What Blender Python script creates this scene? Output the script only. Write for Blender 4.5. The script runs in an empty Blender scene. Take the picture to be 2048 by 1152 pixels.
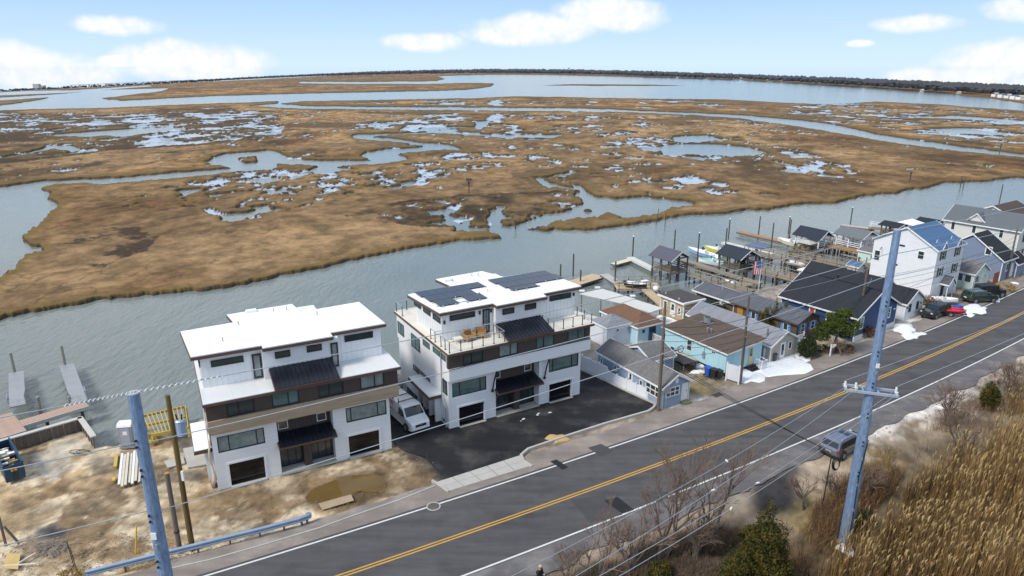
import bpy, bmesh, math, random
import numpy as np
from mathutils import Vector, Matrix

random.seed(11)
S = bpy.context.scene
COL = S.collection

# ------------------------------------------------------------------ camera
CAM_H, FPX, PITCH = 32.0, 1400.0, math.atan(442 / 1400.0)
cam = bpy.data.cameras.new("camera")
cam.sensor_width = 36.0
cam.lens = 36.0 * FPX / 2048.0
cam.clip_start, cam.clip_end = 0.5, 40000.0
cam_ob = bpy.data.objects.new("camera", cam)
COL.objects.link(cam_ob)
cam_ob.location = (0, 0, CAM_H)
cam_ob.rotation_euler = (math.pi / 2 - PITCH, 0, 0)
S.camera = cam_ob

# ------------------------------------------------------------------ world
SUN_EL, SUN_AZ = math.radians(46), math.radians(-124)      # sun off to the left and behind
w = bpy.data.worlds.new("World")
S.world = w
w.use_nodes = True
NT = w.node_tree
for n_ in list(NT.nodes):
    NT.nodes.remove(n_)


class NB:
    """small helper that adds nodes to a tree"""
    def __init__(s, nt):
        s.nt = nt

    def n(s, typ, **kw):
        nd = s.nt.nodes.new(typ)
        for k, v in kw.items():
            setattr(nd, k, v)
        return nd

    def l(s, a, b):
        s.nt.links.new(a, b)

    def put(s, sock, v):
        if isinstance(v, bpy.types.NodeSocket):
            s.l(v, sock)
        else:
            sock.default_value = v

    def m(s, op, a, b=0.0, c=None, clamp=False):
        nd = s.n('ShaderNodeMath', operation=op, use_clamp=clamp)
        s.put(nd.inputs[0], a)
        s.put(nd.inputs[1], b)
        if c is not None:
            s.put(nd.inputs[2], c)
        return nd.outputs[0]

    def mix(s, f, a, b, bt='MIX'):
        nd = s.n('ShaderNodeMix', data_type='RGBA', blend_type=bt)
        s.put(nd.inputs[0], f)
        s.put(nd.inputs[6], a if isinstance(a, bpy.types.NodeSocket) else (*a[:3], 1))
        s.put(nd.inputs[7], b if isinstance(b, bpy.types.NodeSocket) else (*b[:3], 1))
        return nd.outputs[2]

    def noise(s, vec, scale, detail=3, rough=.55, dim='3D'):
        nd = s.n('ShaderNodeTexNoise', noise_dimensions=dim)
        if vec is not None:
            s.l(vec, nd.inputs['Vector'])
        nd.inputs['Scale'].default_value = scale
        nd.inputs['Detail'].default_value = detail
        nd.inputs['Roughness'].default_value = rough
        return nd.outputs[0]

    def ss(s, x, lo, hi, a=0.0, b=1.0):
        nd = s.n('ShaderNodeMapRange', interpolation_type='SMOOTHSTEP')
        s.put(nd.inputs[0], x)
        for i, v in zip((1, 2, 3, 4), (lo, hi, a, b)):
            nd.inputs[i].default_value = v
        return nd.outputs[0]


B = NB(NT)
tc = B.n('ShaderNodeTexCoord').outputs['Generated']
sep = B.n('ShaderNodeSeparateXYZ')
B.l(tc, sep.inputs[0])
sx, sy, sz = sep.outputs
sky = B.n('ShaderNodeTexSky', sky_type='NISHITA', sun_disc=False, sun_elevation=SUN_EL, sun_rotation=SUN_AZ)
ramp = B.n('ShaderNodeValToRGB')
er = ramp.color_ramp
er.elements[0].position = 0.0
er.elements[0].color = (5.5, 7.0, 8.3, 1)
er.elements[1].position = 1.0
er.elements[1].color = (2.0, 3.6, 6.2, 1)
for p_, c_ in ((.04, (4.35, 6.1, 8.0)), (.085, (3.3, 5.2, 7.7)), (.35, (2.7, 4.4, 7.0))):
    e_ = er.elements.new(p_)
    e_.color = (*c_, 1)
B.l(B.m('ABSOLUTE', sz), ramp.inputs[0])
base_sky = B.mix(.9, sky.outputs[0], ramp.outputs[0])
az = B.m('ARCTAN2', sx, sy)
wob = B.noise(tc, 16, 4, .5)
wob2 = B.noise(tc, 60, 4, .6)
clouds = [  # azimuth, elevation (radians), half width, half height
    (-0.5816, -0.0033, 0.0823, 0.0285),
    (-0.5583, -0.0088, 0.0790, 0.0242),
    (-0.6026, 0.0101, 0.0310, 0.0204),
    (-0.4928, 0.0472, 0.0557, 0.0133),
    (-0.4070, 0.0054, 0.0980, 0.0273),
    (-0.4735, 0.0069, 0.0484, 0.0088),
    (-0.1181, 0.0313, 0.0699, 0.0138),
    (0.0375, 0.0504, 0.1024, 0.0232),
    (0.1300, 0.0654, 0.0925, 0.0241),
    (-0.0094, 0.0410, 0.0665, 0.0152),
    (0.4998, 0.0487, 0.0524, 0.0121),
    (0.4401, 0.0273, 0.0181, 0.0051),
    (0.5918, 0.0625, 0.0465, 0.0158),
    (0.5792, 0.0022, 0.0654, 0.0285),
    (0.5399, -0.0118, 0.0843, 0.0135),
    (0.6175, -0.0165, 0.0343, 0.0082)]
field = None
for a_, e_, ra, re_ in clouds:
    dx_ = B.m('DIVIDE', B.m('SUBTRACT', az, a_), ra)
    dy_ = B.m('DIVIDE', B.m('SUBTRACT', sz, e_), re_)
    f_ = B.m('SUBTRACT', 1.0, B.m('ADD', B.m('MULTIPLY', dx_, dx_), B.m('MULTIPLY', dy_, dy_)))
    field = f_ if field is None else B.m('MAXIMUM', field, f_)
nz_ = B.m('ADD', B.m('MULTIPLY', B.m('SUBTRACT', wob, .5), 2.2), B.m('MULTIPLY', B.m('SUBTRACT', wob2, .5), .35))
mask1 = B.ss(B.m('ADD', field, nz_), -.12, .9)
# the same kind of broken cloud goes on overhead
high = B.noise(tc, 3.2, 6, .55)
mask2 = B.m('MULTIPLY', B.ss(high, .44, .58), B.ss(sz, .10, .2))
cmask = B.m('MAXIMUM', mask1, mask2)
ccol = B.mix(B.ss(wob2, .3, .7), (6.9, 7.15, 7.6), (8.1, 8.0, 8.0))
skycol = B.mix(B.m('MULTIPLY', cmask, .93), base_sky, ccol)
bg = B.n('ShaderNodeBackground')
B.l(skycol, bg.inputs[0])
bg.inputs[1].default_value = 0.1
HAZE = 1.5e-5
wo = B.n('ShaderNodeOutputWorld')
B.l(bg.outputs[0], wo.inputs[0])

sun = bpy.data.lights.new("sun", 'SUN')
sun.energy = 2.5
sun.angle = math.radians(14)
sun.color = (1.0, .95, .88)
sun_ob = bpy.data.objects.new("sun", sun)
COL.objects.link(sun_ob)
sd = Vector((math.sin(SUN_AZ) * math.cos(SUN_EL), math.cos(SUN_AZ) * math.cos(SUN_EL), math.sin(SUN_EL)))
sun_ob.rotation_euler = sd.to_track_quat('Z', 'Y').to_euler()
sun_ob.location = (-40, -20, 80)
vs = S.view_settings
vs.view_transform, vs.look, vs.exposure, vs.gamma = 'Standard', 'None', 0.44, 1.0
vs.use_curve_mapping = False
S.cycles.max_bounces = 5
S.cycles.diffuse_bounces = 2
S.cycles.glossy_bounces = 3
S.cycles.transparent_max_bounces = 6
S.cycles.caustics_reflective = S.cycles.caustics_refractive = False

# ------------------------------------------------------------------ lay of the land
RB = 31000.0


def bend(x, y):
    """the far flats fall away gently to both sides"""
    t = np.clip((np.asarray(y, float) - 150.0) / 450.0, 0, 1)
    return -np.asarray(x, float) ** 2 / (2 * RB) * (t * t * (3 - 2 * t))


CP, SP = math.cos(PITCH), math.sin(PITCH)


def site(px, py, z=0.0):
    """survey points: a bearing read from the photograph -> point on the ground (plus z)"""
    u, v = (px - 1024.0) / FPX, (576.0 - py) / FPX
    dx, dy, dz = u, CP + v * SP, -SP + v * CP
    lo, hi = 10.0, 9000.0
    f = lambda t: CAM_H + dz * t - z - float(bend(dx * t, dy * t))
    ts = np.geomspace(10.0, 9000.0, 500)
    neg = np.nonzero(CAM_H + dz * ts - z - bend(dx * ts, dy * ts) < 0)[0]
    if not len(neg):
        return Vector((dx * hi, dy * hi, z + float(bend(dx * hi, dy * hi))))
    hi = float(ts[neg[0]])
    lo = float(ts[neg[0] - 1]) if neg[0] else 5.0
    for _ in range(40):
        mid = .5 * (lo + hi)
        if f(mid) > 0:
            lo = mid
        else:
            hi = mid
    return Vector((dx * hi, dy * hi, z + float(bend(dx * hi, dy * hi))))


def sites(pts, z=0.0):
    return [site(p[0], p[1], z) for p in pts]


def height_at(x, y, py):
    v = (576.0 - py) / FPX
    return (v * y * CP - y * SP) / (CP + v * SP) + CAM_H


def hsh(ix, iy, seed):
    h = (ix.astype(np.int64) * 374761393 + iy.astype(np.int64) * 668265263 + seed * 1442695041) & 0xffffffff
    h = ((h ^ (h >> 13)) * 1274126177) & 0xffffffff
    h = h ^ (h >> 16)
    return (h & 0xffff) / 65535.0


def vnoise(x, y, seed=0):
    x0, y0 = np.floor(x), np.floor(y)
    fx, fy = x - x0, y - y0
    fx, fy = fx * fx * (3 - 2 * fx), fy * fy * (3 - 2 * fy)
    a, b = hsh(x0, y0, seed), hsh(x0 + 1, y0, seed)
    c, d = hsh(x0, y0 + 1, seed), hsh(x0 + 1, y0 + 1, seed)
    return (a * (1 - fx) + b * fx) * (1 - fy) + (c * (1 - fx) + d * fx) * fy


def fbm(x, y, seed=0, octs=4, gain=.5):
    t, amp, tot = 0.0, 1.0, 0.0
    for i in range(octs):
        t = t + amp * vnoise(x * 2 ** i + 17.3 * i, y * 2 ** i - 9.1 * i, seed + i)
        tot += amp
        amp *= gain
    return t / tot


def cs(n, k=2.4):
    return np.clip((n - .5) * k + .5, 0, 1)


def inside(x, y, poly):
    r = np.zeros(x.shape, bool)
    P_ = np.array([(p[0], p[1]) for p in poly])
    bb = (x >= P_[:, 0].min()) & (x <= P_[:, 0].max()) & (y >= P_[:, 1].min()) & (y <= P_[:, 1].max())
    if not bb.any():
        return r
    xs, ys = x[bb], y[bb]
    rr = np.zeros(xs.shape, bool)
    n = len(P_)
    for i in range(n):
        x1, y1 = P_[i]
        x2, y2 = P_[(i + 1) % n]
        if y1 == y2:
            continue
        c = ((y1 > ys) != (y2 > ys))
        rr ^= c & (xs < (x2 - x1) * (ys - y1) / (y2 - y1) + x1)
    r[bb] = rr
    return r


def sm(t, a, b):
    t = np.clip((t - a) / (b - a), 0, 1)
    return t * t * (3 - 2 * t)


def grid_object(name, X, Y, Z, mat, cols=None, kind='structure', smooth=True, keep=None):
    """X, Y, Z are (rows, columns) arrays"""
    R_, C_ = X.shape
    me = bpy.data.meshes.new(name)
    co = np.stack([X, Y, Z], -1).reshape(-1, 3).astype(np.float32)
    i = np.arange(R_ * C_).reshape(R_, C_)
    q = np.stack([i[:-1, :-1], i[:-1, 1:], i[1:, 1:], i[1:, :-1]], -1).reshape(-1, 4)
    if keep is not None:
        q = q[keep.reshape(-1)[q].any(1)]
    me.vertices.add(len(co))
    me.vertices.foreach_set('co', co.ravel())
    me.loops.add(q.size)
    me.loops.foreach_set('vertex_index', q.ravel().astype(np.int32))
    me.polygons.add(len(q))
    me.polygons.foreach_set('loop_start', np.arange(0, q.size, 4, dtype=np.int32))
    me.polygons.foreach_set('loop_total', np.full(len(q), 4, np.int32))
    me.update(calc_edges=True)
    me.polygons.foreach_set('use_smooth', np.full(len(q), smooth, bool))
    if cols is not None:
        at = me.color_attributes.new('Col', 'FLOAT_COLOR', 'POINT')
        c4 = np.ones((len(co), 4), np.float32)
        c4[:, :3] = cols.reshape(-1, 3)
        at.data.foreach_set('color', c4.ravel())
    me.materials.append(mat)
    o = bpy.data.objects.new(name, me)
    COL.objects.link(o)
    if kind:
        o['kind'] = kind
    return o


# ------------------------------------------------------------------ materials
MATS = {}


def mat(name, col=(.5, .5, .5), rough=.6, metal=0.0, var=.12, vs=1.5, fine=.0, fs=30, bump=0.0, bs=20, lines=None, spec=.5, col2=None, attr=False,
        stretch=None, coat=0.0, det=4):
    if name in MATS:
        return MATS[name]
    m = bpy.data.materials.new(name)
    m.use_nodes = True
    b = NB(m.node_tree)
    p = m.node_tree.nodes['Principled BSDF']
    vec = b.n('ShaderNodeTexCoord').outputs['Object']
    if stretch:
        mp = b.n('ShaderNodeMapping')
        mp.inputs['Scale'].default_value = stretch
        b.l(vec, mp.inputs[0])
        svec = mp.outputs[0]
    else:
        svec = vec
    if attr:
        a = b.n('ShaderNodeVertexColor', layer_name='Col')
        c = a.outputs[0]
    else:
        rgb = b.n('ShaderNodeRGB')
        rgb.outputs[0].default_value = (*col, 1)
        c = rgb.outputs[0]
    n1 = b.noise(svec, vs, det, .55 if det < 6 else .68)
    if col2 is not None:
        c = b.mix(b.ss(n1, .35, .65), c, col2)
    f = b.m('ADD', 1.0, b.m('MULTIPLY', b.m('SUBTRACT', n1, .5), 2.4 * var))
    if fine:
        n2 = b.noise(svec, fs, 3, .7)
        f = b.m('MULTIPLY', f, b.m('ADD', 1.0, b.m('MULTIPLY', b.m('SUBTRACT', n2, .5), 2.4 * fine)))
    hgt = None
    if lines:
        ax, sp, wd, dk = lines
        se = b.n('ShaderNodeSeparateXYZ')
        b.l(vec, se.inputs[0])
        k = {'X': se.outputs[0], 'Y': se.outputs[1], 'Z': se.outputs[2]}
        cval = b.m('ADD', se.outputs[0], se.outputs[1]) if ax == 'XY' else k[ax]
        fr = b.m('FRACT', b.m('DIVIDE', cval, sp))
        hgt = b.m('LESS_THAN', fr, wd)
        f = b.m('MULTIPLY', f, b.m('SUBTRACT', 1.0, b.m('MULTIPLY', hgt, dk)))
        # each board a slightly different tone
        wn = b.n('ShaderNodeTexWhiteNoise', noise_dimensions='1D')
        b.l(b.m('FLOOR', b.m('DIVIDE', cval, sp)), wn.inputs['W'])
        f = b.m('MULTIPLY', f, b.m('ADD', 1 - .4 * var, b.m('MULTIPLY', wn.outputs[0], .8 * var)))
    vm = b.n('ShaderNodeVectorMath', operation='SCALE')
    b.l(c, vm.inputs[0])
    b.l(f, vm.inputs['Scale'])
    b.l(vm.outputs[0], p.inputs['Base Color'])
    p.inputs['Roughness'].default_value = rough
    p.inputs['Metallic'].default_value = metal
    p.inputs['Specular IOR Level'].default_value = spec
    p.inputs['Coat Weight'].default_value = coat
    if bump:
        bp = b.n('ShaderNodeBump')
        bp.inputs['Strength'].default_value = bump
        bp.inputs['Distance'].default_value = .05
        b.l(b.noise(svec, bs, 4, .65), bp.inputs['Height'])
        b.l(bp.outputs[0], p.inputs['Normal'])
    MATS[name] = m
    return m


def glass(name, col=(.02, .035, .04), rough=.06):
    if name in MATS:
        return MATS[name]
    m = mat(name, col, rough, var=.5, vs=.9, spec=.8)
    return m
# ------------------------------------------------------------------ water
WL = -0.9
wm = bpy.data.materials.new('creek_water')
wm.use_nodes = True
b = NB(wm.node_tree)
p = wm.node_tree.nodes['Principled BSDF']
geo = b.n('ShaderNodeNewGeometry')
pos = geo.outputs['Position']
mp = b.n('ShaderNodeMapping')
mp.inputs['Rotation'].default_value = (0, 0, math.radians(-35))
mp.inputs['Scale'].default_value = (1, .38, 1)
b.l(pos, mp.inputs[0])
big = b.noise(pos, .02, 3)
rip = b.noise(mp.outputs[0], 1.25, 3, .6)
rip2 = b.noise(mp.outputs[0], .22, 4, .6)
col = b.mix(b.ss(big, .35, .65), (.150, .172, .156), (.182, .205, .188))
b.l(col, p.inputs['Base Color'])
p.inputs['Roughness'].default_value = .13
p.inputs['IOR'].default_value = 1.33
bp = b.n('ShaderNodeBump')
bp.inputs['Strength'].default_value = .6
bp.inputs['Distance'].default_value = .22
b.l(b.m('ADD', rip, b.m('MULTIPLY', rip2, 1.6)), bp.inputs['Height'])
b.l(bp.outputs[0], p.inputs['Normal'])

tv = np.linspace(-1.12, 1.12, 181)
rv = np.concatenate([np.linspace(10, 200, 24), np.geomspace(208, 9000, 130)])
XX, YY = rv[:, None] * tv[None, :], np.repeat(rv[:, None], len(tv), 1)
grid_object('water', XX, YY, WL + bend(XX, YY), wm)

# ------------------------------------------------------------------ salt marsh across the creek
edge_s = [(-300, 690), (0, 627), (60, 612), (120, 607), (200, 590), (300, 578), (400, 572), (480, 560), (560, 540), (640, 527), (720, 510), (800, 492), (880, 480),
          (950, 472), (1005, 468), (1039, 449), (1049, 451), (1088, 454), (1147, 453), (1205, 450), (1264, 443), (1323, 432), (1362, 425), (1446, 420), (1519, 412),
          (1592, 401), (1665, 398), (1702, 392), (1756, 383), (1800, 381), (1822, 376), (1870, 365), (1899, 359), (1976, 358), (2005, 354), (2048, 350), (2500, 300)]
creek = edge_s + [(2900, 1100), (-900, 1100)]
lagoon = [(-300, 385), (0, 368), (35, 364), (83, 358), (156, 354), (243, 349), (347, 340), (417, 335), (462, 332), (424, 326), (406, 320), (417, 311), (451, 303), (503, 299),
          (535, 296), (556, 300), (573, 306), (576, 313), (625, 316), (698, 317), (748, 316), (729, 307), (741, 299), (776, 294), (819, 293), (854, 289), (823, 284), (764, 279),
          (717, 274), (705, 269), (717, 265.5), (776, 264), (819, 263), (873, 260), (912, 260), (940, 264), (983, 267), (1060, 265), (1123, 267), (1108, 273), (990, 272),
          (944, 267.5), (873, 264), (776, 267), (748, 270), (787, 274), (842, 281), (897, 286), (930, 295), (920, 299), (889, 296), (819, 302), (791, 305), (819, 314),
          (795, 319), (768, 324), (717, 326), (670, 330), (725, 334), (670, 340), (600, 342), (635, 328), (590, 325), (549, 323), (552, 328), (542, 335), (469, 340),
          (347, 353), (278, 358), (208, 364), (156, 363), (115, 365), (83, 372), (101, 382), (94, 394), (122, 403), (97, 424), (66, 455), (49, 469), (90, 495), (60, 502),
          (30, 520), (10, 545), (-40, 575), (-300, 640)]
hook = [(469, 313), (490, 309), (510, 308), (514, 319), (490, 321)]
inlet = [(1006, 469), (973, 457), (932, 457), (909, 461), (920, 447), (946, 431), (945, 446), (973, 450), (1030, 441), (1080, 426), (1139, 414), (1162, 400), (1150, 386), (1155, 377),
         (1100, 371), (1070, 360), (1064, 350), (1096, 349), (1127, 341), (1155, 340), (1123, 350), (1088, 353), (1110, 366), (1151, 371), (1139, 359), (1170, 375), (1186, 385),
         (1233, 392), (1287, 387), (1354, 394), (1393, 402), (1377, 409), (1342, 410), (1323, 420), (1264, 431), (1225, 432), (1186, 426), (1108, 439), (1088, 447), (1039, 452), (1020, 470)]
isl = [[(1160, 432), (1190, 427), (1215, 420), (1235, 424), (1250, 430), (1200, 437)], [(1100, 437), (1130, 430), (1142, 424), (1125, 432)], [(1160, 413), (1182, 411), (1180, 414), (1162, 415)]]
bay = [(600, 163), (700, 163.5), (873, 162), (893, 157), (873, 152), (990, 149), (1100, 149.5), (1186, 152), (1300, 154), (1483, 159), (1629, 168), (1720, 173), (1848, 182), (1976, 195), (2048, 205),
       (2500, 262), (2500, 280), (2048, 220), (1884, 208), (1756, 202), (1647, 207), (1577, 204), (1446, 197.6), (1300, 196), (1186, 194), (1026, 191), (951, 195), (717, 199),
       (600, 201), (556, 206), (560, 200), (497, 203), (347, 208), (208, 214), (0, 219), (-300, 232), (-300, 210), (0, 194), (104, 188), (208, 179), (340, 175.5), (312, 182),
       (222, 193), (201, 195), (243, 200), (417, 191), (560, 187), (700, 184), (860, 181), (936, 179), (980, 172), (990, 166), (940, 165), (860, 167), (700, 167), (600, 166)]
leftisl = [(-100, 206), (0, 200), (104, 193), (80, 199), (0, 210), (-100, 216)]
bar = [(1075, 170), (1140, 167.5), (1260, 168), (1378, 170), (1300, 171), (1150, 170.5)]
farleft = [(-300, 206), (0, 184), (60, 181), (140, 180), (300, 170), (300, 172), (130, 185), (0, 190), (-300, 214)]
channel = [(497, 210), (556, 205), (575, 207), (600, 210), (795, 212), (990, 213), (1186, 215), (1300, 220), (1400, 224), (1483, 228), (1592, 237), (1665, 246), (1756, 266), (1848, 279),
           (2048, 305), (2500, 366), (2500, 378), (2048, 312), (1884, 295.5), (1775, 281), (1702, 268), (1592, 250), (1483, 235), (1400, 229), (1264, 222.6), (1069, 220), (834, 218), (600, 215.5)]
ponds = [[(94, 267.5), (174, 260.5), (299, 252), (368, 252), (330, 259), (243, 271), (222, 267.5), (174, 271), (115, 270)],
         [(0, 312), (50, 303), (83, 295), (105, 287), (140, 288), (156, 297), (140, 301), (110, 294), (80, 301), (30, 310), (-60, 318)],
         [(951, 252), (953, 240), (975, 239), (969, 252)], [(827, 256), (870, 252), (951, 251), (965, 253), (870, 256)],
         [(1306, 290), (1345, 285), (1420, 284), (1500, 291), (1530, 300), (1510, 309), (1440, 308), (1330, 305)],
         [(1345, 270), (1420, 267), (1440, 277), (1400, 283), (1350, 281)],
         [(340, 379), (370, 373), (402, 371), (395, 379), (372, 384)], [(500, 353), (550, 349), (570, 356), (520, 362)],
         [(1290, 236), (1180, 235), (1120, 233), (960, 228), (790, 226), (900, 226), (1000, 228), (1100, 231)],
         [(1511, 381), (1535, 379), (1555, 383), (1548, 386), (1520, 385)], [(430, 433), (470, 430), (500, 424), (480, 434), (450, 441)],
         [(1760, 234), (1920, 229), (2048, 239), (2048, 242), (1900, 235)], [(1850, 255), (1930, 253), (2030, 268), (1980, 268), (1900, 262)]]
zones = [([(230, 400), (310, 372), (430, 345), (560, 335), (700, 340), (880, 320), (905, 345), (840, 372), (700, 385), (560, 420), (460, 440), (390, 410), (260, 412)], 1.05, 4.2),
         ([(1255, 275), (1330, 258), (1450, 262), (1520, 285), (1620, 300), (1720, 335), (1700, 352), (1560, 345), (1440, 322), (1300, 305)], 1.1, 6),
         ([(740, 420), (860, 395), (1060, 385), (1170, 385), (1165, 412), (1060, 430), (960, 455), (830, 440)], .95, 4.5),
         ([(-100, 330), (-100, 225), (220, 225), (450, 212), (580, 228), (560, 270), (380, 285), (230, 295), (100, 310)], .85, 14),
         ([(700, 250), (860, 225), (1290, 228), (1300, 262), (1150, 278), (960, 276), (840, 262)], .55, 14), ([(840, 325), (880, 305), (1080, 300), (1120, 325), (960, 332)], 1.0, 6),
         ([(1480, 215), (1700, 205), (2048, 222), (2300, 262), (2300, 285), (1980, 285), (1720, 250), (1560, 230)], .55, 14), ([(1280, 352), (1400, 350), (1490, 372), (1480, 385), (1330, 372)], .8, 5),
         ([(560, 205), (1000, 198), (1400, 200), (1500, 218), (1000, 210)], .35, 20), ([(1000, 285), (1290, 280), (1300, 300), (1150, 300)], .3, 8), ([(-200, 365), (-200, 225), (600, 215), (1400, 225), (2300, 290), (2300, 330), (1700, 370), (1200, 400), (900, 380), (400, 345)], -.95, 5)]
mudzones = [([(690, 430), (800, 400), (960, 385), (1160, 378), (1165, 410), (1070, 430), (990, 455), (820, 450)], .97), ([(-100, 330), (-100, 232), (220, 228), (450, 215), (560, 235), (540, 275), (380, 290), (230, 298), (60, 322)], .92),
            ([(1020, 345), (1170, 325), (1380, 328), (1340, 345), (1180, 352), (1080, 372)], .6), ([(1620, 262), (1800, 285), (1990, 310), (1900, 325), (1750, 305), (1640, 282)], .5),
            ([(800, 262), (1180, 245), (1250, 262), (1100, 285), (900, 280)], .4), ([(1300, 197), (1540, 200), (1700, 218), (1650, 235), (1450, 215)], .45), ([(110, 500), (170, 462), (260, 452), (330, 468), (270, 500), (160, 525)], .0),
            ([(0, 170), (600, 150), (900, 152), (880, 165), (500, 172), (0, 200)], .35)]

tv = np.linspace(-1.0, 1.0, 1000)
pyrow = np.concatenate([np.arange(690, 420, -1.1), np.arange(420, 250, -.75), np.arange(250, 139, -.55)])
v_ = (576 - pyrow) / FPX
rv = CAM_H * (CP + v_ * SP) / (SP - v_ * CP)
rv = rv[(rv > 0) & (rv < 5200)]
rv = np.concatenate([rv, np.geomspace(rv[-1] * 1.04, 9500, 14)])
XX, YY = rv[:, None] * tv[None, :], np.repeat(rv[:, None], len(tv), 1)
amp = np.clip(.012 * YY, 1.2, 16)
ws = np.clip(.035 * YY, 3, 60)
fine_x = fbm(XX / 1.5, YY / 1.5, 15, 4, .7) - .5
fine_y = fbm(XX / 1.5 + 9, YY / 1.5, 16, 4, .7) - .5
WX = 2.0 * fine_x + XX + amp * 2 * (fbm(XX / ws, YY / ws, 5, 6, .68) - .5)
WY = 2.0 * fine_y + YY + amp * 3.4 * (fbm(XX / ws + 50, YY / ws, 9, 6, .68) - .5)
water = np.zeros(XX.shape, bool)
for pl in (creek, lagoon, inlet, bay, farleft, channel, *ponds):
    water |= inside(WX, WY, sites(pl))
for pl in (hook, leftisl, bar, *isl):
    water &= ~inside(WX, WY, sites(pl))
mainwater = water.copy()
poolf = np.full(XX.shape, -1.0)
for pl, dens, sc in zones:
    msk = inside(WX, WY, sites(pl))
    nn = fbm(XX / (sc * .8), YY / (sc * 1.15), 21, 5, .62)
    nn2 = fbm(XX / (sc * 5), YY / (sc * 6), 33, 2)
    poolf = np.maximum(poolf, np.where(msk, nn + .34 * (nn2 - .5) - (.632 - .080 * dens), -1))
water |= poolf > 0
far = YY > 2500
wf = water.astype(float)
near_w = wf.copy()
for _ in range(9):
    q = near_w.copy()
    q[1:] += near_w[:-1]
    q[:-1] += near_w[1:]
    q[:, 1:] += near_w[:, :-1]
    q[:, :-1] += near_w[:, 1:]
    near_w = q / 5
q = wf.copy()
q[1:-1, 1:-1] = (wf[1:-1, 1:-1] * 2 + wf[:-2, 1:-1] + wf[2:, 1:-1] + wf[1:-1, :-2] + wf[1:-1, 2:]) / 6
bed = q
tuss = fbm(XX / 1.6, YY / 1.6, 3, 3)
top = -.30 + .30 * (tuss - .5) + .12 * (fbm(XX / 9, YY / 9, 4, 3) - .5)
pooldepth = np.where(mainwater, -2.4, -1.5)
ZZ = top * (1 - bed) + pooldepth * bed + bend(XX, YY)
# own colour of the grass, the peat banks and the mud pans
g1 = fbm(XX / 26, YY / 26, 41, 5, .6)
g2 = fbm(XX / 5, YY / 5, 42, 4, .6)
g3 = fbm(XX / 90, YY / 160, 43, 4)
tan_ = np.array([.350, .212, .096])
tan2 = np.array([.205, .108, .044])
tan3 = np.array([.330, .215, .112])
mud = np.array([.062, .044, .030])
olive = np.array([.150, .098, .034])
t1 = sm(g1, .38, .66)[..., None]
C = tan_ * (1 - t1) + tan2 * t1
t3 = sm(g3, .45, .62)[..., None] * .6
C = C * (1 - t3) + tan3 * t3
C = C * (0.62 + .70 * cs(fbm(XX / 3.2, YY / 4.0, 42, 5, .7), 2.6)[..., None])
C = C * (0.80 + .40 * cs(fbm(XX / 18, YY / 20, 46, 5, .7), 2.6)[..., None])
mz = np.zeros(XX.shape)
for pl, st in mudzones:
    mz = np.maximum(mz, inside(WX + 3 * amp * (g1 - .5), WY, sites(pl)) * st)
crk = inside(WX + 9 * (g1 - .5), WY + 14 * (fbm(XX / 8, YY / 8, 52, 4, .6) - .5), sites([(110, 505), (160, 465), (260, 450), (335, 466), (280, 502), (170, 530)]))
crk = crk * sm(fbm(XX / 7, YY / 5, 53, 6, .72), .48, .58) * .9
mz = np.where(mz > 0, mz * sm(fbm(XX / 15, YY / 22, 51, 5, .66), .2, .45), 0)
streak = sm(fbm(XX / 26, YY / 40, 61, 5, .66), .55, .72) * .85 * sm(YY, 130, 260)
streak = np.maximum(streak, sm(fbm(XX / 70, YY / 60, 62, 5, .66), .56, .68) * .75 * sm(YY, 200, 400))
rid = np.abs(fbm(XX / 38, YY / 44, 63, 5, .6) - .5)
streak = np.maximum(streak, (1 - sm(rid, .004, .016)) * .75 * sm(YY, 150, 260))
rid2 = np.abs(fbm(XX / 14 + 30, YY / 16, 64, 4, .6) - .5)
streak = np.maximum(streak, (1 - sm(rid2, .003, .014)) * .45)
mz = np.maximum(np.maximum(mz, streak), crk)[..., None]
C = C * (1 - mz) + mud * mz


def boxblur(a, r, ax):
    c = np.cumsum(np.pad(a, [(r + 1, r) if i == ax else (0, 0) for i in (0, 1)], mode='edge'), ax)
    n = a.shape[ax]
    return (np.take(c, np.arange(2 * r + 1, 2 * r + 1 + n), ax) - np.take(c, np.arange(0, n), ax)) / (2 * r + 1)


wide = mainwater.astype(float)
for _ in range(2):
    wide = boxblur(boxblur(wide, 6, 0), 7, 1)
rag = cs(fbm(XX / 4, YY / 4, 47, 5, .7), 2.4)
bank = np.clip(near_w * 2.0 * (.45 + 1.1 * g2), 0, 1)
fringe = sm(wide * (.55 + .9 * rag), 0.01, .26)
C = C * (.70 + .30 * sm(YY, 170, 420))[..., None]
oz = (np.maximum(sm(bank, .02, .35) * .7, fringe * .85))[..., None]
C = C * (1 - oz) + olive * oz
bz = (sm(bank, .3, .8) * .9)[..., None]
C = C * (1 - bz) + mud * bz
# flat pale sheets over the pools, the sky's reflection put into their colour
pool_sheen = ((poolf > .008) & (fbm(XX / 9, YY / 10, 71, 4) > .44) & ~mainwater)
ZZ = np.where(pool_sheen, WL + .03 + bend(XX, YY), ZZ)
C = np.where(pool_sheen[..., None], np.array([.40, .46, .53]), C)
mm = mat('marsh_grass', rough=.95, attr=True, var=.42, vs=.40, det=8, fine=.42, fs=4.5, bump=.8, bs=3.0, spec=.1)
grid_object('salt_marsh', XX, YY, ZZ, mm, C)

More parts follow.
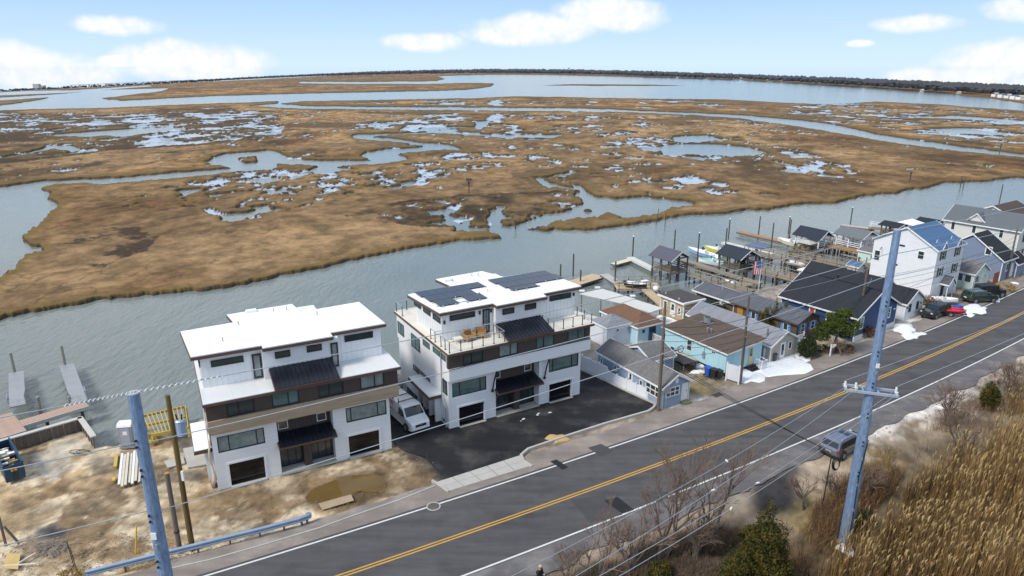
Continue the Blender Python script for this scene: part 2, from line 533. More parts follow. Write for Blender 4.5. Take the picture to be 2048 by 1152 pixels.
# ------------------------------------------------------------------ far shore: low wooded ground under leafless trees
fm = mat('far_wood', (.080, .076, .086), rough=.95, var=.35, vs=.02, spec=.05, col2=(.050, .058, .058))
rngf = np.random.default_rng(4)
shore = [(-420, 1900), (0, 2300), (300, 3200), (600, 3900), (800, 3800), (1000, 3700), (1186, 3300), (1300, 2800), (1483, 2400), (1629, 1800), (1848, 1250), (2048, 930), (2350, 800)]
heights = [(-420, 9), (0, 9), (350, 12), (800, 19), (1000, 22), (1300, 21), (1629, 19), (2048, 15), (2350, 14)]
vsx, fcs = [], []
ico = [(0, 0, 1), (.9, 0, .35), (.28, .86, .35), (-.73, .53, .35), (-.73, -.53, .35), (.28, -.86, .35), (.6, 0, -.5), (-.3, .52, -.5), (-.3, -.52, -.5)]
icf = [(0, 1, 2), (0, 2, 3), (0, 3, 4), (0, 4, 5), (0, 5, 1), (1, 6, 2), (2, 6, 7), (2, 7, 3), (3, 7, 4), (4, 7, 8), (4, 8, 5), (5, 8, 6), (5, 6, 1)]
sxs = np.array([s_[0] for s_ in shore])
sys_ = np.array([s_[1] for s_ in shore])
for k in range(9500):
    px = rngf.uniform(-420, 2350)
    py = float(np.interp(px, sxs, sys_))
    row = rngf.random() ** 1.5
    y = py * (1 + row * (.35 if 300 < px < 1400 else 1.2))
    x = y * (px - 1024) / FPX * .97
    h = float(np.interp(px, [h_[0] for h_ in heights], [h_[1] for h_ in heights])) * rngf.uniform(.55, 1.05)
    z0 = float(bend(x, y)) + row * 2
    r = h * rngf.uniform(.35, .7)
    n0 = len(vsx)
    for a in ico:
        vsx.append((x + a[0] * r * rngf.uniform(.7, 1.3), y + a[1] * r, z0 + h * (.5 + .5 * a[2] * rngf.uniform(.8, 1.1))))
    fcs += [tuple(i + n0 for i in f) for f in icf]
me = bpy.data.meshes.new('far_woods')
me.from_pydata(vsx, [], fcs)
me.materials.append(fm)
o = bpy.data.objects.new('far_woods', me)
COL.objects.link(o)
o['kind'] = 'stuff'
o['label'] = 'bare grey woods along the far shore of the bay'

# ------------------------------------------------------------------ the causeway: land, road, drives
RC = np.polyfit([-11.6, -5.8, .6, 3.7, 10.1, 18.1, 25.6, 30.9, 45.8, 66.1], [38.3, 41.4, 44.8, 46.6, 50.4, 55.3, 60.1, 63.5, 73.4, 87.3], 2)


def rc(x):
    """road centre line and its left-hand normal; straight outside the surveyed stretch"""
    x = np.asarray(x, float)
    xc = np.clip(x, -30, 110)
    yc = np.polyval(RC, xc)
    sl = 2 * RC[0] * xc + RC[1]
    yc = yc + (x - xc) * sl
    ln = np.hypot(1, sl)
    return x, yc, -sl / ln, 1 / ln


def rp(x, t, z=0.0):
    a, b_, nx, ny = rc(x)
    return Vector((float(a + nx * t), float(b_ + ny * t), z))


def road_t(x, y):
    """offset north of the centre line"""
    xx = np.asarray(x, float)
    for _ in range(4):
        a, b_, nx, ny = rc(xx)
        t = (np.asarray(y) - b_) / ny
        xx = np.asarray(x) - nx * t
    return t, xx


shore_n = [(-260, -30), (-110, 22), (-64, 45), (-44.6, 53.8), (-39.8, 58.3), (-36.6, 54.9), (-33.2, 56.6), (-31, 58.4), (-29.5, 60.8), (-17, 67.5), (-12.8, 70.3), (-2, 77), (6, 80.5), (13, 85), (18, 90.5),
           (26, 95), (36, 101), (44, 105), (54, 108.5), (58, 113), (68, 119), (80, 127), (110, 148), (200, 208), (330, 300)]
sxv = np.concatenate([np.linspace(-260, -62, 60), np.arange(-60, 12, .23), np.linspace(12.3, 110, 240), np.linspace(112, 330, 110)])
tvv = np.concatenate([np.linspace(-130, -42, 20), np.arange(-41, -3, .32), np.arange(-3, 32, .21), np.linspace(32.4, 45, 30), np.linspace(46, 56, 8)])
a, b_, nx, ny = rc(sxv)
XX = a[None, :] + nx[None, :] * tvv[:, None]
YY = b_[None, :] + ny[None, :] * tvv[:, None]
land = inside(XX + .5 * (fbm(XX / 1.3, YY / 1.3, 2) - .5), YY + .7 * (fbm(XX / 1.5, YY / 1.5, 7) - .5), shore_n + [(330, -200), (-260, -200)])
TT = np.repeat(tvv[:, None], len(sxv), 1)
f1 = fbm(XX / 7, YY / 7, 81, 5, .6)
f2 = fbm(XX / 1.4, YY / 1.4, 82, 4, .66)
f3 = fbm(XX / 2.6 + .35 * YY, YY / 4.5 - .2 * XX, 83, 4, .6)
flat = np.clip((np.abs(TT + .3) - 4.6) / 3, 0, 1)
ZZ = np.where(land, (-.05 - .10 * flat + .22 * flat * (f2 - .5) + .15 * flat * (f1 - .5)), -2.4)
south = np.clip((-TT - 7.5) / 6, 0, 1)
ZZ = np.where(land, ZZ - .5 * south + .3 * south * (f1 - .5), ZZ)

DRIVE = [(772, 780), (778, 872), (800, 898), (850, 915), (888, 958), (1036, 912), (1058, 897), (1300, 820), (1308, 806), (1158, 738), (1150, 700), (870, 720)]
APRON = [(868, 966), (1040, 911), (1062, 932), (893, 984)]
for pl in (DRIVE, APRON):
    ins = inside(XX, YY, sites(pl))
    for _ in range(2):
        q = ins.copy()
        q[1:] |= ins[:-1]
        q[:-1] |= ins[1:]
        q[:, 1:] |= ins[:, :-1]
        q[:, :-1] |= ins[:, 1:]
        ins = q
    ZZ = np.where(ins, np.minimum(ZZ, -.02), ZZ)
PUDDLE = [(618, 988), (632, 975), (665, 962), (700, 953), (735, 950), (757, 955), (765, 972), (745, 980), (715, 978), (700, 985), (680, 992), (645, 996), (625, 995)]
pm_ = inside(XX + .8 * (f2 - .5), YY + .8 * (f3 - .5), sites(PUDDLE)).astype(float)
for _ in range(3):
    q = pm_.copy()
    q[1:-1, 1:-1] = (2 * pm_[1:-1, 1:-1] + pm_[:-2, 1:-1] + pm_[2:, 1:-1] + pm_[1:-1, :-2] + pm_[1:-1, 2:]) / 6
    pm_ = q
ZZ = ZZ * (1 - .8 * sm(pm_, 0, .3)) - .08 * sm(pm_, 0, .3) - .16 * pm_ * (.5 + f2)


def blend(C, m, colr):
    return C * (1 - m[..., None]) + np.array(colr) * m[..., None]


def zone(poly, jit=1.4, soft=2):
    jx = XX + jit * (f2 - .5) * 2
    jy = YY + jit * (f3 - .5) * 2
    m = inside(jx, jy, sites(poly)).astype(float)
    for _ in range(soft):
        q = m.copy()
        q[1:-1, 1:-1] = (2 * m[1:-1, 1:-1] + m[:-2, 1:-1] + m[2:, 1:-1] + m[1:-1, :-2] + m[1:-1, 2:]) / 6
        m = q
    return m


C = np.zeros(XX.shape + (3,)) + np.array([.30, .245, .19])
C = blend(C, sm(f1, .42, .62) * .6, (.24, .185, .13))
# construction lot: pale sand, ochre mud, tyre churn
lot = zone([(-200, 1300), (-200, 880), (190, 840), (330, 850), (440, 975), (800, 890), (905, 985), (620, 1060), (200, 1160)], 1)
C = blend(C, lot, (.52, .42, .285))
C = blend(C, lot * sm(f3, .48, .54) * .7, (.30, .195, .095))
C = blend(C, lot * sm(fbm(XX / 3 + 9, YY / 3, 90, 6, .7), .54, .59) * .75, (.16, .105, .058))
C = blend(C, zone([(60, 905), (180, 860), (200, 890), (130, 910), (150, 930), (90, 960), (70, 940)]) * .8, (.52, .46, .37))
C = blend(C, zone([(330, 935), (430, 915), (440, 980), (800, 892), (870, 940), (860, 985), (700, 1020), (520, 1020), (420, 1000)]) * .55 * sm(f3, .3, .55), (.175, .115, .060))
C = blend(C, zone([(600, 975), (680, 955), (770, 950), (860, 925), (890, 960), (800, 1000), (640, 1005)]) * .6, (.125, .085, .05))
C = blend(C, zone([(590, 985), (640, 960), (700, 945), (770, 940), (800, 965), (770, 990), (690, 1000), (620, 1003)], 1.2) * .75, (.105, .070, .036))
C = blend(C, zone([(70, 1055), (100, 1050), (138, 1052), (135, 1068), (115, 1078), (80, 1075)], .8) * .9, (.05, .052, .06))
C = blend(C, zone([(68, 1085), (125, 1078), (135, 1092), (110, 1112), (75, 1105)], .8) * .6, (.16, .155, .15))
C = blend(C, zone([(180, 918), (235, 912), (240, 940), (190, 950)], 1) * .5, (.13, .125, .12))
C = blend(C, zone([(310, 950), (405, 935), (400, 965), (330, 965)], .8) * .7, (.09, .085, .08))
C = blend(C, zone([(20, 990), (60, 985), (60, 1020), (25, 1015)], 1) * .6, (.17, .12, .07))
C = blend(C, zone([(340, 870), (380, 865), (385, 900), (350, 910)], .8) * .8, (.10, .085, .07))
# worn bituminous apron beside the pipe of the lot
C = blend(C, zone([(790, 905), (880, 860), (1030, 900), (1010, 915), (880, 965), (850, 925)], .9) * .85, (.060, .058, .058))
C = blend(C, zone([(1060, 905), (1120, 890), (1180, 895), (1150, 925), (1060, 935)], .8) * .8, (.20, .15, .10))
C = blend(C, zone([(1120, 895), (1215, 858), (1260, 858), (1180, 895)], .6) * .8, (.075, .072, .07))
# cottage row
row = zone([(1300, 830), (1360, 700), (1430, 740), (1480, 770), (1700, 700), (2048, 560), (2048, 600), (1900, 655), (1700, 735), (1500, 800), (1400, 812)], .6)
C = blend(C, row * .7, (.26, .225, .18))
C = blend(C, zone([(1360, 720), (1420, 745), (1490, 775), (1490, 795), (1430, 800), (1370, 790)], .8) * .75 * sm(f2, .35, .55), (.22, .155, .06))
C = blend(C, zone([(1320, 800), (1370, 790), (1440, 790), (1400, 810), (1340, 825)], .5) * .7, (.50, .48, .45))
C = blend(C, zone([(1580, 730), (1620, 715), (1700, 700), (1700, 725), (1600, 755)], .5) * .8, (.24, .17, .105))
C = blend(C, zone([(1700, 690), (1770, 660), (1820, 625), (1880, 610), (1890, 640), (1830, 668), (1760, 690)], .4) * .9, (.45, .42, .38))
C = blend(C, zone([(1590, 690), (1650, 650), (1690, 660), (1720, 700), (1660, 712)], .6) * .7, (.42, .33, .22))
C = blend(C, zone([(1880, 610), (1930, 580), (2000, 585), (2048, 555), (2048, 590), (1980, 625), (1900, 650)], .4) * .8, (.13, .13, .135))
back = zone([(1180, 720), (1160, 640), (1300, 600), (1500, 590), (1700, 520), (1800, 480), (1850, 600), (1600, 700), (1400, 720), (1300, 690)], .6)
C = blend(C, back * .5, (.33, .30, .26))
# verge south of the road and the wetland
vs_ = np.clip((-TT - 6.2) / 1.5, 0, 1)
C = blend(C, vs_ * .8, (.23, .175, .115))
C = blend(C, vs_ * sm(f1, .45, .6) * .6, (.15, .105, .06))
C = blend(C, np.clip((-TT - 9.5) / 3, 0, 1) * .8 * sm(f2, .25, .5), (.115, .075, .036))
C = blend(C, zone([(1700, 830), (1780, 800), (1900, 760), (1960, 745), (1930, 790), (1820, 840), (1740, 870)], .8) * .9, (.60, .555, .50))
C = blend(C, np.clip((-TT - 5.2) / .6, 0, 1) * np.clip((9.0 + TT) / 1.5, 0, 1) * sm(XX, 18, 40) * .6 * sm(f2, .38, .55), (.62, .56, .50))
C = blend(C, zone([(1600, 910), (1680, 890), (1720, 900), (1700, 960), (1640, 980), (1590, 950)], .8) * .7, (.36, .28, .20))
C = blend(C, zone([(1560, 1000), (1640, 970), (1640, 1040), (1560, 1060)], 1) * .6, (.27, .20, .085))
C = blend(C, np.clip((-TT - 6.6) / 1.0, 0, 1) * zone([(1040, 1220), (1110, 1130), (1300, 1075), (1420, 1035), (1490, 1020), (1500, 1080), (1420, 1220)], 1.0) * .7, (.135, .098, .072))
C = blend(C, zone([(1498, 985), (1525, 962), (1578, 932), (1594, 925), (1596, 985), (1578, 1015), (1545, 1026), (1510, 1020)], .5) * .96, (.034, .033, .036))
# tyre ruts across the lot
rut = np.zeros(XX.shape)
for (p0_, p1_, cv) in (((30, 1010), (420, 960), 3), ((60, 1040), (560, 1010), 4), ((200, 1000), (860, 930), -2), ((430, 1050), (900, 950), 2), ((100, 940), (420, 1060), -3), ((520, 1030), (880, 900), 3)):
    a_, e_ = site(*p0_), site(*p1_)
    dd_ = (e_ - a_)
    L_ = dd_.length
    dd_ /= L_
    sx2 = (XX - a_.x) * dd_.x + (YY - a_.y) * dd_.y
    sy2 = -(XX - a_.x) * dd_.y + (YY - a_.y) * dd_.x - cv * np.sin(np.clip(sx2 / L_, 0, 1) * math.pi) + 1.2 * (f1 - .5)
    on = (sx2 > 0) & (sx2 < L_)
    for o_ in (-.85, .85):
        rut = np.maximum(rut, np.where(on, np.exp(-((sy2 - o_) / .24) ** 2), 0) * (.35 + .9 * f2))
rut = np.clip(rut, 0, 1)
C = blend(C, rut * .6, (.17, .112, .062))
ZZ = ZZ - .07 * rut * (TT > 7)
C *= (.62 + .72 * cs(fbm(XX / 1.1, YY / 1.1, 85, 5, .72), 2.6))[..., None]
C *= (.82 + .36 * cs(fbm(XX / 5, YY / 5, 86, 5, .7), 2.8))[..., None]
lm = mat('lot_ground', rough=.92, attr=True, var=.42, vs=1.1, fine=.34, fs=13, bump=.8, bs=7, spec=.15, det=9)
grid_object('ground', XX, YY, ZZ, lm, C)


def strip(name, x0, x1, t0, t1, z, m, n=120, kind='structure', wob=0.0, parent=None, label=None):
    xs = np.linspace(x0, x1, n)
    a, b_, nx, ny = rc(xs)
    k = max(2, int(abs(t1 - t0) / 1.0) + 1)
    ts = np.linspace(t0, t1, k)
    T_ = np.repeat(ts[:, None], n, 1)
    if wob:
        T_[0] += wob * (fbm(xs / 2.2, xs * 0, 3) - .5) * 2 + wob * (fbm(xs / .5, xs * 0, 8) - .5)
        T_[-1] += wob * (fbm(xs / 2.2 + 40, xs * 0, 4) - .5) * 2 + wob * (fbm(xs / .5, xs * 0 + 5, 8) - .5)
    X_ = a[None] + nx[None] * T_
    Y_ = b_[None] + ny[None] * T_
    o = grid_object(name, X_, Y_, np.zeros_like(X_) + z, m, None, kind)
    if parent:
        o.parent = parent
    return o


# asphalt: worn wheel tracks lie along the lane, so the material reads the lane offset stored in a colour layer
def asphalt(name, base, track=.0, var=.16, tint=(.058, .056, .058)):
    m = bpy.data.materials.new(name)
    m.use_nodes = True
    b = NB(m.node_tree)
    p = m.node_tree.nodes['Principled BSDF']
    pos = b.n('ShaderNodeNewGeometry').outputs['Position']
    mp = b.n('ShaderNodeMapping')
    mp.inputs['Rotation'].default_value = (0, 0, math.radians(-32))
    mp.inputs['Scale'].default_value = (.12, 1, 1)
    b.l(pos, mp.inputs[0])
    n1 = b.noise(mp.outputs[0], 1.1, 4, .6)
    n2 = b.noise(pos, .35, 4, .6)
    n3 = b.noise(pos, 38, 3, .8)
    f = b.m('ADD', 1.0, b.m('MULTIPLY', b.m('SUBTRACT', n1, .5), 2.4 * var))
    f = b.m('MULTIPLY', f, b.m('ADD', 1.0, b.m('MULTIPLY', b.m('SUBTRACT', n2, .5), 1.6 * var)))
    f = b.m('MULTIPLY', f, b.m('ADD', 1.0, b.m('MULTIPLY', b.m('SUBTRACT', n3, .5), .9)))
    c = b.mix(b.m('MULTIPLY', b.ss(n2, .45, .7), track), base, tint)
    vm = b.n('ShaderNodeVectorMath', operation='SCALE')
    b.l(c, vm.inputs[0])
    b.l(f, vm.inputs['Scale'])
    b.l(vm.outputs[0], p.inputs['Base Color'])
    p.inputs['Roughness'].default_value = .85
    p.inputs['Specular IOR Level'].default_value = .25
    bp = b.n('ShaderNodeBump')
    bp.inputs['Strength'].default_value = .3
    bp.inputs['Distance'].default_value = .02
    b.l(n3, bp.inputs['Height'])
    b.l(bp.outputs[0], p.inputs['Normal'])
    return m


road_m = asphalt('worn_asphalt', (.088, .084, .083), .8, .5, (.050, .049, .051))
should_m = asphalt('dusty_shoulder', (.225, .192, .168), .9, .3, (.30, .255, .22))
shouls_m = asphalt('dusty_south_shoulder', (.125, .116, .115), .9, .35, (.20, .182, .170))
new_m = asphalt('fresh_asphalt', (.018, .018, .020), .85, .5, (.055, .051, .048))
patch_m = asphalt('patch_asphalt', (.022, .022, .025), .3, .2, (.03, .03, .032))
strip('road_shoulder', -200, 300, 4.0, 6.9, .004, should_m, 700, wob=.35)
strip('road_shoulder', -200, 300, -6.2, -3.6, .004, shouls_m, 700, wob=.6)
strip('road', -200, 300, -4.05, 4.55, .010, road_m, 500)
white_l = mat('road_paint_white', (.62, .61, .58), .7, var=.12, vs=2, fine=.25, fs=9)
yel_l = mat('road_paint_yellow', (.52, .285, .045), .7, var=.14, vs=2, fine=.25, fs=9)
strip('edge_line', -200, 300, 4.16, 4.31, .015, white_l, 500)
strip('edge_line', -200, 9.1, -3.98, -3.83, .015, white_l, 300)
strip('edge_line', 10.2, 300, -3.98, -3.83, .015, white_l, 300)
strip('centre_line', -200, 300, .07, .20, .015, yel_l, 500)
strip('centre_line', -200, 300, -.20, -.07, .015, yel_l, 500)


def sheet(name, pts, z, m, kind='structure'):
    me = bpy.data.meshes.new(name)
    me.from_pydata([(q[0], q[1], z) for q in pts], [], [tuple(range(len(pts)))])
    me.materials.append(m)
    o = bpy.data.objects.new(name, me)
    COL.objects.link(o)
    if me.polygons[0].normal.z < 0:
        me.flip_normals()
    if kind:
        o['kind'] = kind
    return o
# ------------------------------------------------------------------ building blocks
class MB:
    def __init__(s):
        s.v, s.f, s.mi = [], [], []

    def add(s, vs_, fs, m=0):
        n = len(s.v)
        s.v += [tuple(q) for q in vs_]
        s.f += [tuple(i + n for i in f) for f in fs]
        s.mi += [m] * len(fs)
        return s

    def box(s, x0, x1, y0, y1, z0, z1, m=0):
        x0, x1 = min(x0, x1), max(x0, x1)
        y0, y1 = min(y0, y1), max(y0, y1)
        z0, z1 = min(z0, z1), max(z0, z1)
        return s.add([(x0, y0, z0), (x1, y0, z0), (x1, y1, z0), (x0, y1, z0), (x0, y0, z1), (x1, y0, z1), (x1, y1, z1), (x0, y1, z1)],
                     [(0, 3, 2, 1), (4, 5, 6, 7), (0, 1, 5, 4), (1, 2, 6, 5), (2, 3, 7, 6), (3, 0, 4, 7)], m)

    def prism(s, poly, z0, z1, m=0):
        """vertical prism over a plan polygon; z1 may be a function of x, y"""
        n = len(poly)
        ar = sum(poly[i][0] * poly[(i + 1) % n][1] - poly[(i + 1) % n][0] * poly[i][1] for i in range(n))
        if ar < 0:
            poly = poly[::-1]
        zt = z1 if callable(z1) else (lambda x, y: z1)
        vs_ = [(x, y, z0) for x, y in poly] + [(x, y, zt(x, y)) for x, y in poly]
        fs = [tuple(range(n - 1, -1, -1)), tuple(range(n, 2 * n))] + [(i, (i + 1) % n, n + (i + 1) % n, n + i) for i in range(n)]
        return s.add(vs_, fs, m)

    def slab(s, pts, th, m=0):
        """thick sheet under four (or more) corner points, ordered counter-clockwise from above"""
        n = len(pts)
        p = [Vector(q) for q in pts]
        nn = (p[1] - p[0]).cross(p[2] - p[0]).normalized()
        if nn.z < 0:
            p.reverse()
            nn = -nn
        vs_ = [q - nn * th for q in p] + p
        fs = [tuple(range(n - 1, -1, -1)), tuple(range(n, 2 * n))] + [(i, (i + 1) % n, n + (i + 1) % n, n + i) for i in range(n)]
        return s.add(vs_, fs, m)

    def tube(s, pts, r, n=6, r2=None, m=0, caps=True):
        p = [Vector(q) for q in pts]
        k = len(p)
        vs_, fs = [], []
        for i, q in enumerate(p):
            d = (p[min(i + 1, k - 1)] - p[max(i - 1, 0)])
            d = d.normalized() if d.length > 1e-9 else Vector((0, 0, 1))
            a = d.cross(Vector((0, 0, 1)) if abs(d.z) < .9 else Vector((1, 0, 0))).normalized()
            bb = d.cross(a)
            rr = r if r2 is None else r + (r2 - r) * i / (k - 1)
            for j in range(n):
                t = 2 * math.pi * j / n
                vs_.append(q + a * (math.cos(t) * rr) + bb * (math.sin(t) * rr))
        for i in range(k - 1):
            for j in range(n):
                fs.append((i * n + j, i * n + (j + 1) % n, (i + 1) * n + (j + 1) % n, (i + 1) * n + j))
        if caps:
            fs.append(tuple(range(n - 1, -1, -1)))
            fs.append(tuple((k - 1) * n + j for j in range(n)))
        return s.add(vs_, fs, m)

    def loft(s, rings, m=0, close=True):
        n = len(rings[0])
        vs_ = [q for r in rings for q in r]
        fs = []
        for i in range(len(rings) - 1):
            for j in range(n if close else n - 1):
                fs.append((i * n + j, i * n + (j + 1) % n, (i + 1) * n + (j + 1) % n, (i + 1) * n + j))
        if close:
            fs.append(tuple(range(n - 1, -1, -1)))
            fs.append(tuple((len(rings) - 1) * n + j for j in range(n)))
        return s.add(vs_, fs, m)

    def mesh(s, name, mats, smooth=False, bevel=0.0):
        me = bpy.data.meshes.new(name)
        me.from_pydata(s.v, [], s.f)
        for m_ in (mats if isinstance(mats, (list, tuple)) else [mats]):
            me.materials.append(m_)
        me.polygons.foreach_set('material_index', s.mi)
        if bevel:
            bm = bmesh.new()
            bm.from_mesh(me)
            bmesh.ops.recalc_face_normals(bm, faces=bm.faces)
            bmesh.ops.bevel(bm, geom=[e for e in bm.edges], offset=bevel, segments=1, affect='EDGES', clamp_overlap=True)
            bm.to_mesh(me)
            bm.free()
        if smooth:
            me.polygons.foreach_set('use_smooth', np.full(len(me.polygons), True))
        return me

    def build(s, name, mats, parent=None, smooth=False, bevel=0.0, kind=None, label=None):
        return place(name, s.mesh(name, mats, smooth, bevel), parent, kind=kind, label=label)


def place(name, me, parent=None, loc=(0, 0, 0), rot=(0, 0, 0), scale=None, kind=None, label=None):
    o = bpy.data.objects.new(name, me)
    COL.objects.link(o)
    o.location, o.rotation_euler = loc, rot
    if scale:
        o.scale = scale
    if parent:
        o.parent = parent
    if kind:
        o['kind'] = kind
    if label:
        o['label'] = label
    return o


def tag(o, label, cat, group=None):
    o['label'], o['category'] = label, cat
    if group:
        o['group'] = group
    return o


def thing(name, label, cat, loc=(0, 0, 0), rot=0.0, group=None):
    o = bpy.data.objects.new(name, None)
    o.empty_display_size = .3
    COL.objects.link(o)
    o.location = loc
    o.rotation_euler = (0, 0, rot)
    return tag(o, label, cat, group)


def fbox(mb, face, a0, a1, n0, n1, z0, z1, W=0, D=0, m=0):
    """box on a wall face: a along it, n outward"""
    if face == 'F':
        mb.box(a0, a1, -n1, -n0, z0, z1, m)
    elif face == 'B':
        mb.box(a0, a1, D + n0, D + n1, z0, z1, m)
    elif face == 'L':
        mb.box(-n1, -n0, a0, a1, z0, z1, m)
    else:
        mb.box(W + n0, W + n1, a0, a1, z0, z1, m)


def window(par, face, a0, a1, z0, z1, fm, gm, W=0, D=0, n=0.0, cols=1, rows=1, fr=.07, mun=.04, dep=.05, splits=None, name='window', hsplit=None):
    mb = MB()
    f = lambda *q: fbox(mb, face, *q, W, D)
    f(a0, a0 + fr, n, n + dep, z0, z1)
    f(a1 - fr, a1, n, n + dep, z0, z1)
    f(a0 + fr, a1 - fr, n, n + dep, z0, z0 + fr)
    f(a0 + fr, a1 - fr, n, n + dep, z1 - fr, z1)
    xs = splits if splits else [i / cols for i in range(1, cols)]
    for t in xs:
        x = a0 + (a1 - a0) * t
        f(x - mun / 2, x + mun / 2, n, n + dep * .9, z0 + fr, z1 - fr)
    ed = [a0 + fr] + [a0 + (a1 - a0) * t for t in xs] + [a1 - fr]
    for t in (hsplit if hsplit else [i / rows for i in range(1, rows)]):
        z = z0 + (z1 - z0) * t
        for i in range(len(ed) - 1):
            f(ed[i] + mun / 2, ed[i + 1] - mun / 2, n, n + dep * .8, z - mun / 2, z + mun / 2)
    o = mb.build(name, fm, par)
    for i in range(len(ed) - 1):
        g = MB()
        fbox(g, face, ed[i] + .002, ed[i + 1] - .002, n + .002, n + dep * .4, z0 + fr * .8, z1 - fr * .8, W, D)
        g.build('pane', gm, o)
    return o


def door(par, face, a0, a1, z0, z1, dm, tm, W=0, D=0, n=0.0, lite=None):
    mb = MB()
    fbox(mb, face, a0 - .08, a0, n, n + .06, z0, z1 + .08, W, D)
    fbox(mb, face, a1, a1 + .08, n, n + .06, z0, z1 + .08, W, D)
    fbox(mb, face, a0, a1, n, n + .06, z1, z1 + .08, W, D)
    o = mb.build('door_frame', tm, par)
    mb = MB()
    fbox(mb, face, a0, a1, n, n + .035, z0, z1, W, D)
    d = mb.build('door', dm, par)
    mb = MB()
    fbox(mb, face, a1 - .14, a1 - .08, n + .035, n + .08, z0 + .95, z0 + 1.05, W, D)
    mb.build('handle', M_dark, d)
    if lite:
        mb = MB()
        fbox(mb, face, a0 + .15, a1 - .15, n + .036, n + .045, z0 + lite[0], z0 + lite[1], W, D)
        mb.build('pane', G_dark, d)
    return d


def holed_wall(mb, face, a0, a1, z0, z1, holes, th, W=0, D=0, n=0.0, m=0):
    """wall slab (n-th .. n) with rectangular openings, cut into boxes so that every reveal is real"""
    xs = sorted({a0, a1, *[h[0] for h in holes], *[h[1] for h in holes]})
    for i in range(len(xs) - 1):
        xa, xb = xs[i], xs[i + 1]
        cuts = sorted([(h[2], h[3]) for h in holes if h[0] <= xa + 1e-6 and h[1] >= xb - 1e-6])
        z = z0
        for c0, c1 in cuts:
            if c0 > z:
                fbox(mb, face, xa, xb, n - th, n, z, c0, W, D, m)
            z = c1
        if z1 > z:
            fbox(mb, face, xa, xb, n - th, n, z, z1, W, D, m)


M_white_lap = mat('white_lap_siding', (.76, .77, .78), .5, var=.06, vs=.8, det=7, lines=('Z', .19, .13, .24))
M_white_batten = mat('white_panel', (.76, .77, .78), .5, var=.06, vs=.8, det=7)
M_trim = mat('white_trim', (.76, .76, .75), .5, var=.04)
M_member = mat('roof_membrane', (.80, .80, .79), .55, var=.07, vs=.6, det=7, fine=.05, fs=3, lines=('X', 1.9, .02, .13))
M_deckmem = mat('deck_membrane', (.64, .64, .63), .6, var=.09, vs=.6, det=7, lines=('X', 1.9, .02, .1))
M_deckcream = mat('cream_deck_coating', (.70, .65, .55), .6, var=.06, vs=.6)
M_fascia = mat('brown_fascia', (.105, .062, .048), .5, var=.15)
M_brown = mat('dark_brown_lap', (.064, .047, .040), .6, var=.12, lines=('Z', .14, .16, .35), stretch=(1, 1, 6))
M_brownv = mat('dark_brown_batten', (.064, .047, .040), .6, var=.12, lines=('X', .34, .1, .45))
M_woodband = mat('weathered_wood_lap', (.36, .275, .19), .6, var=.32, vs=2.2, lines=('Z', .19, .08, .3), stretch=(.35, .35, 5), fine=.2, fs=6)
M_woodband2 = mat('tan_vinyl_lap', (.40, .35, .28), .6, var=.1, lines=('Z', .19, .08, .25))
M_black = mat('black_metal', (.016, .017, .020), .35, var=.1)
M_seam = mat('black_standing_seam', (.019, .021, .032), .28, var=.12, metal=.4)
M_dark = mat('dark_fitting', (.02, .02, .022), .4)
M_conc = mat('pale_concrete', (.42, .40, .36), .85, var=.15, vs=.8, fine=.15, fs=12, bump=.3)
M_solar = mat('solar_glass', (.020, .022, .036), .22, var=.1, spec=.6)
M_steel = mat('galvanised_steel', (.42, .45, .50), .45, metal=.6, var=.2)
M_inter = mat('dark_interior', (.03, .028, .026), .9)
M_wicker = mat('wicker', (.30, .17, .07), .8, var=.25, fine=.4, fs=25)
G_dark = glass('window_glass', (.030, .048, .052))
G_teal = glass('teal_glass', (.085, .150, .150), .05)
G_curt = mat('curtained_glass', (.20, .25, .25), .08, var=.5, vs=2.2, spec=.8)
G_door = mat('dark_garage_glass', (.008, .008, .010), .12, var=.2)
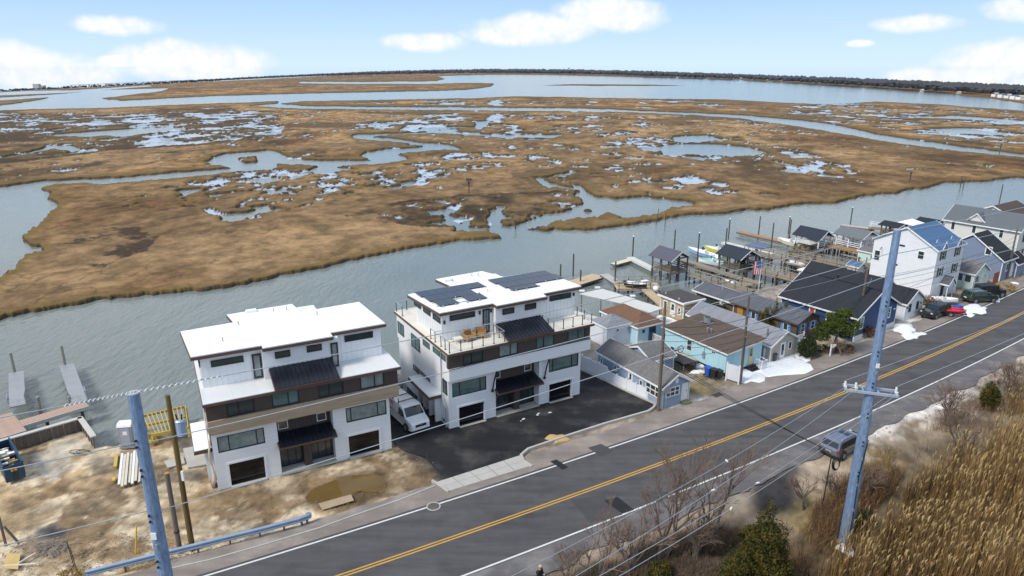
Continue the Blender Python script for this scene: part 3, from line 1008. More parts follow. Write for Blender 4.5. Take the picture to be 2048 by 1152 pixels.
# ------------------------------------------------------------------ the two new duplexes
def duplex(name, label, ox, oy, ang, W, second):
    h = thing(name, label, 'house', (ox, oy, 0), ang)
    D = 12.3
    # --- lower storeys
    xr0, xr1 = 4.9, 9.4 if not second else 9.75           # recessed entrance bay
    g = [(1.0, 3.65, -.1, 1.95), (W - 3.75, W - 1.05, -.1, 1.95)]
    bw = [(.38, 3.9, 3.1, 4.5), (W - 3.8, W - .28, 3.25, 4.62)]
    mb = MB()
    holed_wall(mb, 'F', 0, xr0, -.3, 4.98, [g[0], bw[0]], .22)
    holed_wall(mb, 'F', xr1, W, -.3, 4.98, [g[1], bw[1]], .22)
    mb.box(0, .22, .22, D, -.3, 5.0)
    mb.box(W - .22, W, .22, D, -.3, 5.0)
    mb.box(.22, W - .22, D - .22, D, -.3, 7.6)
    mb.box(xr0 - .2, xr0, .22, .98, -.3, 4.98)
    mb.box(xr1, xr1 + .2, .22, .98, -.3, 4.98)
    mb.build('wall', M_white_lap, h)
    mb = MB()
    mb.box(xr0 - .2, xr1 + .2, .98, 1.2, -.3, 5.0)
    mb.build('entrance_wall', M_brownv, h)
    mb = MB()
    mb.box(.22, W - .22, 1.5, D - .3, 2.6, 2.8)
    mb.box(.22, W - .22, 1.3, 1.5, -.3, 7.5)
    mb.box(.22, W - .22, .23, D - .3, -.25, -.05)
    mb.build('floor_slab', M_inter, h)
    for q in g:                                             # garage openings: pale surround, dark glazed door well back
        mb = MB()
        for a0, a1, z0, z1 in ((q[0] - .16, q[0], -.02, q[3] + .16), (q[1], q[1] + .16, -.02, q[3] + .16), (q[0], q[1], q[3], q[3] + .16)):
            fbox(mb, 'F', a0, a1, .002, .05, z0, z1)
        mb.build('garage_trim', M_trim, h)
        gd = MB()
        for k in range(4):
            z0 = .02 + k * .48
            gd.box(q[0] + .01, q[1] - .01, .30, .34, z0, z0 + .455)
        gd.build('garage_door', G_door, h)
        mb = MB()
        mb.box(q[0] - .05, q[1] + .05, -.35, -.01, -.12, .03)
        mb.build('threshold', M_conc, h)
    for (a0, a1, z0, z1), sp in zip(bw, ([.24, .83], [.12, .78]) if not second else ([.22, .82], [.14, .78])):
        window(h, 'F', a0, a1, z0, z1, M_black, G_teal if second else G_curt, n=-.12, splits=sp, fr=.08, mun=.07, dep=.10)
    # --- side windows
    for a0, a1, z0, z1 in ((.2, 1.2, 3.3, 4.7), (4.2, 8.4, 2.75, 3.35)):
        window(h, 'L', a0, a1, z0, z1, M_black, G_dark, W, D, n=.0, cols=2 if a1 - a0 > 2 else 1, rows=2 if a1 - a0 < 2 else 1)
    # --- projecting band and upper storey
    v0 = -.55
    ur = W + .75
    mb = MB()
    mb.box(-.12, ur, v0, -.002, 5.0, 6.15)
    mb.build('band', M_woodband if not second else M_white_lap, h)
    for xa, xb in ((-.12, -.002), (W + .002, W + .12)):
        MB().box(xa, xb, 0, D, 5.0, 7.55).build('upper_side_wall', M_woodband2 if not second else M_white_lap, h)
    if second:
        mb = MB()
        mb.box(-.1, ur, v0 - .04, v0 - .002, 6.13, 6.2)
        mb.build('band_cap', M_dark, h)
    wins = [(1.35, 3.4), (4.7, 6.8), (8.35, 10.4), (11.8, 13.85)] if not second else [(1.38, 3.4), (5.05, 7.1), (9.1, 11.15), (12.75, 14.85)]
    holes = [(a, b_, 6.22, 7.42) for a, b_ in wins]
    mb = MB()
    holed_wall(mb, 'F', -.1, ur, 6.15, 7.55, holes, .3, n=.38)
    mb.build('upper_wall', M_brown, h)
    for k, (a, b_, z0, z1) in enumerate(holes):
        gm = [G_dark, G_teal, G_dark, G_curt][k] if not second else [G_dark, G_curt, G_teal, G_teal][k]
        window(h, 'F', a, b_, z0, z1, M_black, gm, n=.30, splits=[.42 if k % 2 == 0 else .6], fr=.08, mun=.08, dep=.1)
    mb = MB()
    mb.box(-.1, ur, .02, .12, 6.15, 7.55)
    mb.build('inner_wall', M_inter, h)
    for a0, a1, z0, z1 in ((.1, 2.9, 6.75, 7.3), (3.7, 5.3, 6.6, 7.2), (6.1, 8.3, 5.4, 6.8), (10.3, 12.0, 5.6, 6.9)):
        window(h, 'L', a0, a1, z0, z1, M_black, G_teal if second else G_dark, W, D, n=.12, cols=2)
    # --- terrace roof
    tl, tr, tf, tb = -.3, W + .95, -.85, D + .3
    mb = MB()
    mb.box(tl, tr, tf, tb, 7.56, 7.78)
    mb.build('terrace_fascia', M_fascia, h)
    mb = MB()
    mb.box(tl + .05, tr - .05, tf + .05, tb - .05, 7.78, 7.83)
    mb.build('terrace_roof', M_deckcream if second else M_deckmem, h)
    # --- penthouse
    pm = (10.7 if not second else 11.2)
    pl = 4.6 if not second else 5.8
    x0 = .05 if not second else .5
    blocks = [(x0, pl, 2.2, 8.2), (pl, pm, 1.6, 11.0 if not second else 11.6), (pm, W + .3 if not second else W + .8, 2.45, 8.8)]
    mb = MB()
    for a, b_, c, d in blocks:
        mb.box(a, b_, c, d, 7.83, 10.44)
    mb.build('penthouse_wall', M_white_batten, h)
    bat = MB().box(-.03, .03, -.03, 0, 7.84, 10.43).mesh('batten', M_trim)
    batl = MB().box(-.03, 0, -.03, .03, 7.84, 10.43).mesh('batten', M_trim)
    for (a, b_, c, d) in (blocks[0], blocks[2]):
        k = int((b_ - a) / .42)
        for i in range(1, k):
            place('batten', bat, h, (a + (b_ - a) * i / k, c, 0))
    a, b_, c, d = blocks[0]
    for i in range(1, 14):
        place('batten', batl, h, (a, c + (d - c) * i / 14, 0))
    pw = M_black
    if not second:
        wl = [(.8, 3.22, 9.5, 10.05, 2.2, 2), (5.55, 6.75, 9.52, 10.1, 1.6, 1), (8.08, 9.3, 9.58, 10.15, 1.6, 1), (11.42, 13.9, 9.58, 10.16, 2.45, 2)]
        dl = [(3.85, 4.55, 7.9, 10.0, 2.2), (10.02, 10.62, 7.9, 10.05, 1.6)]
    else:
        wl = [(1.32, 3.9, 9.7, 10.25, 2.2, 2), (6.53, 7.8, 9.57, 10.16, 1.6, 1), (9.0, 10.26, 9.6, 10.2, 1.6, 1), (12.38, 14.92, 9.7, 10.26, 2.45, 2)]
        dl = [(4.72, 5.45, 7.9, 10.25, 2.2)]
    for a, b_, z0, z1, v, c in wl:
        window(h, 'F', a, b_, z0, z1, pw, G_dark, n=-v + .03, cols=c, dep=.06)
    for a, b_, z0, z1, v in dl:
        window(h, 'F', a, b_, z0, z1, pw, G_curt, n=-v + .03, cols=2 if second else 1, rows=1, fr=.12, dep=.07, name='terrace_door')
    for k in range(3):
        y0 = 2.35 + k * 2.3
        mb = MB()
        window(h, 'L', y0, y0 + 1.65, 9.55, 10.1, pw, G_dark, n=-x0 + .03, cols=1, dep=.06)
    # --- penthouse roof
    if not second:
        plan = [(-.6, 1.75), (4.6, 1.75), (4.6, 1.1), (10.25, 1.15), (10.25, 2.05), (W + .75, 2.1), (W + .3, 9.0), (9.15, 8.6), (8.85, 11.3), (2.95, 10.9), (3.25, 8.5), (-1.0, 8.2)]
    else:
        plan = [(.2, 1.85), (5.7, 1.9), (5.7, 1.1), (11.3, 1.15), (11.45, 2.1), (W + 1.5, 2.2), (W + 1.0, 9.0), (10.9, 9.1), (9.9, 12.2), (4.2, 11.9), (4.6, 8.9), (-.3, 8.5)]
    mb = MB()
    mb.prism(plan, 10.45, 10.70)
    mb.build('roof_fascia', M_fascia, h)
    cx = sum(q[0] for q in plan) / len(plan)
    cy = sum(q[1] for q in plan) / len(plan)
    mb = MB()
    mb.prism([(q[0] + .06 * (1 if q[0] < cx else -1), q[1] + .06 * (1 if q[1] < cy else -1)) for q in plan], 10.70, 10.78)
    mb.build('roof', M_member, h)
    vent = MB().tube([(0, 0, 10.78), (0, 0, 11.12)], .05, 8).mesh('vent_pipe', M_conc)
    for x, y in ((2.0, 4.2), (3.6, 7.6), (6.9, 9.8), (8.0, 9.6), (10.2, 7.0)) if not second else ((5.4, 10.2), (8.0, 10.9), (8.6, 10.6), (6.9, 5.2), (3.1, 4.6)):
        place('vent_pipe', vent, h, (x, y, 0))
    mb = MB()
    mb.box(4.6, 5.5, 10.3, 10.8, 10.78, 11.0)
    mb.build('roof_hatch', M_member, h)
    # --- standing seam awnings: one panel at a time
    def awning(a0, a1, ya, za, yb, zb, n, nm):
        k = (a1 - a0) / n
        me = MB().slab([(0, yb, zb), (k - .02, yb, zb), (k - .02, ya, za), (0, ya, za)], .06).slab([(k - .035, yb, zb + .055), (k, yb, zb + .055), (k, ya, za + .055), (k - .035, ya, za + .055)], .05).mesh('roof_panel', M_seam)
        fr = MB().slab([(a0 - .06, yb - .04, zb - .062), (a1 + .06, yb - .04, zb - .062), (a1 + .06, ya, za - .062), (a0 - .06, ya, za - .062)], .14)
        o = fr.build(nm, M_fascia, h)
        for i in range(n):
            place('roof_panel', me, o, (a0 + i * k, 0, 0))
    if not second:
        awning(5.0, 10.0, 1.6, 8.8, -.95, 7.98, 13, 'awning')
    else:
        awning(5.8, 10.75, 1.6, 8.8, -.95, 7.98, 13, 'awning')
    awning(xr0 - .05, xr1 + .05, .96, 3.25, -.75, 2.72, 12, 'entrance_awning')
    # --- entrance bay glazing
    mid = (xr0 + xr1) / 2
    for a0, a1, sp in ((xr0 + .1, mid - .35, [.36, .72]), (mid + .35, xr1 - .1, [.36, .72])):
        window(h, 'F', a0, a1, .05, 2.45, M_black, G_dark, n=-.98, splits=sp, hsplit=[.85], fr=.09, mun=.07, dep=.08, name='entrance_glazing')
    for a0 in (xr0 + .2, xr1 - 1.15):
        window(h, 'F', a0, a0 + .8, 3.5, 4.25, M_trim, G_dark, n=-.98, fr=.06, dep=.06)
    mb = MB()
    mb.box(mid - .3, mid + .3, .2, .97, -.05, 2.7)
    mb.build('entrance_pier', M_brownv, h)
    mb = MB()
    mb.box(xr0 + .02, xr1 - .02, -.25, .95, -.1, .05)
    mb.build('entrance_slab', M_conc, h)
    # --- side entrance canopy
    mb = MB()
    mb.box(-1.35, -.002, 1.4, 6.6, 2.62, 2.92)
    mb.build('canopy', M_fascia, h)
    mb = MB()
    mb.box(-1.30, -.002, 1.45, 6.55, 2.92, 2.97)
    mb.build('canopy_roof', M_member, h)
    for y in (2.0, 3.4, 4.8, 6.2):
        mb = MB()
        mb.box(-.55, -.003, y - .12, y + .12, -.2, 2.62)
        mb.build('pier', M_white_batten, h)
    for y in (1.0, 2.3, 3.7, 5.1):
        mb = MB()
        mb.box(-.03, -.002, y, y + .45, .25, .5)
        mb.build('flood_vent', M_dark, h)
    # --- rainwater pipe
    mb = MB()
    mb.tube([(-.22, 1.0, 7.5), (-.22, 1.0, 3.0), (-.22, .25, 2.2), (-.22, .25, .1)] if second else [(-.22, .6, 7.4), (-.22, .6, .1)], .05, 6)
    mb.build('downpipe', M_white_batten if not second else M_steel, h)
    lamp = MB().box(-.07, .07, -.16, 0, -.16, .12).box(-.10, .10, -.2, 0, .12, .16).mesh('wall_lamp', M_dark)
    for x, v, z in (((-.0, 0, 0),) if not second else ((.75, 2.2, 9.7), (4.4, 2.2, 10.0), (5.6, 2.2, 10.0), (11.6, 2.45, 9.85), (15.25, 2.45, 10.0))):
        if second:
            place('wall_lamp', lamp, h, (x, v, z))
    if second:
        # struts under the band
        for x in (4.6, 10.4):
            mb = MB()
            mb.tube([(x - .1, -.12, 2.9), (x, -.28, 4.0), (x + .15, -.5, 4.98)], .07, 6)
            mb.box(x - .2, x, -.2, -.003, 2.75, 2.95)
            mb.build('strut', M_black, h)
        # solar arrays
        pn = MB().box(0, .98, 0, 1.66, 0, .045).mesh('solar_panel', M_solar)
        rowsL = [(.75, 7, 6.55), (.65, 7, 4.85), (.95, 5, 3.15)]
        for y, (xs, n) in ((6.75, (.45, 7)), (5.05, (.65, 5)), (3.35, (.9, 5))):
            for i in range(n):
                if abs(y - 3.35) < .1 and i == 2:
                    continue
                place('solar_panel', pn, h, (xs + i * 1.0, y, 10.86))
        for y, (xs, n) in ((6.95, (8.7, 7)), (5.25, (8.95, 7)), (4.15, (9.2, 3))):
            for i in range(n):
                place('solar_panel', pn, h, (xs + i * 1.0, y, 10.86), scale=(1, .62, 1) if y < 5 else None)
        rk = MB()
        for y in (3.6, 4.7, 5.3, 6.4, 7.0, 8.1):
            rk.box(.7 if y < 6.5 else .5, 5.6 if y < 6.5 else 7.4, y, y + .05, 10.79, 10.855)
        for y in (4.4, 5.5, 6.6, 7.2, 8.3):
            rk.box(9.0, 12.1 if y < 5 else 15.7, y, y + .05, 10.79, 10.855)
        rk.build('solar_rail', M_steel, h)
        clampm = MB().box(0, .12, 0, .12, 0, .16).mesh('clamp', M_steel)
        for x, y in ((1.1, 3.15), (2.4, 3.15), (3.6, 3.1), (4.9, 3.1), (5.8, 5.0), (7.4, 6.6), (9.4, 4.0), (10.6, 3.95), (12.2, 4.1), (13.6, 5.1), (15.0, 5.1)):
            place('clamp', clampm, h, (x, y, 10.78))
        # terrace railings: posts, rail and wires
        post = MB().box(-.03, .03, -.03, .03, 7.83, 8.85).box(-.07, .07, -.07, .07, 7.83, 7.87).mesh('rail_post', M_black)

        def railing(pts):
            pts = [Vector((*q, 0)) for q in pts]
            mb = MB()
            for i in range(len(pts) - 1):
                a, b_ = pts[i], pts[i + 1]
                L = (b_ - a).length
                n = max(1, round(L / 1.15))
                for k in range(n + (1 if i == len(pts) - 2 else 0)):
                    q = a + (b_ - a) * k / n
                    place('rail_post', post, h, q)
                mb.tube([a + Vector((0, 0, 8.85)), b_ + Vector((0, 0, 8.85))], .035, 6)
                for z in (8.0, 8.17, 8.34, 8.51, 8.68):
                    mb.tube([a + Vector((0, 0, z)), b_ + Vector((0, 0, z))], .008, 4)
            mb.build('railing', M_steel, h)
        railing([(-.1, 3.4), (-.1, 2.4), (.75, 2.35)])
        railing([(-.05, 1.2), (-.05, -.6), (5.55, -.6), (5.55, 1.5)])
        railing([(10.95, 1.4), (10.95, -.6), (W + .75, -.6), (W + .75, 4.4)])
        railing([(-.1, 10.6), (-.1, 12.3), (2.2, 12.3)])
    return h


H1 = duplex('duplex_house', 'new white duplex with tan wood band, bare white roof and no terrace railing', -23.34, 48.27, math.atan2(6.54, 12.68), 14.3, False)
H2 = duplex('duplex_house', 'new white duplex with dark solar panels on its roof and railed terraces', -5.79, 57.94, math.atan2(7.29, 12.72), 14.66, True)
# loose tan wrap hanging from the unfinished corner
mb = MB()
rg = []
for k in range(9):
    z = 4.95 - k * .62
    wv = .12 * math.sin(k * 1.3)
    rg.append([(-.16 - .02 * k + wv, .35, z), (-.22 - .16 * (k / 8) ** 2 + wv, .9, z - .05), (-.16 - .22 * (k / 8) ** 2 + wv, 1.6 - .05 * k, z), (-.15 - .2 * (k / 8) ** 2 + wv, 1.6 - .05 * k, z + .02), (-.20 - .14 * (k / 8) ** 2 + wv, .9, z - .03), (-.14 + wv, .35, z + .02)])
mb.loft(rg)
mb.build('house_wrap', mat('tan_wrap', (.46, .38, .28), .7, var=.1), H1, smooth=True)
# wicker seats on the terrace


def wicker_chair(label, x, y, r):
    c = thing('wicker_chair', label, 'chair', H2.matrix_basis @ Vector((x, y, 7.83)), H2.rotation_euler.z + r)
    MB().box(-.4, .4, -.4, .4, .12, .40).build('seat', M_wicker, c, bevel=.04)
    MB().box(-.42, .42, .34, .48, .15, .92).build('backrest', M_wicker, c, bevel=.04)
    for s_ in (-1, 1):
        MB().box(s_ * .40, s_ * .54, -.40, .44, .0, .62).build('armrest', M_wicker, c, bevel=.03)
    return c


bpy.context.view_layer.update()
wicker_chair('brown wicker chair on the railed terrace, nearer the solar-roofed corner', 2.9, 1.3, 0.2)
wicker_chair('brown wicker chair on the railed terrace, nearer the terrace door', 4.1, 1.5, -.5)
t = thing('terrace_table', 'small pale table beside the wicker chairs on the terrace', 'table', H2.matrix_basis @ Vector((1.7, 1.3, 7.83)), H2.rotation_euler.z)
MB().box(-.4, .4, -.35, .35, .42, .47).build('table_top', M_deckcream, t)
lg = MB().box(-.03, .03, -.03, .03, 0, .42).mesh('leg', M_deckcream)
for sx_ in (-.34, .34):
    for sy_ in (-.29, .29):
        place('leg', lg, t, (sx_, sy_, 0))
# ------------------------------------------------------------------ the cottage row
def shingle(name, col, col2=None):
    return mat(name, col, .9, var=.22, vs=3.5, fine=.5, fs=11, col2=col2, lines=('Y', .3, .12, .10), bump=.25, bs=14, spec=.15)


def lap(name, col, ax='Z', sp=.15, var=.06):
    return mat(name, col, .6, var=var, lines=(ax, sp, .13, .24))


R_grey = shingle('grey_shingle', (.175, .170, .165), (.125, .122, .120))
R_pale = shingle('pale_grey_shingle', (.235, .245, .265), (.19, .20, .22))
R_brown = shingle('brown_shingle', (.125, .092, .070), (.088, .066, .052))
R_rust = shingle('rust_brown_shingle', (.17, .098, .062), (.135, .08, .055))
R_slate = shingle('slate_grey_shingle', (.115, .122, .138), (.09, .096, .112))
R_char = shingle('charcoal_shingle', (.033, .035, .043), (.025, .027, .034))
R_blue = shingle('blue_shingle', (.085, .155, .27), (.065, .125, .225))
R_black = shingle('black_shingle', (.028, .030, .036))
R_metal = mat('grey_ribbed_metal', (.135, .150, .160), .4, metal=.3, var=.1, lines=('Y', .32, .14, .4))
R_mbrown = shingle('dark_brown_shingle', (.085, .066, .058))
W_bluegrey = lap('blue_grey_siding', (.27, .345, .46))
W_cyan = lap('pale_cyan_siding', (.40, .63, .70), 'XY', .22)
W_cyan2 = lap('light_blue_siding', (.42, .63, .74))
W_tan = lap('tan_siding', (.46, .35, .20))
W_beige = lap('beige_siding', (.42, .375, .32))
W_wood = mat('brown_wood_wall', (.105, .068, .048), .8, var=.3, fine=.3, fs=8, lines=('Z', .2, .12, .3))
W_navy = lap('navy_siding', (.022, .060, .165))
W_white = lap('white_siding', (.72, .73, .75))
W_mint = lap('mint_siding', (.55, .68, .60))
W_bgrey2 = lap('slate_blue_siding', (.19, .235, .34))
W_cream = lap('cream_siding', (.66, .65, .60))
M_blueshut = mat('blue_shutter', (.10, .27, .60), .6)
M_redsh = mat('red_shutter', (.50, .05, .05), .6)
M_dshut = mat('charcoal_shutter', (.035, .035, .045), .6)
M_door = mat('white_door', (.74, .74, .76), .4, var=.03)
M_bluedoor = mat('dark_blue_door', (.03, .07, .13), .4)
M_block = mat('block_foundation', (.33, .32, .30), .9, var=.2, lines=('Z', .2, .1, .3))
M_redwood = mat('red_wood', (.30, .085, .045), .7, var=.2, lines=('XY', .16, .12, .4))
M_vinyl = mat('white_vinyl', (.74, .75, .78), .4, var=.03)


def house(name, label, loc, ang, W, D, he, hr, wm_, rm, axis='v', ov=.3, z0=-.2, tm=None, cat='house', part=None, gable_m=None, hip=0.0, th=.14):
    """a gabled (or hipped) house; ridge along v (depth) or u (along the road). part: add to an existing thing at its local offset"""
    tm = tm or M_trim
    if part:
        h, (ou, ovv) = part
    else:
        h, (ou, ovv) = thing(name, label, cat, loc, ang), (0, 0)
    x0, x1, y0, y1 = ou, ou + W, ovv, ovv + D
    mb = MB()
    mb.box(x0, x1, y0, y1, z0, he)
    wall = mb.build('wall', wm_, h)
    rise = hr - he
    if axis == 'v':
        xm = (x0 + x1) / 2
        k = rise / (W / 2)
        lo = he - ov * k
        if not hip:
            for ya, yb in ((y0, y0 + .12), (y1 - .12, y1)):
                g = MB()
                g.add([(x0, ya, he), (x1, ya, he), (xm, ya, hr), (x0, yb, he), (x1, yb, he), (xm, yb, hr)], [(0, 1, 2), (5, 4, 3), (0, 3, 4, 1), (1, 4, 5, 2), (2, 5, 3, 0)])
                g.build('gable', gable_m or wm_, h)
        ya, yb = y0 - ov, y1 + ov
        hf = hip
        r = MB()
        up = .03
        r.slab([(x0 - ov, ya, lo + up), (xm, ya + hf, hr + up), (xm, yb - hf, hr + up), (x0 - ov, yb, lo + up)], th)
        r.slab([(x1 + ov, ya, lo + up), (xm, ya + hf, hr + up), (xm, yb - hf, hr + up), (x1 + ov, yb, lo + up)], th)
        if hip:
            r.slab([(x0 - ov, ya, lo + up), (x1 + ov, ya, lo + up), (xm, ya + hf, hr + up)], th)
            r.slab([(x0 - ov, yb, lo + up), (x1 + ov, yb, lo + up), (xm, yb - hf, hr + up)], th)
        roof = r.build('roof', rm, h)
        # rake and eave boards
        f = MB()
        t2 = .05
        if not hip:
            for y in (ya - t2, yb):
                for sx_, xa in ((1, x0 - ov), (-1, x1 + ov)):
                    f.add([(xa, y, lo - .16), (xa, y, lo + .05), (xm, y, hr + .05), (xm, y, hr - .16), (xa, y + t2, lo - .16), (xa, y + t2, lo + .05), (xm, y + t2, hr + .05), (xm, y + t2, hr - .16)],
                          [(0, 1, 2, 3), (7, 6, 5, 4), (0, 4, 5, 1), (1, 5, 6, 2), (2, 6, 7, 3), (3, 7, 4, 0)])
        for xa in (x0 - ov - t2, x1 + ov):
            f.box(xa, xa + t2, ya, yb, lo - .14, lo + .05)
        if hip:
            f.box(x0 - ov, x1 + ov, ya - t2, ya, lo - .14, lo + .05)
        f.build('fascia', tm, h)
    else:
        ym = (y0 + y1) / 2
        k = rise / (D / 2)
        lo = he - ov * k
        for xa, xb in ((x0, x0 + .12), (x1 - .12, x1)):
            g = MB()
            g.add([(xa, y0, he), (xa, y1, he), (xa, ym, hr), (xb, y0, he), (xb, y1, he), (xb, ym, hr)], [(0, 2, 1), (3, 4, 5), (0, 1, 4, 3), (1, 2, 5, 4), (2, 0, 3, 5)])
            g.build('gable', gable_m or wm_, h)
        xa, xb = x0 - ov, x1 + ov
        r = MB()
        up = .03
        r.slab([(xa, y0 - ov, lo + up), (xb, y0 - ov, lo + up), (xb, ym, hr + up), (xa, ym, hr + up)], th)
        r.slab([(xa, y1 + ov, lo + up), (xb, y1 + ov, lo + up), (xb, ym, hr + up), (xa, ym, hr + up)], th)
        roof = r.build('roof', rm, h)
        f = MB()
        t2 = .05
        for x in (xa - t2, xb):
            for ya in (y0 - ov, y1 + ov):
                f.add([(x, ya, lo - .16), (x, ya, lo + .05), (x, ym, hr + .05), (x, ym, hr - .16), (x + t2, ya, lo - .16), (x + t2, ya, lo + .05), (x + t2, ym, hr + .05), (x + t2, ym, hr - .16)],
                      [(0, 1, 2, 3), (7, 6, 5, 4), (0, 4, 5, 1), (1, 5, 6, 2), (2, 6, 7, 3), (3, 7, 4, 0)])
        for ya in (y0 - ov - t2, y1 + ov):
            f.box(xa, xb, ya, ya + t2, lo - .14, lo + .05)
        f.build('fascia', tm, h)
    c = MB()
    for x in (x0 - .02, x1 - .10):
        for y in (y0 - .02, y1 - .10):
            c.box(x, x + .12, y, y + .12, z0 + .05, he - .02)
    c.build('corner_board', tm, h)['kind'] = 'stuff'
    return h, roof


def shutters(h, face, a0, a1, z0, z1, m, W=0, D=0, n=0, wd=.32):
    for a, b_ in ((a0 - wd - .02, a0 - .02), (a1 + .02, a1 + wd + .02)):
        mb = MB()
        fbox(mb, face, a, b_, n, n + .04, z0, z1, W, D)
        mb.build('shutter', m, h)


rad = math.radians
# 1. long blue-grey cottage by the new drive
h, rf = house('cottage', 'long blue-grey cottage with grey shingle roof behind the white vinyl fence', (14.75, 62.2, 0), rad(30), 3.5, 10.6, 2.25, 3.25, W_bluegrey, R_grey, ov=.22)
window(h, 'F', .35, 2.15, .95, 1.95, M_trim, G_dark, n=0, cols=3, rows=2, fr=.09, mun=.09, dep=.07)
door(h, 'F', 2.55, 3.2, .15, 1.95, M_door, M_trim)
window(h, 'L', .3, 2.5, .75, 1.95, M_trim, G_dark, 3.5, 10.6, cols=3, rows=2, fr=.09, mun=.09, dep=.07)
window(h, 'L', 2.95, 3.45, 1.05, 1.7, M_trim, G_dark, 3.5, 10.6, fr=.08, dep=.07)
door(h, 'L', 4.6, 5.2, .1, 1.85, M_door, M_trim, 3.5, 10.6, lite=(1.0, 1.6))
window(h, 'L', 7.2, 7.65, 1.05, 1.75, M_trim, G_dark, 3.5, 10.6, fr=.08, dep=.07)
window(h, 'L', 9.6, 10.0, 1.0, 1.7, M_trim, G_dark, 3.5, 10.6, fr=.08, dep=.07)
MB().box(2.4, 3.3, -.75, -.02, -.15, .12).build('step', mat('green_mat', (.10, .115, .06), .9), h)
MB().box(1.55, 1.95, -.05, -.005, 2.25, 2.75).build('gable_vent', M_trim, h)
house('', '', None, 0, 3.1, 4.4, 2.2, 3.1, W_bluegrey, R_grey, axis='u', ov=.2, part=(h, (3.45, 5.6)))
window(h, 'F', 4.6, 5.2, 1.2, 1.8, M_trim, G_dark, n=-5.6, fr=.08, dep=.07)
# 2. white shed with a hipped roof
h, rf = house('shed', 'small white shed with hipped grey roof behind the solar-roofed duplex', (11.3, 78.0, 0), rad(30), 3.7, 3.2, 2.45, 3.3, mat('white_smooth', (.62, .64, .68), .5, var=.05), R_pale, ov=.15, hip=1.6, cat='shed')
door(h, 'F', .35, 1.25, .05, 1.9, M_door, M_trim)
door(h, 'L', .7, 1.8, .05, 1.95, M_door, M_trim, 3.7, 3.2)
MB().box(1.5, 1.65, -.14, -.002, 1.75, 2.0).build('wall_lamp', M_dark, h)
MB().box(3.35, 3.62, -.2, -.002, 1.3, 1.9).build('meter_box', M_steel, h)
# 3. light blue cottage with rust-brown hip roof
h, rf = house('cottage', 'light blue cottage with rust-brown hipped roof and dark blue door', (15.1, 78.6, 0), rad(31), 4.0, 7.0, 2.3, 3.4, W_cyan2, R_rust, ov=.2, hip=2.0)
MB().box(-.02, .8, -.05, -.002, -.2, .4).build('skirting_board', M_trim, h)
window(h, 'F', .75, 1.1, 1.35, 1.75, M_dark, G_dark, fr=.04)
MB().box(1.75, 2.9, -.04, -.002, .1, 2.15).build('door', M_bluedoor, h)
MB().box(1.95, 2.7, -.06, -.042, 1.2, 2.0).build('pane', G_dark, h)
# 4. tan cottage with a flat dark roof, up on the deck
h = thing('cottage', 'small tan cottage with flat dark roof and white trim by the green water', 'house', (22.35, 86.0, 0), rad(31))
W4, D4 = 3.3, 4.4
MB().box(0, W4, 0, D4, -1.2, 2.6).build('wall', W_tan, h)
MB().box(-.35, W4 + .35, -.3, D4 + .3, 2.6, 2.86).build('fascia', M_trim, h)
MB().box(-.3, W4 + .3, -.05, D4 + .25, 2.86, 2.9).build('roof', mat('dark_felt', (.06, .052, .048), .9, var=.2, fine=.3, fs=8), h)
c4 = MB()
for x in (-.02, W4 - .1):
    for y in (-.02, D4 - .1):
        c4.box(x, x + .12, y, y + .12, -.3, 2.58)
c4.build('corner_board', M_trim, h)['kind'] = 'stuff'
window(h, 'L', 3.0, 3.75, 1.0, 2.2, M_trim, G_dark, W4, D4, rows=2, fr=.13, dep=.07)
door(h, 'L', 1.6, 2.35, .35, 2.2, M_door, M_trim, W4, D4, lite=(.9, 1.7))
window(h, 'L', .45, 1.05, .9, 2.0, M_trim, G_dark, W4, D4, rows=2, fr=.13, dep=.07)
vp = MB().tube([(0, 0, 2.9), (0, 0, 3.15)], .05, 6).mesh('vent_pipe', M_trim)
place('vent_pipe', vp, h, (.2, 1.2, 0))
place('vent_pipe', vp, h, (.4, 3.9, 0))
d4 = thing('patio_deck', 'white painted patio deck in front of the tan cottage', 'deck', (19.6, 81.0, 0), rad(31))
for i in range(14):
    MB().box(0.0 + i * .32, .3 + i * .32, .2, 5.2, .2, .28).build('plank', M_member, d4)
MB().box(-.02, 4.5, .12, .2, -.15, .27).build('deck_rim', M_trim, d4)
# 5. pale cyan cottage with the brown roof
h = thing('cottage', 'pale cyan cottage with brown low-pitch roof beside the road', 'house', (23.1, 69.6, 0), rad(32))
W5, D5 = 5.7, 9.3
zt = lambda x, y: 2.78 + .07 * x
MB().prism([(0, 0), (W5, 0), (W5, D5), (0, D5)], .35, zt).build('wall', W_cyan, h)
MB().box(.15, W5 - .15, .15, D5 - .15, -.3, .35).build('foundation', M_inter, h)
r = MB()
o_ = .32
r.slab([(-o_, -o_, 2.80), (W5 + o_, -o_, 3.24), (W5 + o_, D5 + o_, 3.24), (-o_, D5 + o_, 2.80)], .05)
r.build('roof', R_brown, h)
f = MB()
f.slab([(-o_ - .03, -o_ - .03, 2.745), (W5 + o_ + .03, -o_ - .03, 3.185), (W5 + o_ + .03, D5 + o_ + .03, 3.185), (-o_ - .03, D5 + o_ + .03, 2.745)], .17)
f.build('fascia', M_trim, h)
MB().box(3.55, 4.25, -.05, -.002, .5, 2.55).build('door', mat('cream_door', (.62, .52, .28), .5), h)
MB().box(3.7, 4.1, -.065, -.052, 1.5, 2.4).build('pane', G_dark, h)
window(h, 'L', 1.55, 2.1, 1.95, 2.3, M_trim, G_dark, W5, D5, cols=2, fr=.06)
window(h, 'L', 5.0, 5.75, 1.1, 2.35, M_trim, G_dark, W5, D5, rows=2, fr=.05)
MB().box(-.14, -.002, 2.95, 3.3, 1.0, 1.75).build('meter_box', mat('grey_blue_box', (.22, .29, .33), .5), h)
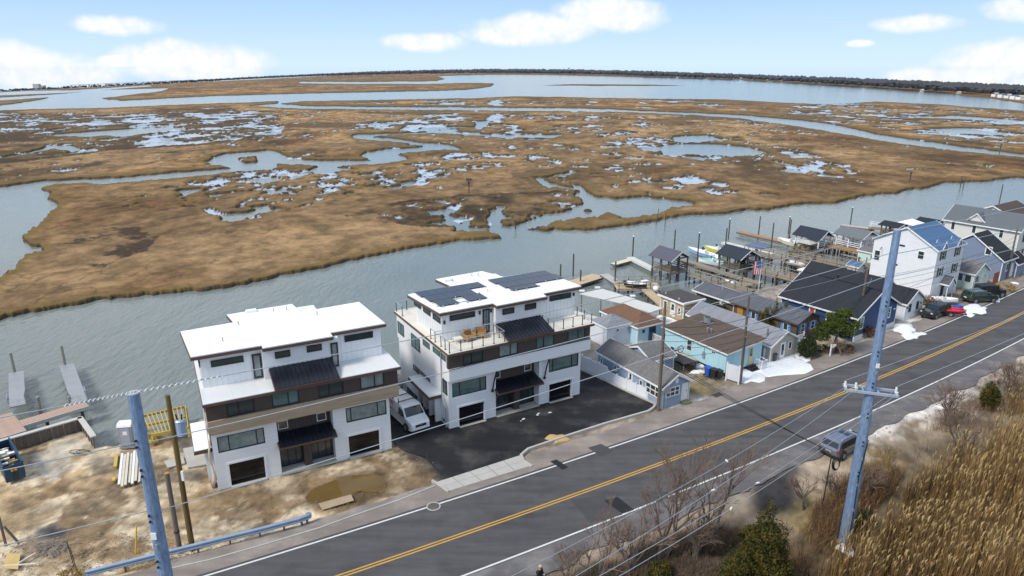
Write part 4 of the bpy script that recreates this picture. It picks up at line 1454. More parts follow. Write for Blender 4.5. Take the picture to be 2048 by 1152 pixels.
MB().tube([(-.06, 3.1, 1.75), (-.06, 3.1, 2.7)], .03, 6).build('conduit', M_steel, h)
for y in (2.2, 5.2):
    MB().box(-.22, -.002, y, y + .1, .3, .36).build('bracket', M_dark, h)
ac = MB().box(-.35, .35, -.35, .35, .08, .75).box(-.28, .28, -.28, .28, .75, .80)
for sx_ in (-.5, .42):
    ac.box(sx_, sx_ + .08, -.6, .6, 0, .08)
t = thing('roof_fan', 'grey roof-top fan unit on the brown cottage roof', 'fan', h.matrix_basis @ Vector((4.3, 6.9, 3.14)), rad(32))
MB().box(-.6, .6, -.55, -.45, .0, .09).build('rail', M_steel, t)
MB().box(-.6, .6, .45, .55, .0, .09).build('rail', M_steel, t)
MB().tube([(0, 0, .09), (0, 0, .72)], .42, 12, .46).build('housing', M_steel, t)
MB().tube([(0, 0, .721), (0, 0, .76)], .38, 12).build('fan_grille', M_dark, t)
for x, y, hh in ((2.2, 4.9, .55), (2.6, 4.7, .4), (2.5, 5.2, .3)):
    MB().tube([(x, y, 2.95), (x, y, 2.97 + hh)], .05, 6).tube([(x, y, 2.97 + hh), (x, y, 3.05 + hh)], .11, 6).build('vent_pipe', M_steel, h)
# steps and rail in front
st = thing('porch_steps', 'white railed steps at the cream door of the cyan cottage', 'steps', h.matrix_basis @ Vector((3.3, 0, 0)), rad(32))
for k in range(3):
    MB().box(0, 1.3, -.35 - k * .3, -.06 - k * .3 + .01, -.2, .42 - k * .16).build('step', M_dark, st)
for x in (1.3, 2.1):
    for y in (-1.1, -.05):
        MB().box(x - .04, x + .04, y - .04, y + .04, -.2, 1.15).build('post', M_vinyl, st)
MB().tube([(1.3, -1.1, 1.05), (1.3, -.05, 1.12)], .035, 6).tube([(1.3, -1.1, 1.05), (2.1, -1.1, 1.05)], .035, 6).tube([(2.1, -1.1, 1.05), (2.1, -.05, 1.12)], .035, 6).build('rail', M_vinyl, st)
bl = MB().box(-.015, .015, -.015, .015, .1, 1.02).mesh('baluster', M_vinyl)
for k in range(1, 7):
    place('baluster', bl, st, (1.3 + k * .8 / 7, -1.1, 0))
    place('baluster', bl, st, (1.3, -1.1 + k * 1.05 / 7, 0))
# 6. long beige cottage with pale grey roof
h, rf = house('cottage', 'long beige cottage with pale grey roof and a white picket rail', (29.2, 73.2, 0), rad(33), 4.8, 12.5, 2.15, 3.35, W_beige, R_pale, ov=.25)
door(h, 'F', 1.75, 2.45, .1, 1.95, M_door, M_trim, lite=(.4, 1.7))
window(h, 'F', 3.1, 3.75, .9, 1.9, M_trim, G_dark, fr=.1)
for x in (.8, 1.0):
    MB().tube([(x, 1.3, 2.5), (x, 1.3, 3.55)], .035, 6).build('vent_pipe', M_dark, h)
# 7. brown timber house with blue shutters, two roof levels
h, rf = house('timber_house', 'long brown timber house with slate roof and bright blue shutters', (34.6, 79.6, 0), rad(33.5), 4.4, 9.5, 2.55, 3.45, W_wood, R_slate, ov=.4, tm=mat('dark_brown_trim', (.09, .06, .045), .7))
for a0 in (.75, 2.75):
    window(h, 'F', a0, a0 + .75, 1.0, 2.1, M_trim, G_dark, rows=2, fr=.08)
    shutters(h, 'F', a0, a0 + .75, 1.0, 2.1, M_blueshut)
window(h, 'L', 1.2, 1.9, 1.0, 2.0, M_trim, G_dark, 4.4, 9.5, fr=.08)
shutters(h, 'L', 1.2, 1.9, 1.0, 2.0, M_blueshut, 4.4, 9.5)
window(h, 'L', 6.0, 6.7, 1.0, 2.0, M_trim, G_dark, 4.4, 9.5, fr=.08)
shutters(h, 'L', 6.0, 6.7, 1.0, 2.0, M_blueshut, 4.4, 9.5)
MB().box(-.05, -.002, 8.0, 8.9, 0, 2.0).build('door', mat('orange_wood', (.42, .20, .045), .6, var=.2), h)
house('', '', None, 0, 3.9, 6.6, 2.4, 3.0, W_wood, R_slate, ov=.4, part=(h, (.1, 9.6)))
MB().box(-.04, .098, 11.2, 11.9, .4, 2.0).build('door', M_door, h)
window(h, 'L', 12.6, 15.2, .8, 2.1, M_dark, G_dark, 4.4, 9.5, n=-.1, cols=3, fr=.06)
# 8. navy house
h, rf = house('navy_house', 'navy blue house under a broad charcoal roof with white eaves', (41.8, 79.8, 0), rad(35), 9.5, 10.4, 3.15, 5.6, W_navy, R_char, ov=.35)
MB().box(.1, 9.4, -.06, -.002, -.2, .55).build('foundation', mat('white_foundation', (.62, .62, .62), .8), h)
window(h, 'F', .9, 1.7, 1.3, 2.9, M_trim, G_dark, rows=2, fr=.14)
window(h, 'F', 7.3, 8.0, 1.4, 2.9, M_trim, G_dark, rows=2, fr=.14)
MB().box(8.7, 9.05, -.06, -.002, 2.3, 2.5).build('house_sign', M_trim, h)
window(h, 'L', 1.0, 1.8, 1.5, 2.7, M_trim, G_dark, 9.5, 10.4, rows=2, fr=.14)
window(h, 'L', 3.2, 3.9, 1.5, 2.7, M_trim, G_dark, 9.5, 10.4, rows=2, fr=.14)
window(h, 'L', 5.4, 6.3, 1.3, 2.7, M_trim, M_redsh, 9.5, 10.4, fr=.16)
cap = MB().box(4.6, 4.9, -.3, 10.6, 5.62, 5.68)
cap.build('ridge_cap', R_black, h)
MB().tube([(5.6, 6.2, 5.2), (5.6, 6.2, 5.95)], .12, 8).tube([(5.6, 6.2, 5.95), (5.6, 6.2, 6.05)], .17, 8).build('flue', M_dark, h)
# 9. white bungalow with charcoal roof
h, rf = house('white_bungalow', 'white bungalow with charcoal roof between the navy house and the three-storey house', (52.0, 87.4, 0), rad(35.5), 4.7, 3.4, 2.3, 3.75, W_white, R_char, ov=.25)
for a0 in (.9, 2.9):
    window(h, 'F', a0, a0 + .6, .85, 1.95, M_dshut, G_dark, fr=.05)
MB().box(.35, .5, -.14, -.002, 1.5, 1.7).build('wall_lamp', M_dark, h)
MB().box(3.95, 4.1, -.14, -.002, 1.5, 1.7).build('wall_lamp', M_dark, h)
house('', '', None, 0, 6.2, 11.5, 2.35, 4.45, W_white, R_char, ov=.25, part=(h, (-1.3, 3.45)))
MB().tube([(.4, 6, 3.7), (.4, 6, 4.2)], .07, 6).build('vent_pipe', M_trim, h)
# 10. three-storey white house, blue roof
h, rf = house('three_storey_house', 'tall white three-storey house with blue shingle roof and charcoal shutters', (60.0, 95.6, 0), rad(33.5), 7.6, 9.2, 7.45, 9.9, W_white, R_blue, axis='u', ov=.25)
for a0 in (1.3, 5.4):
    for z in (3.3, 5.75):
        window(h, 'F', a0, a0 + .85, z, z + 1.3, M_trim, G_dark, rows=2, fr=.07)
        shutters(h, 'F', a0, a0 + .85, z - .03, z + 1.33, M_dshut, wd=.35)
for a0 in (.35, 4.9):
    gd = MB()
    for k in range(4):
        gd.box(a0, a0 + 2.3, -.04, -.002, -.05 + k * .5, .42 + k * .5)
    gd.build('garage_door', M_door, h)
MB().box(2.95, 3.75, -.05, -.002, 0, 2.0).build('door', M_dark, h)
house('', '', None, 0, 1.9, 1.15, 2.25, 3.2, W_white, R_slate, ov=.15, z0=2.15, part=(h, (2.5, -1.16)))
for x in (2.6, 4.3):
    MB().box(x - .05, x + .05, -1.1, -1.0, -.1, 2.15).build('post', M_trim, h)
for a0 in (1.72, 5.82):
    house('', '', None, 0, 1.3, 1.0, 7.5, 8.45, W_white, R_blue, ov=.12, z0=7.1, part=(h, (a0 - .65, -.06)))
window(h, 'L', 1.7, 2.6, 5.6, 6.8, M_trim, G_dark, 7.6, 9.2, rows=2, fr=.07)
window(h, 'L', 8.0, 8.9, 4.0, 5.6, M_trim, G_dark, 7.6, 9.2, rows=2, fr=.07)
for a0, z in ((4.6, 6.9), (5.2, 3.9)):
    MB().box(-.04, -.002, a0, a0 + .8, z, z + .25).build('vent', M_dark, h)
MB().tube([(-.1, 7.9, 6.2), (-.9, 7.7, 5.9)], .05, 6).build('antenna_arm', M_dark, h)
# 11. mint cottage
h, rf = house('cottage', 'small mint-green cottage with grey roof beside the three-storey house', (69.6, 101.0, 0), rad(33), 4.5, 8.0, 2.35, 3.7, W_mint, R_grey, ov=.2)
window(h, 'F', .35, 1.5, .8, 1.9, M_trim, G_dark, cols=2, fr=.08)
door(h, 'F', 2.1, 2.7, .2, 2.0, M_door, M_trim)
window(h, 'F', 3.2, 3.7, 1.1, 1.8, M_trim, G_dark, fr=.08)
window(h, 'L', .3, 1.3, .8, 2.0, M_trim, G_dark, 4.5, 8, fr=.08)
window(h, 'L', 1.5, 2.6, .8, 2.0, M_trim, G_dark, 4.5, 8, fr=.08)
# 12. slate-blue house with black roof, ridge along the road
h, rf = house('slate_blue_house', 'slate-blue house with steep black roof behind the mint cottage', (76.6, 105.3, 0), rad(35), 4.6, 9.6, 3.3, 6.6, W_bgrey2, R_black, axis='u', ov=.3)
window(h, 'L', 1.8, 2.8, 3.6, 5.0, M_trim, G_dark, 4.6, 9.6, fr=.14)
window(h, 'L', 6.6, 7.6, 3.9, 5.5, M_trim, G_dark, 4.6, 9.6, fr=.14)
window(h, 'F', 1.4, 2.4, 1.2, 2.6, M_trim, G_dark, fr=.14)
MB().box(3.4, 4.4, -.05, -.002, 0, 2.2).build('door', M_door, h)
house('', '', None, 0, 3.4, 3.0, 2.2, 3.4, W_bgrey2, R_black, axis='u', ov=.3, part=(h, (4.65, -.4)))
house('', '', None, 0, 4.0, 4.5, 3.2, 4.6, W_bgrey2, R_black, axis='u', ov=.2, part=(h, (0.3, 9.7)))
t = thing('wooden_screen', 'reddish wooden fence panel between the mint and slate-blue houses', 'fence', (74.2, 103.3, 0), rad(36))
for k in range(11):
    MB().box(k * .18, k * .18 + .165, 0, .05, -.1, 1.75).build('board', M_redwood, t)
# 13. cream house with metal roof
h, rf = house('cream_house', 'big cream house with ribbed grey metal roof near the road', (83.4, 112.4, 0), rad(34.5), 6.2, 11.5, 6.5, 8.6, W_cream, R_metal, ov=.4)
for a0 in (2.2, 6.4, 9.8):
    window(h, 'L', a0, a0 + .75, 4.6, 6.1, M_trim, G_dark, 6.2, 11.5, fr=.12)
for a0, z in ((1.8, 4.2), (4.6, 4.2), (1.0, 1.4), (2.4, 1.4)):
    window(h, 'F', a0, a0 + .8, z, z + 1.5, M_dshut, G_dark, fr=.07)
MB().box(4.4, 5.9, -.05, -.002, 0, 2.1).build('garage_door', M_door, h)
house('', '', None, 0, 2.6, 2.4, 7.0, 8.1, W_cream, R_metal, axis='u', ov=.2, z0=6.3, part=(h, (.3, 5.6)))
# 14. brown-roofed house at the edge
h, rf = house('brown_roofed_house', 'pale house with wide dark brown roof beyond the metal-roofed house', (92.0, 123.5, 0), rad(35), 9.5, 10.5, 5.2, 7.6, W_cream, R_mbrown, axis='u', ov=.4)
MB().tube([(-.06, 5.2, 6.6), (-.002, 5.2, 6.6)], .45, 10).build('gable_vent', M_trim, h)
# ------------------------------------------------------------------ docks and boats
M_grey_wood = mat('weathered_dock_wood', (.27, .225, .17), .85, var=.3, vs=2.5, fine=.35, fs=14)
M_grey_wood2 = mat('dark_dock_wood', (.13, .108, .085), .85, var=.3, vs=2.5, fine=.3, fs=14)
M_pile = mat('piling_wood', (.075, .066, .055), .9, var=.3, vs=2, stretch=(1, 1, .3))
M_pilewhite = mat('pale_piling', (.30, .275, .24), .9, var=.3, vs=2)
M_float = mat('tan_float_deck', (.48, .37, .23), .8, var=.18, vs=2, fine=.2, fs=12)
M_orange = mat('orange_brown_deck', (.36, .20, .10), .8, var=.2, vs=2, fine=.2, fs=12)
M_pale = mat('pale_plastic', (.60, .59, .52), .6, var=.08)
M_dockroof = mat('dark_purple_metal', (.10, .098, .125), .4, var=.08, metal=.3, lines=('X', .35, .08, .25))
M_dockroof2 = mat('navy_black_metal', (.022, .028, .042), .4, var=.08, metal=.3, lines=('X', .35, .08, .3))


def frame2(p, q):
    p, q = Vector((p[0], p[1], 0)), Vector((q[0], q[1], 0))
    d = q - p
    return p, d.length, math.atan2(d.y, d.x)


PILE = MB().tube([(0, 0, -3), (0, 0, 0)], .14, 8).mesh('piling', M_pile)
RPOST = MB().box(-.05, .05, -.05, .05, -.1, 1.0).mesh('rail_post', M_grey_wood2)
RPOSTW = MB().box(-.04, .04, -.04, .04, -.1, 1.0).mesh('rail_post', M_vinyl)


def walkway(name, label, p, q, wd, z, m=None, rails=(1, 1), piles=True, cat='dock', white=False, lower=0, group=None):
    """timber walkway from p to q: p--q is its middle line"""
    m = m or M_grey_wood
    p, L, a = frame2(p, q)
    t = thing(name, label, cat, (p.x, p.y, z), a, group)
    mb = MB()
    n = int(L / .28)
    for i in range(n):
        dz = random.uniform(-.008, .008)
        mb.box(i * L / n, (i + 1) * L / n - .025, -wd / 2, wd / 2, -.05 + dz, dz)
    mb.build('deck_boards', m, t, kind='stuff')
    for s in (-1, 1):
        MB().box(0, L, s * (wd / 2 - .1) - .05, s * (wd / 2 - .1) + .05, -.28, -.055).build('joist', m, t)
    k = max(2, int(L / 2.2) + 1)
    for i in range(k):
        x = L * (i + .15) / (k - .7)
        for s, on in zip((-1, 1), rails):
            if piles:
                place('piling', PILE, t, (x, s * (wd / 2 - .22), -.06))
            if on:
                place('rail_post', RPOSTW if white else RPOST, t, (x, s * (wd / 2 - .05), 0))
    for s, on in zip((-1, 1), rails):
        if on:
            for zz in (.45, .95):
                MB().box(0, L, s * (wd / 2 - .05) - .03, s * (wd / 2 - .05) + .03, zz, zz + .09).build('rail', M_vinyl if white else M_grey_wood, t)
    return t


def floating(name, label, p, q, wd, z, m, th=.35, cat='dock'):
    p, L, a = frame2(p, q)
    t = thing(name, label, cat, (p.x, p.y, z), a)
    mb = MB()
    n = max(3, int(L / .3))
    for i in range(n):
        mb.box(i * L / n, (i + 1) * L / n - .02, -wd / 2, wd / 2, -.05, 0)
    mb.build('deck_boards', m, t, kind='stuff')
    MB().box(.03, L - .03, -wd / 2 + .03, wd / 2 - .03, -th, -.055).build('float', M_grey_wood2 if m is not M_pale else M_pale, t)
    return t


def piling(label, x, y, h, r=.13, capped=False, m=None, lean=(0, 0), group='mooring pilings'):
    t = thing('piling', label, 'piling', (x, y, 0), 0, group)
    MB().tube([(0, 0, -3), (lean[0], lean[1], h)], r, 8, r * .92).build('shaft', m or M_pile, t)
    if capped:
        MB().tube([(lean[0], lean[1], h), (lean[0], lean[1], h + .22)], r * 1.15, 8, .01).build('cap', M_trim, t)
    return t


def boathouse(label, corner, ang, W, D, z, he, hr, pm, rm, white=False, arches=False, deck=True, rails=True):
    """open roof on posts over a deck; ridge along v"""
    t = thing('boathouse', label, 'boathouse', (corner[0], corner[1], z), ang)
    if deck:
        mb = MB()
        n = int(D / .28)
        for i in range(n):
            mb.box(0, W, i * D / n, (i + 1) * D / n - .025, -.06, 0)
        mb.build('deck_boards', M_grey_wood, t, kind='stuff')
        MB().box(0, W, .0, .1, -.34, -.065).build('joist', pm if white else M_grey_wood, t)
        MB().box(0, W, D - .1, D, -.34, -.065).build('joist', pm if white else M_grey_wood, t)
    po = MB().box(-.09, .09, -.09, .09, -.05, he).mesh('post', pm)
    pl = MB().tube([(0, 0, -3.2), (0, 0, -.07)], .17, 8).mesh('piling', M_pile)
    ys = [0.1, D / 2, D - .1]
    xs = [.1, W / 2, W - .1]
    for x in xs:
        for y in ys:
            if x == xs[1] and y == ys[1]:
                continue
            place('post', po, t, (x, y, 0))
            place('piling', pl, t, (x, y, 0))
    for x in (xs[0], xs[2]):
        MB().box(x - .09, x + .09, 0, D, he, he + .18).build('beam', pm, t)
    for y in (ys[0], ys[2]):
        MB().box(.2, W - .2, y - .09, y + .09, he, he + .18).build('beam', pm, t)
        MB().box(W / 2 - .07, W / 2 + .07, y - .06, y + .06, he + .18, hr - .05).build('king_post', pm, t)
    if rails:
        for z_ in (.3, .62, .95):
            for x in (xs[0], xs[2]):
                MB().box(x - .035, x + .035, .2, D - .2, z_, z_ + .12).build('rail', pm, t)
            MB().box(.2, W - .2, ys[0] - .035, ys[0] + .035, z_, z_ + .12).build('rail', pm, t)
    ov = .45
    k = (hr - he) / (W / 2)
    lo = he + .18 - ov * k
    r = MB()
    r.slab([(-ov, -ov, lo), (W / 2, -ov, hr + .18), (W / 2, D + ov, hr + .18), (-ov, D + ov, lo)], .08)
    r.slab([(W + ov, -ov, lo), (W / 2, -ov, hr + .18), (W / 2, D + ov, hr + .18), (W + ov, D + ov, lo)], .08)
    r.build('roof', rm, t)
    f = MB()
    for xa in (-ov, W + ov):
        f.slab([(xa, -ov - .05, lo + .02), (W / 2, -ov - .05, hr + .2), (W / 2, -ov, hr + .2), (xa, -ov, lo + .02)], .16)
    f.build('rake_board', pm if white else M_trim, t)
    if arches:
        for i in range(3):
            c = W * (i + .5) / 3
            pts = [(c - W / 6 + .12, -.02, he - .75)] + [(c - math.cos(a_) * (W / 6 - .12), -.02, he - .75 + math.sin(a_) * (W / 6 - .1)) for a_ in np.linspace(0, math.pi, 9)]
            MB().tube(pts, .07, 6).build('arch', pm, t)
        for i in range(1, 3):
            MB().box(W * i / 3 - .08, W * i / 3 + .08, -.08, .06, 0, he).build('post', pm, t)
    return t


def boat(label, x, y, z, rot, L, Wd, H, hull_m, in_m, console=None, group=None, name='motorboat', engine=True, lift=0):
    t = thing(name, label, 'boat', (x, y, z), rot, group)
    rings = []
    for k in range(9):
        f = k / 8
        w_ = Wd / 2 * (1 if f < .45 else math.cos((f - .45) / .55 * math.pi / 2) ** .7)
        w_ = max(w_, .03)
        sh = .28 * H * f ** 2
        xk = (f - .5) * L
        rings.append([(xk, -w_, H + sh), (xk, -w_ * .86, H * .3 + sh), (xk, 0, sh * .8 + .02), (xk, w_ * .86, H * .3 + sh), (xk, w_, H + sh),
                      (xk, w_ * .86, H + sh), (xk * .97, w_ * .74, H * .5 + sh), (xk * .97, 0, H * .42 + sh), (xk * .97, -w_ * .74, H * .5 + sh), (xk, -w_ * .86, H + sh)])
    mb = MB()
    mb.loft(rings)
    mi = []
    n = 10
    for i in range(8):
        for j in range(n):
            mi.append(0 if j < 4 or j == 9 else 1)
    mi += [0, 0]
    mb.mi = mi
    mb.build('hull', [hull_m, in_m], t, smooth=False)
    MB().box(-.1 * L, -.02 * L, -Wd * .18, Wd * .18, H * .5, H * 1.5).build('console', console or M_trim, t, bevel=.05)
    MB().box(-.3 * L, -.22 * L, -Wd * .33, Wd * .33, H * .45, H * .85).build('seat', M_trim, t, bevel=.04)
    MB().slab([(-.03 * L, -Wd * .2, H * 1.45), (-.03 * L, Wd * .2, H * 1.45), (.02 * L, Wd * .17, H * 1.95), (.02 * L, -Wd * .17, H * 1.95)], .02).build('windscreen', G_dark, t)
    if engine:
        MB().box(-.5 * L - .35, -.5 * L + .02, -.2, .2, H * .5, H * 1.35).box(-.5 * L - .22, -.5 * L - .05, -.07, .07, -.3, H * .5).build('outboard_motor', M_dark, t, bevel=.04)
    return t


RA = rad(-56)          # bearing of the docks: towards the road
DA = rad(32.5)
# pale corrugated dock roof behind the shed
t = thing('dock_canopy', 'long pale corrugated roof on posts beside the rust-brown roof', 'canopy', (0, 0, 0), 0)
M_corr = mat('pale_corrugated', (.56, .55, .51), .6, var=.08, lines=('XY', .3, .15, .14))
MB().slab([(9.2, 90.6, 2.6), (12.6, 92.8, 2.6), (16.4, 88.4, 2.6), (14.2, 86.6, 2.6)], .09).build('roof', M_corr, t)
MB().slab([(14.25, 86.6, 2.55), (16.35, 88.3, 2.55), (19.4, 84.9, 2.5), (17.4, 83.2, 2.5)], .09).build('roof', M_corr, t)
po = MB().box(-.06, .06, -.06, .06, -2, 2.5).mesh('post', M_grey_wood2)
for x, y in ((9.5, 90.6), (12.4, 92.5), (14.3, 86.9), (16.2, 88.2), (11.9, 88.7), (17.4, 83.5), (19.0, 84.9), (15.8, 85.1)):
    place('post', po, t, (x, y, 0))
for x, y in ((9.6, 91.5), (11.9, 93.0), (16.2, 89.3)):
    MB().box(x - .35, x + .35, y - .2, y + .2, 2.63, 2.8).build('roof_box', M_trim, t)
t = floating('dock', 'pale finger dock edge below the corrugated canopy', (8.4, 89.9), (13.9, 84.8), 1.0, .25, M_pale)
# L-shaped dock with a boat out of the water
walkway('dock', 'tan wooden pier head with white rails in front of the tan cottage', (15.6, 101.2), (22.4, 101.6), 3.0, .35, M_float, (1, 1), white=False)
walkway('dock', 'sloping tan gangway from the tan cottage to the pier head', (20.0, 100.2), (21.6, 90.6), 1.4, .33, M_float, (0, 1))
floating('gangway', 'grey metal gangway with white side rails leading out to the tan float', (14.7, 107.2), (16.3, 102.2), 1.5, .5, M_conc)
floating('dock', 'tan float with rounded pale edge at the end of the first pier', (9.6, 104.6), (14.1, 108.9), 2.6, -.2, M_float)
b_ = boat('black and white runabout sitting on the tan pier head', 18.6, 100.4, .42, rad(-30), 3.2, 1.5, .6, M_dark, M_trim)
t = thing('dock_box', 'white dock box on the tan pier head', 'box', (20.2, 101.9, .35), rad(20))
MB().box(-.5, .5, -.3, .3, 0, .6).build('body', M_trim, t)
MB().box(-.53, .53, -.33, .33, .6, .68).build('lid', M_trim, t)
# first boathouse pier
boathouse('open boathouse with purple-grey metal roof on timber posts', (25.1, 106.6), DA, 3.9, 4.3, .75, 2.1, 3.2, M_grey_wood2, M_dockroof)
bpy.context.view_layer.update()
walkway('dock', 'long railed timber walkway leading to the purple-grey boathouse', (28.4, 106.8), (35.2, 97.6), 1.7, .72)
floating('gangway', 'pale floating finger with white ladder beside the purple-grey boathouse', (20.9, 120.0), (23.8, 112.0), 1.3, -.1, M_pale)
floating('dock', 'cream float lying crosswise at the tip of the pale finger', (17.4, 116.0), (21.2, 119.4), 1.3, -.3, mat('cream_float', (.60, .55, .42), .7, var=.1))
floating('dock', 'low dark float between the two dark boathouses', (30.2, 119.2), (34.2, 112.8), 1.3, -.35, M_grey_wood)
# second boathouse pier
boathouse('open boathouse with navy-black metal roof on timber posts', (36.3, 107.6), DA, 4.1, 4.3, .75, 2.1, 3.2, M_grey_wood2, M_dockroof2)
walkway('dock', 'wide railed timber walkway leading to the navy-black boathouse', (39.6, 109.2), (45.2, 101.5), 2.6, .75)
walkway('dock', 'long high timber walkway past the white canopy towards the navy house', (41.6, 121.4), (54.4, 106.4), 1.5, .75)
floating('dock', 'pale narrow float beyond the navy-black boathouse', (40.9, 132.0), (47.4, 122.8), 1.3, -.3, M_pale)
floating('dock', 'orange-brown float moored out in the creek', (46.4, 140.2), (52.6, 131.2), 1.5, -.1, M_orange)
walkway('dock', 'low unrailed timber walkway to the blue-roofed shed', (50.6, 119.4), (57.0, 112.6), 1.4, .4, None, (1, 0))
boat('blue and white centre-console boat moored off the navy-black boathouse', 34.6, 122.9, -.75, rad(124), 7.2, 2.0, .85, mat('blue_hull', (.28, .42, .62), .3), M_trim)
boat('yellow-hulled boat with antenna behind the blue and white boat', 37.6, 125.0, -.75, rad(140), 4.6, 1.8, .9, mat('yellow_hull', (.62, .60, .05), .3), M_trim)
boat('open sea-green skiff tied to the low dark float', 34.3, 116.4, -.55, rad(150), 4.3, 2.0, .8, M_trim, mat('sea_green', (.28, .55, .46), .4))
boat('covered dark motorboat under the navy-black boathouse', 38.3, 110.6, .85, rad(120), 3.8, 1.7, .7, M_dark, M_dark)
b_ = boat('pontoon boat under a blue canvas top', 44.0, 122.2, -.6, rad(124), 5.2, 2.1, .7, M_steel, M_deckmem)
MB().slab([(-1.9, -1.1, 2.0), (1.7, -1.1, 2.0), (1.7, 1.1, 2.0), (-1.9, 1.1, 2.0)], .12).build('canvas_top', mat('blue_canvas', (.075, .14, .32), .8), b_)
for x in (-1.7, 1.5):
    for y in (-1, 1):
        MB().tube([(x, y, .7), (x, y, 1.9)], .03, 5).build('stanchion', M_steel, b_)
boat('cream and yellow cabin boat beside the white boathouse', 53.0, 130.4, -.6, rad(124), 5.0, 2.0, .9, mat('cream_hull', (.66, .58, .40), .4), M_trim)
boat('white motorboat under the white boathouse', 57.0, 127.6, .2, rad(124), 4.6, 1.8, .8, M_trim, M_trim)
# white boathouses
boathouse('white boathouse with black gabled roof', (55.6, 123.4), DA, 3.7, 5.0, .5, 1.8, 3.0, M_vinyl, M_dockroof2, white=True)
boathouse('white boathouse with arched front and grey roof', (62.0, 120.8), DA, 4.2, 5.0, .9, 2.1, 3.1, M_vinyl, mat('grey_green_roof', (.125, .135, .14), .6, var=.12), white=True, arches=True)
walkway('dock', 'reddish timber deck with white edge below the arched boathouse', (57.6, 126.0), (63.4, 118.6), 2.2, .85, M_orange, (0, 0))
t = thing('dock_canopy', 'low grey hipped canopy over crab traps beside the white boathouse', 'canopy', (53.6, 122.4, 0), DA)
MB().slab([(0, 0, 1.5), (1.6, 1.3, 1.85), (1.6, 2.1, 1.85), (0, 3.2, 1.5)], .07).slab([(3.2, 0, 1.5), (1.6, 1.3, 1.85), (1.6, 2.1, 1.85), (3.2, 3.2, 1.5)], .07).slab([(0, 0, 1.5), (3.2, 0, 1.5), (1.6, 1.3, 1.85)], .07).slab([(0, 3.2, 1.5), (3.2, 3.2, 1.5), (1.6, 2.1, 1.85)], .07).build('roof', M_conc, t)
for x in (.1, 3.1):
    for y in (.1, 3.1):
        MB().tube([(x, y, -2.5), (x, y, 1.5)], .09, 6).build('post', M_pile, t)
walkway('dock', 'cluttered low timber dock with stacked crab traps', (50.4, 121.6), (55.8, 124.4), 2.4, .3, M_grey_wood2, (0, 0))
M_trap = mat('trap_wire', (.20, .16, .09), .8, var=.4, fine=.5, fs=8)
for k in range(13):
    x, y = 50.9 + (k % 5) * 1.0 + random.uniform(-.1, .1), 121.6 + (k % 5) * .52 + (k // 5) * .55
    tt = thing('crab_trap', 'brown wire crab trap on the cluttered dock', 'trap', (x, y, .3 + (.42 if k > 9 else 0)), rad(28 + random.uniform(-12, 12)), 'crab traps stacked on the cluttered dock')
    mb = MB()
    for a in (0, .36):
        mb.tube([(-.35, -.25, .03 + a), (.35, -.25, .03 + a), (.35, .25, .03 + a), (-.35, .25, .03 + a), (-.35, -.25, .03 + a)], .025, 4)
    for sx_ in (-.35, 0, .35):
        for sy_ in (-.25, .25):
            mb.tube([(sx_, sy_, 0), (sx_, sy_, .4)], .025, 4)
    mb.build('wire_frame', M_trap, tt)
    MB().box(-.32, .32, -.22, .22, .06, .20).build('netting', M_trap, tt)


def boat_lift(label, x, y, rot, L, W, z):
    t = thing('boat_lift', label, 'boat lift', (x, y, 0), rot)
    for sx_ in (0, L):
        for sy_ in (0, W):
            MB().tube([(sx_, sy_, -3), (sx_, sy_, z + .9)], .13, 7).build('piling', M_pile, t)
    for sy_ in (0, W):
        MB().box(-.3, L + .3, sy_ - .09, sy_ + .09, z + .55, z + .75).build('beam', M_grey_wood, t)
    for sx_ in (.2, L - .2):
        MB().box(sx_ - .06, sx_ + .06, .1, W - .1, z - .1, z + .05).build('cradle', M_steel, t)
        for sy_ in (.12, W - .12):
            MB().tube([(sx_, sy_, z), (sx_, sy_, z + .56)], .02, 4).build('cable', M_dark, t)
    return t


boat_lift('timber boat lift between the two long railed walkways', 45.6, 112.6, rad(-56), 3.6, 2.6, .3)
boat_lift('timber boat lift beside the navy-black boathouse walkway', 41.2, 104.6, rad(-56), 3.0, 2.2, .2)
boat_lift('timber boat lift in front of the cluttered crab-trap dock', 48.6, 117.8, rad(-56), 3.0, 2.4, .4)
boat_lift('timber boat lift below the reddish deck of the arched boathouse', 57.6, 118.0, rad(-56), 3.0, 2.6, .2)
boat_lift('timber boat lift between the red canopy and the arched boathouse', 66.6, 126.6, rad(-56), 3.2, 2.4, .4)
walkway('dock', 'plain timber finger pier between the two dark boathouses', (31.4, 113.4), (38.2, 102.8), 1.2, .3, None, (0, 0))
walkway('dock', 'timber pier with one rail behind the white canopy', (47.6, 112.8), (51.6, 106.8), 2.0, .5, None, (1, 0))
walkway('dock', 'cross walkway of grey boards joining the long walkway to the crab-trap dock', (47.8, 114.6), (54.0, 118.8), 1.4, .45, None, (1, 0))
walkway('dock', 'broad timber landing along the shore behind the charcoal roofs', (45.6, 106.6), (55.4, 113.0), 2.2, .35, M_grey_wood2, (0, 0))
walkway('dock', 'timber landing along the shore below the purple-grey boathouse walkway', (29.0, 98.6), (36.4, 103.0), 2.0, .3, None, (0, 1))
walkway('dock', 'white-railed timber pier right of the white boathouse', (59.6, 131.6), (66.4, 120.6), 1.6, .9, None, (1, 1), white=True)
walkway('dock', 'grey timber pier in front of the far white tent', (77.0, 136.6), (81.6, 129.4), 1.8, .5, None, (1, 1))
walkway('dock', 'grey timber pier right of the far dark shelters', (86.4, 142.6), (92.6, 132.8), 1.8, .5, None, (1, 1))
boat('small white skiff hanging in the timber boat lift by the long walkways', 47.2, 112.2, .4, rad(-56), 3.2, 1.5, .6, M_trim, M_deckmem)
boat('grey skiff moored between the plain finger pier and the long walkway', 34.6, 105.0, -.7, rad(124), 3.8, 1.6, .6, M_steel, M_trim)
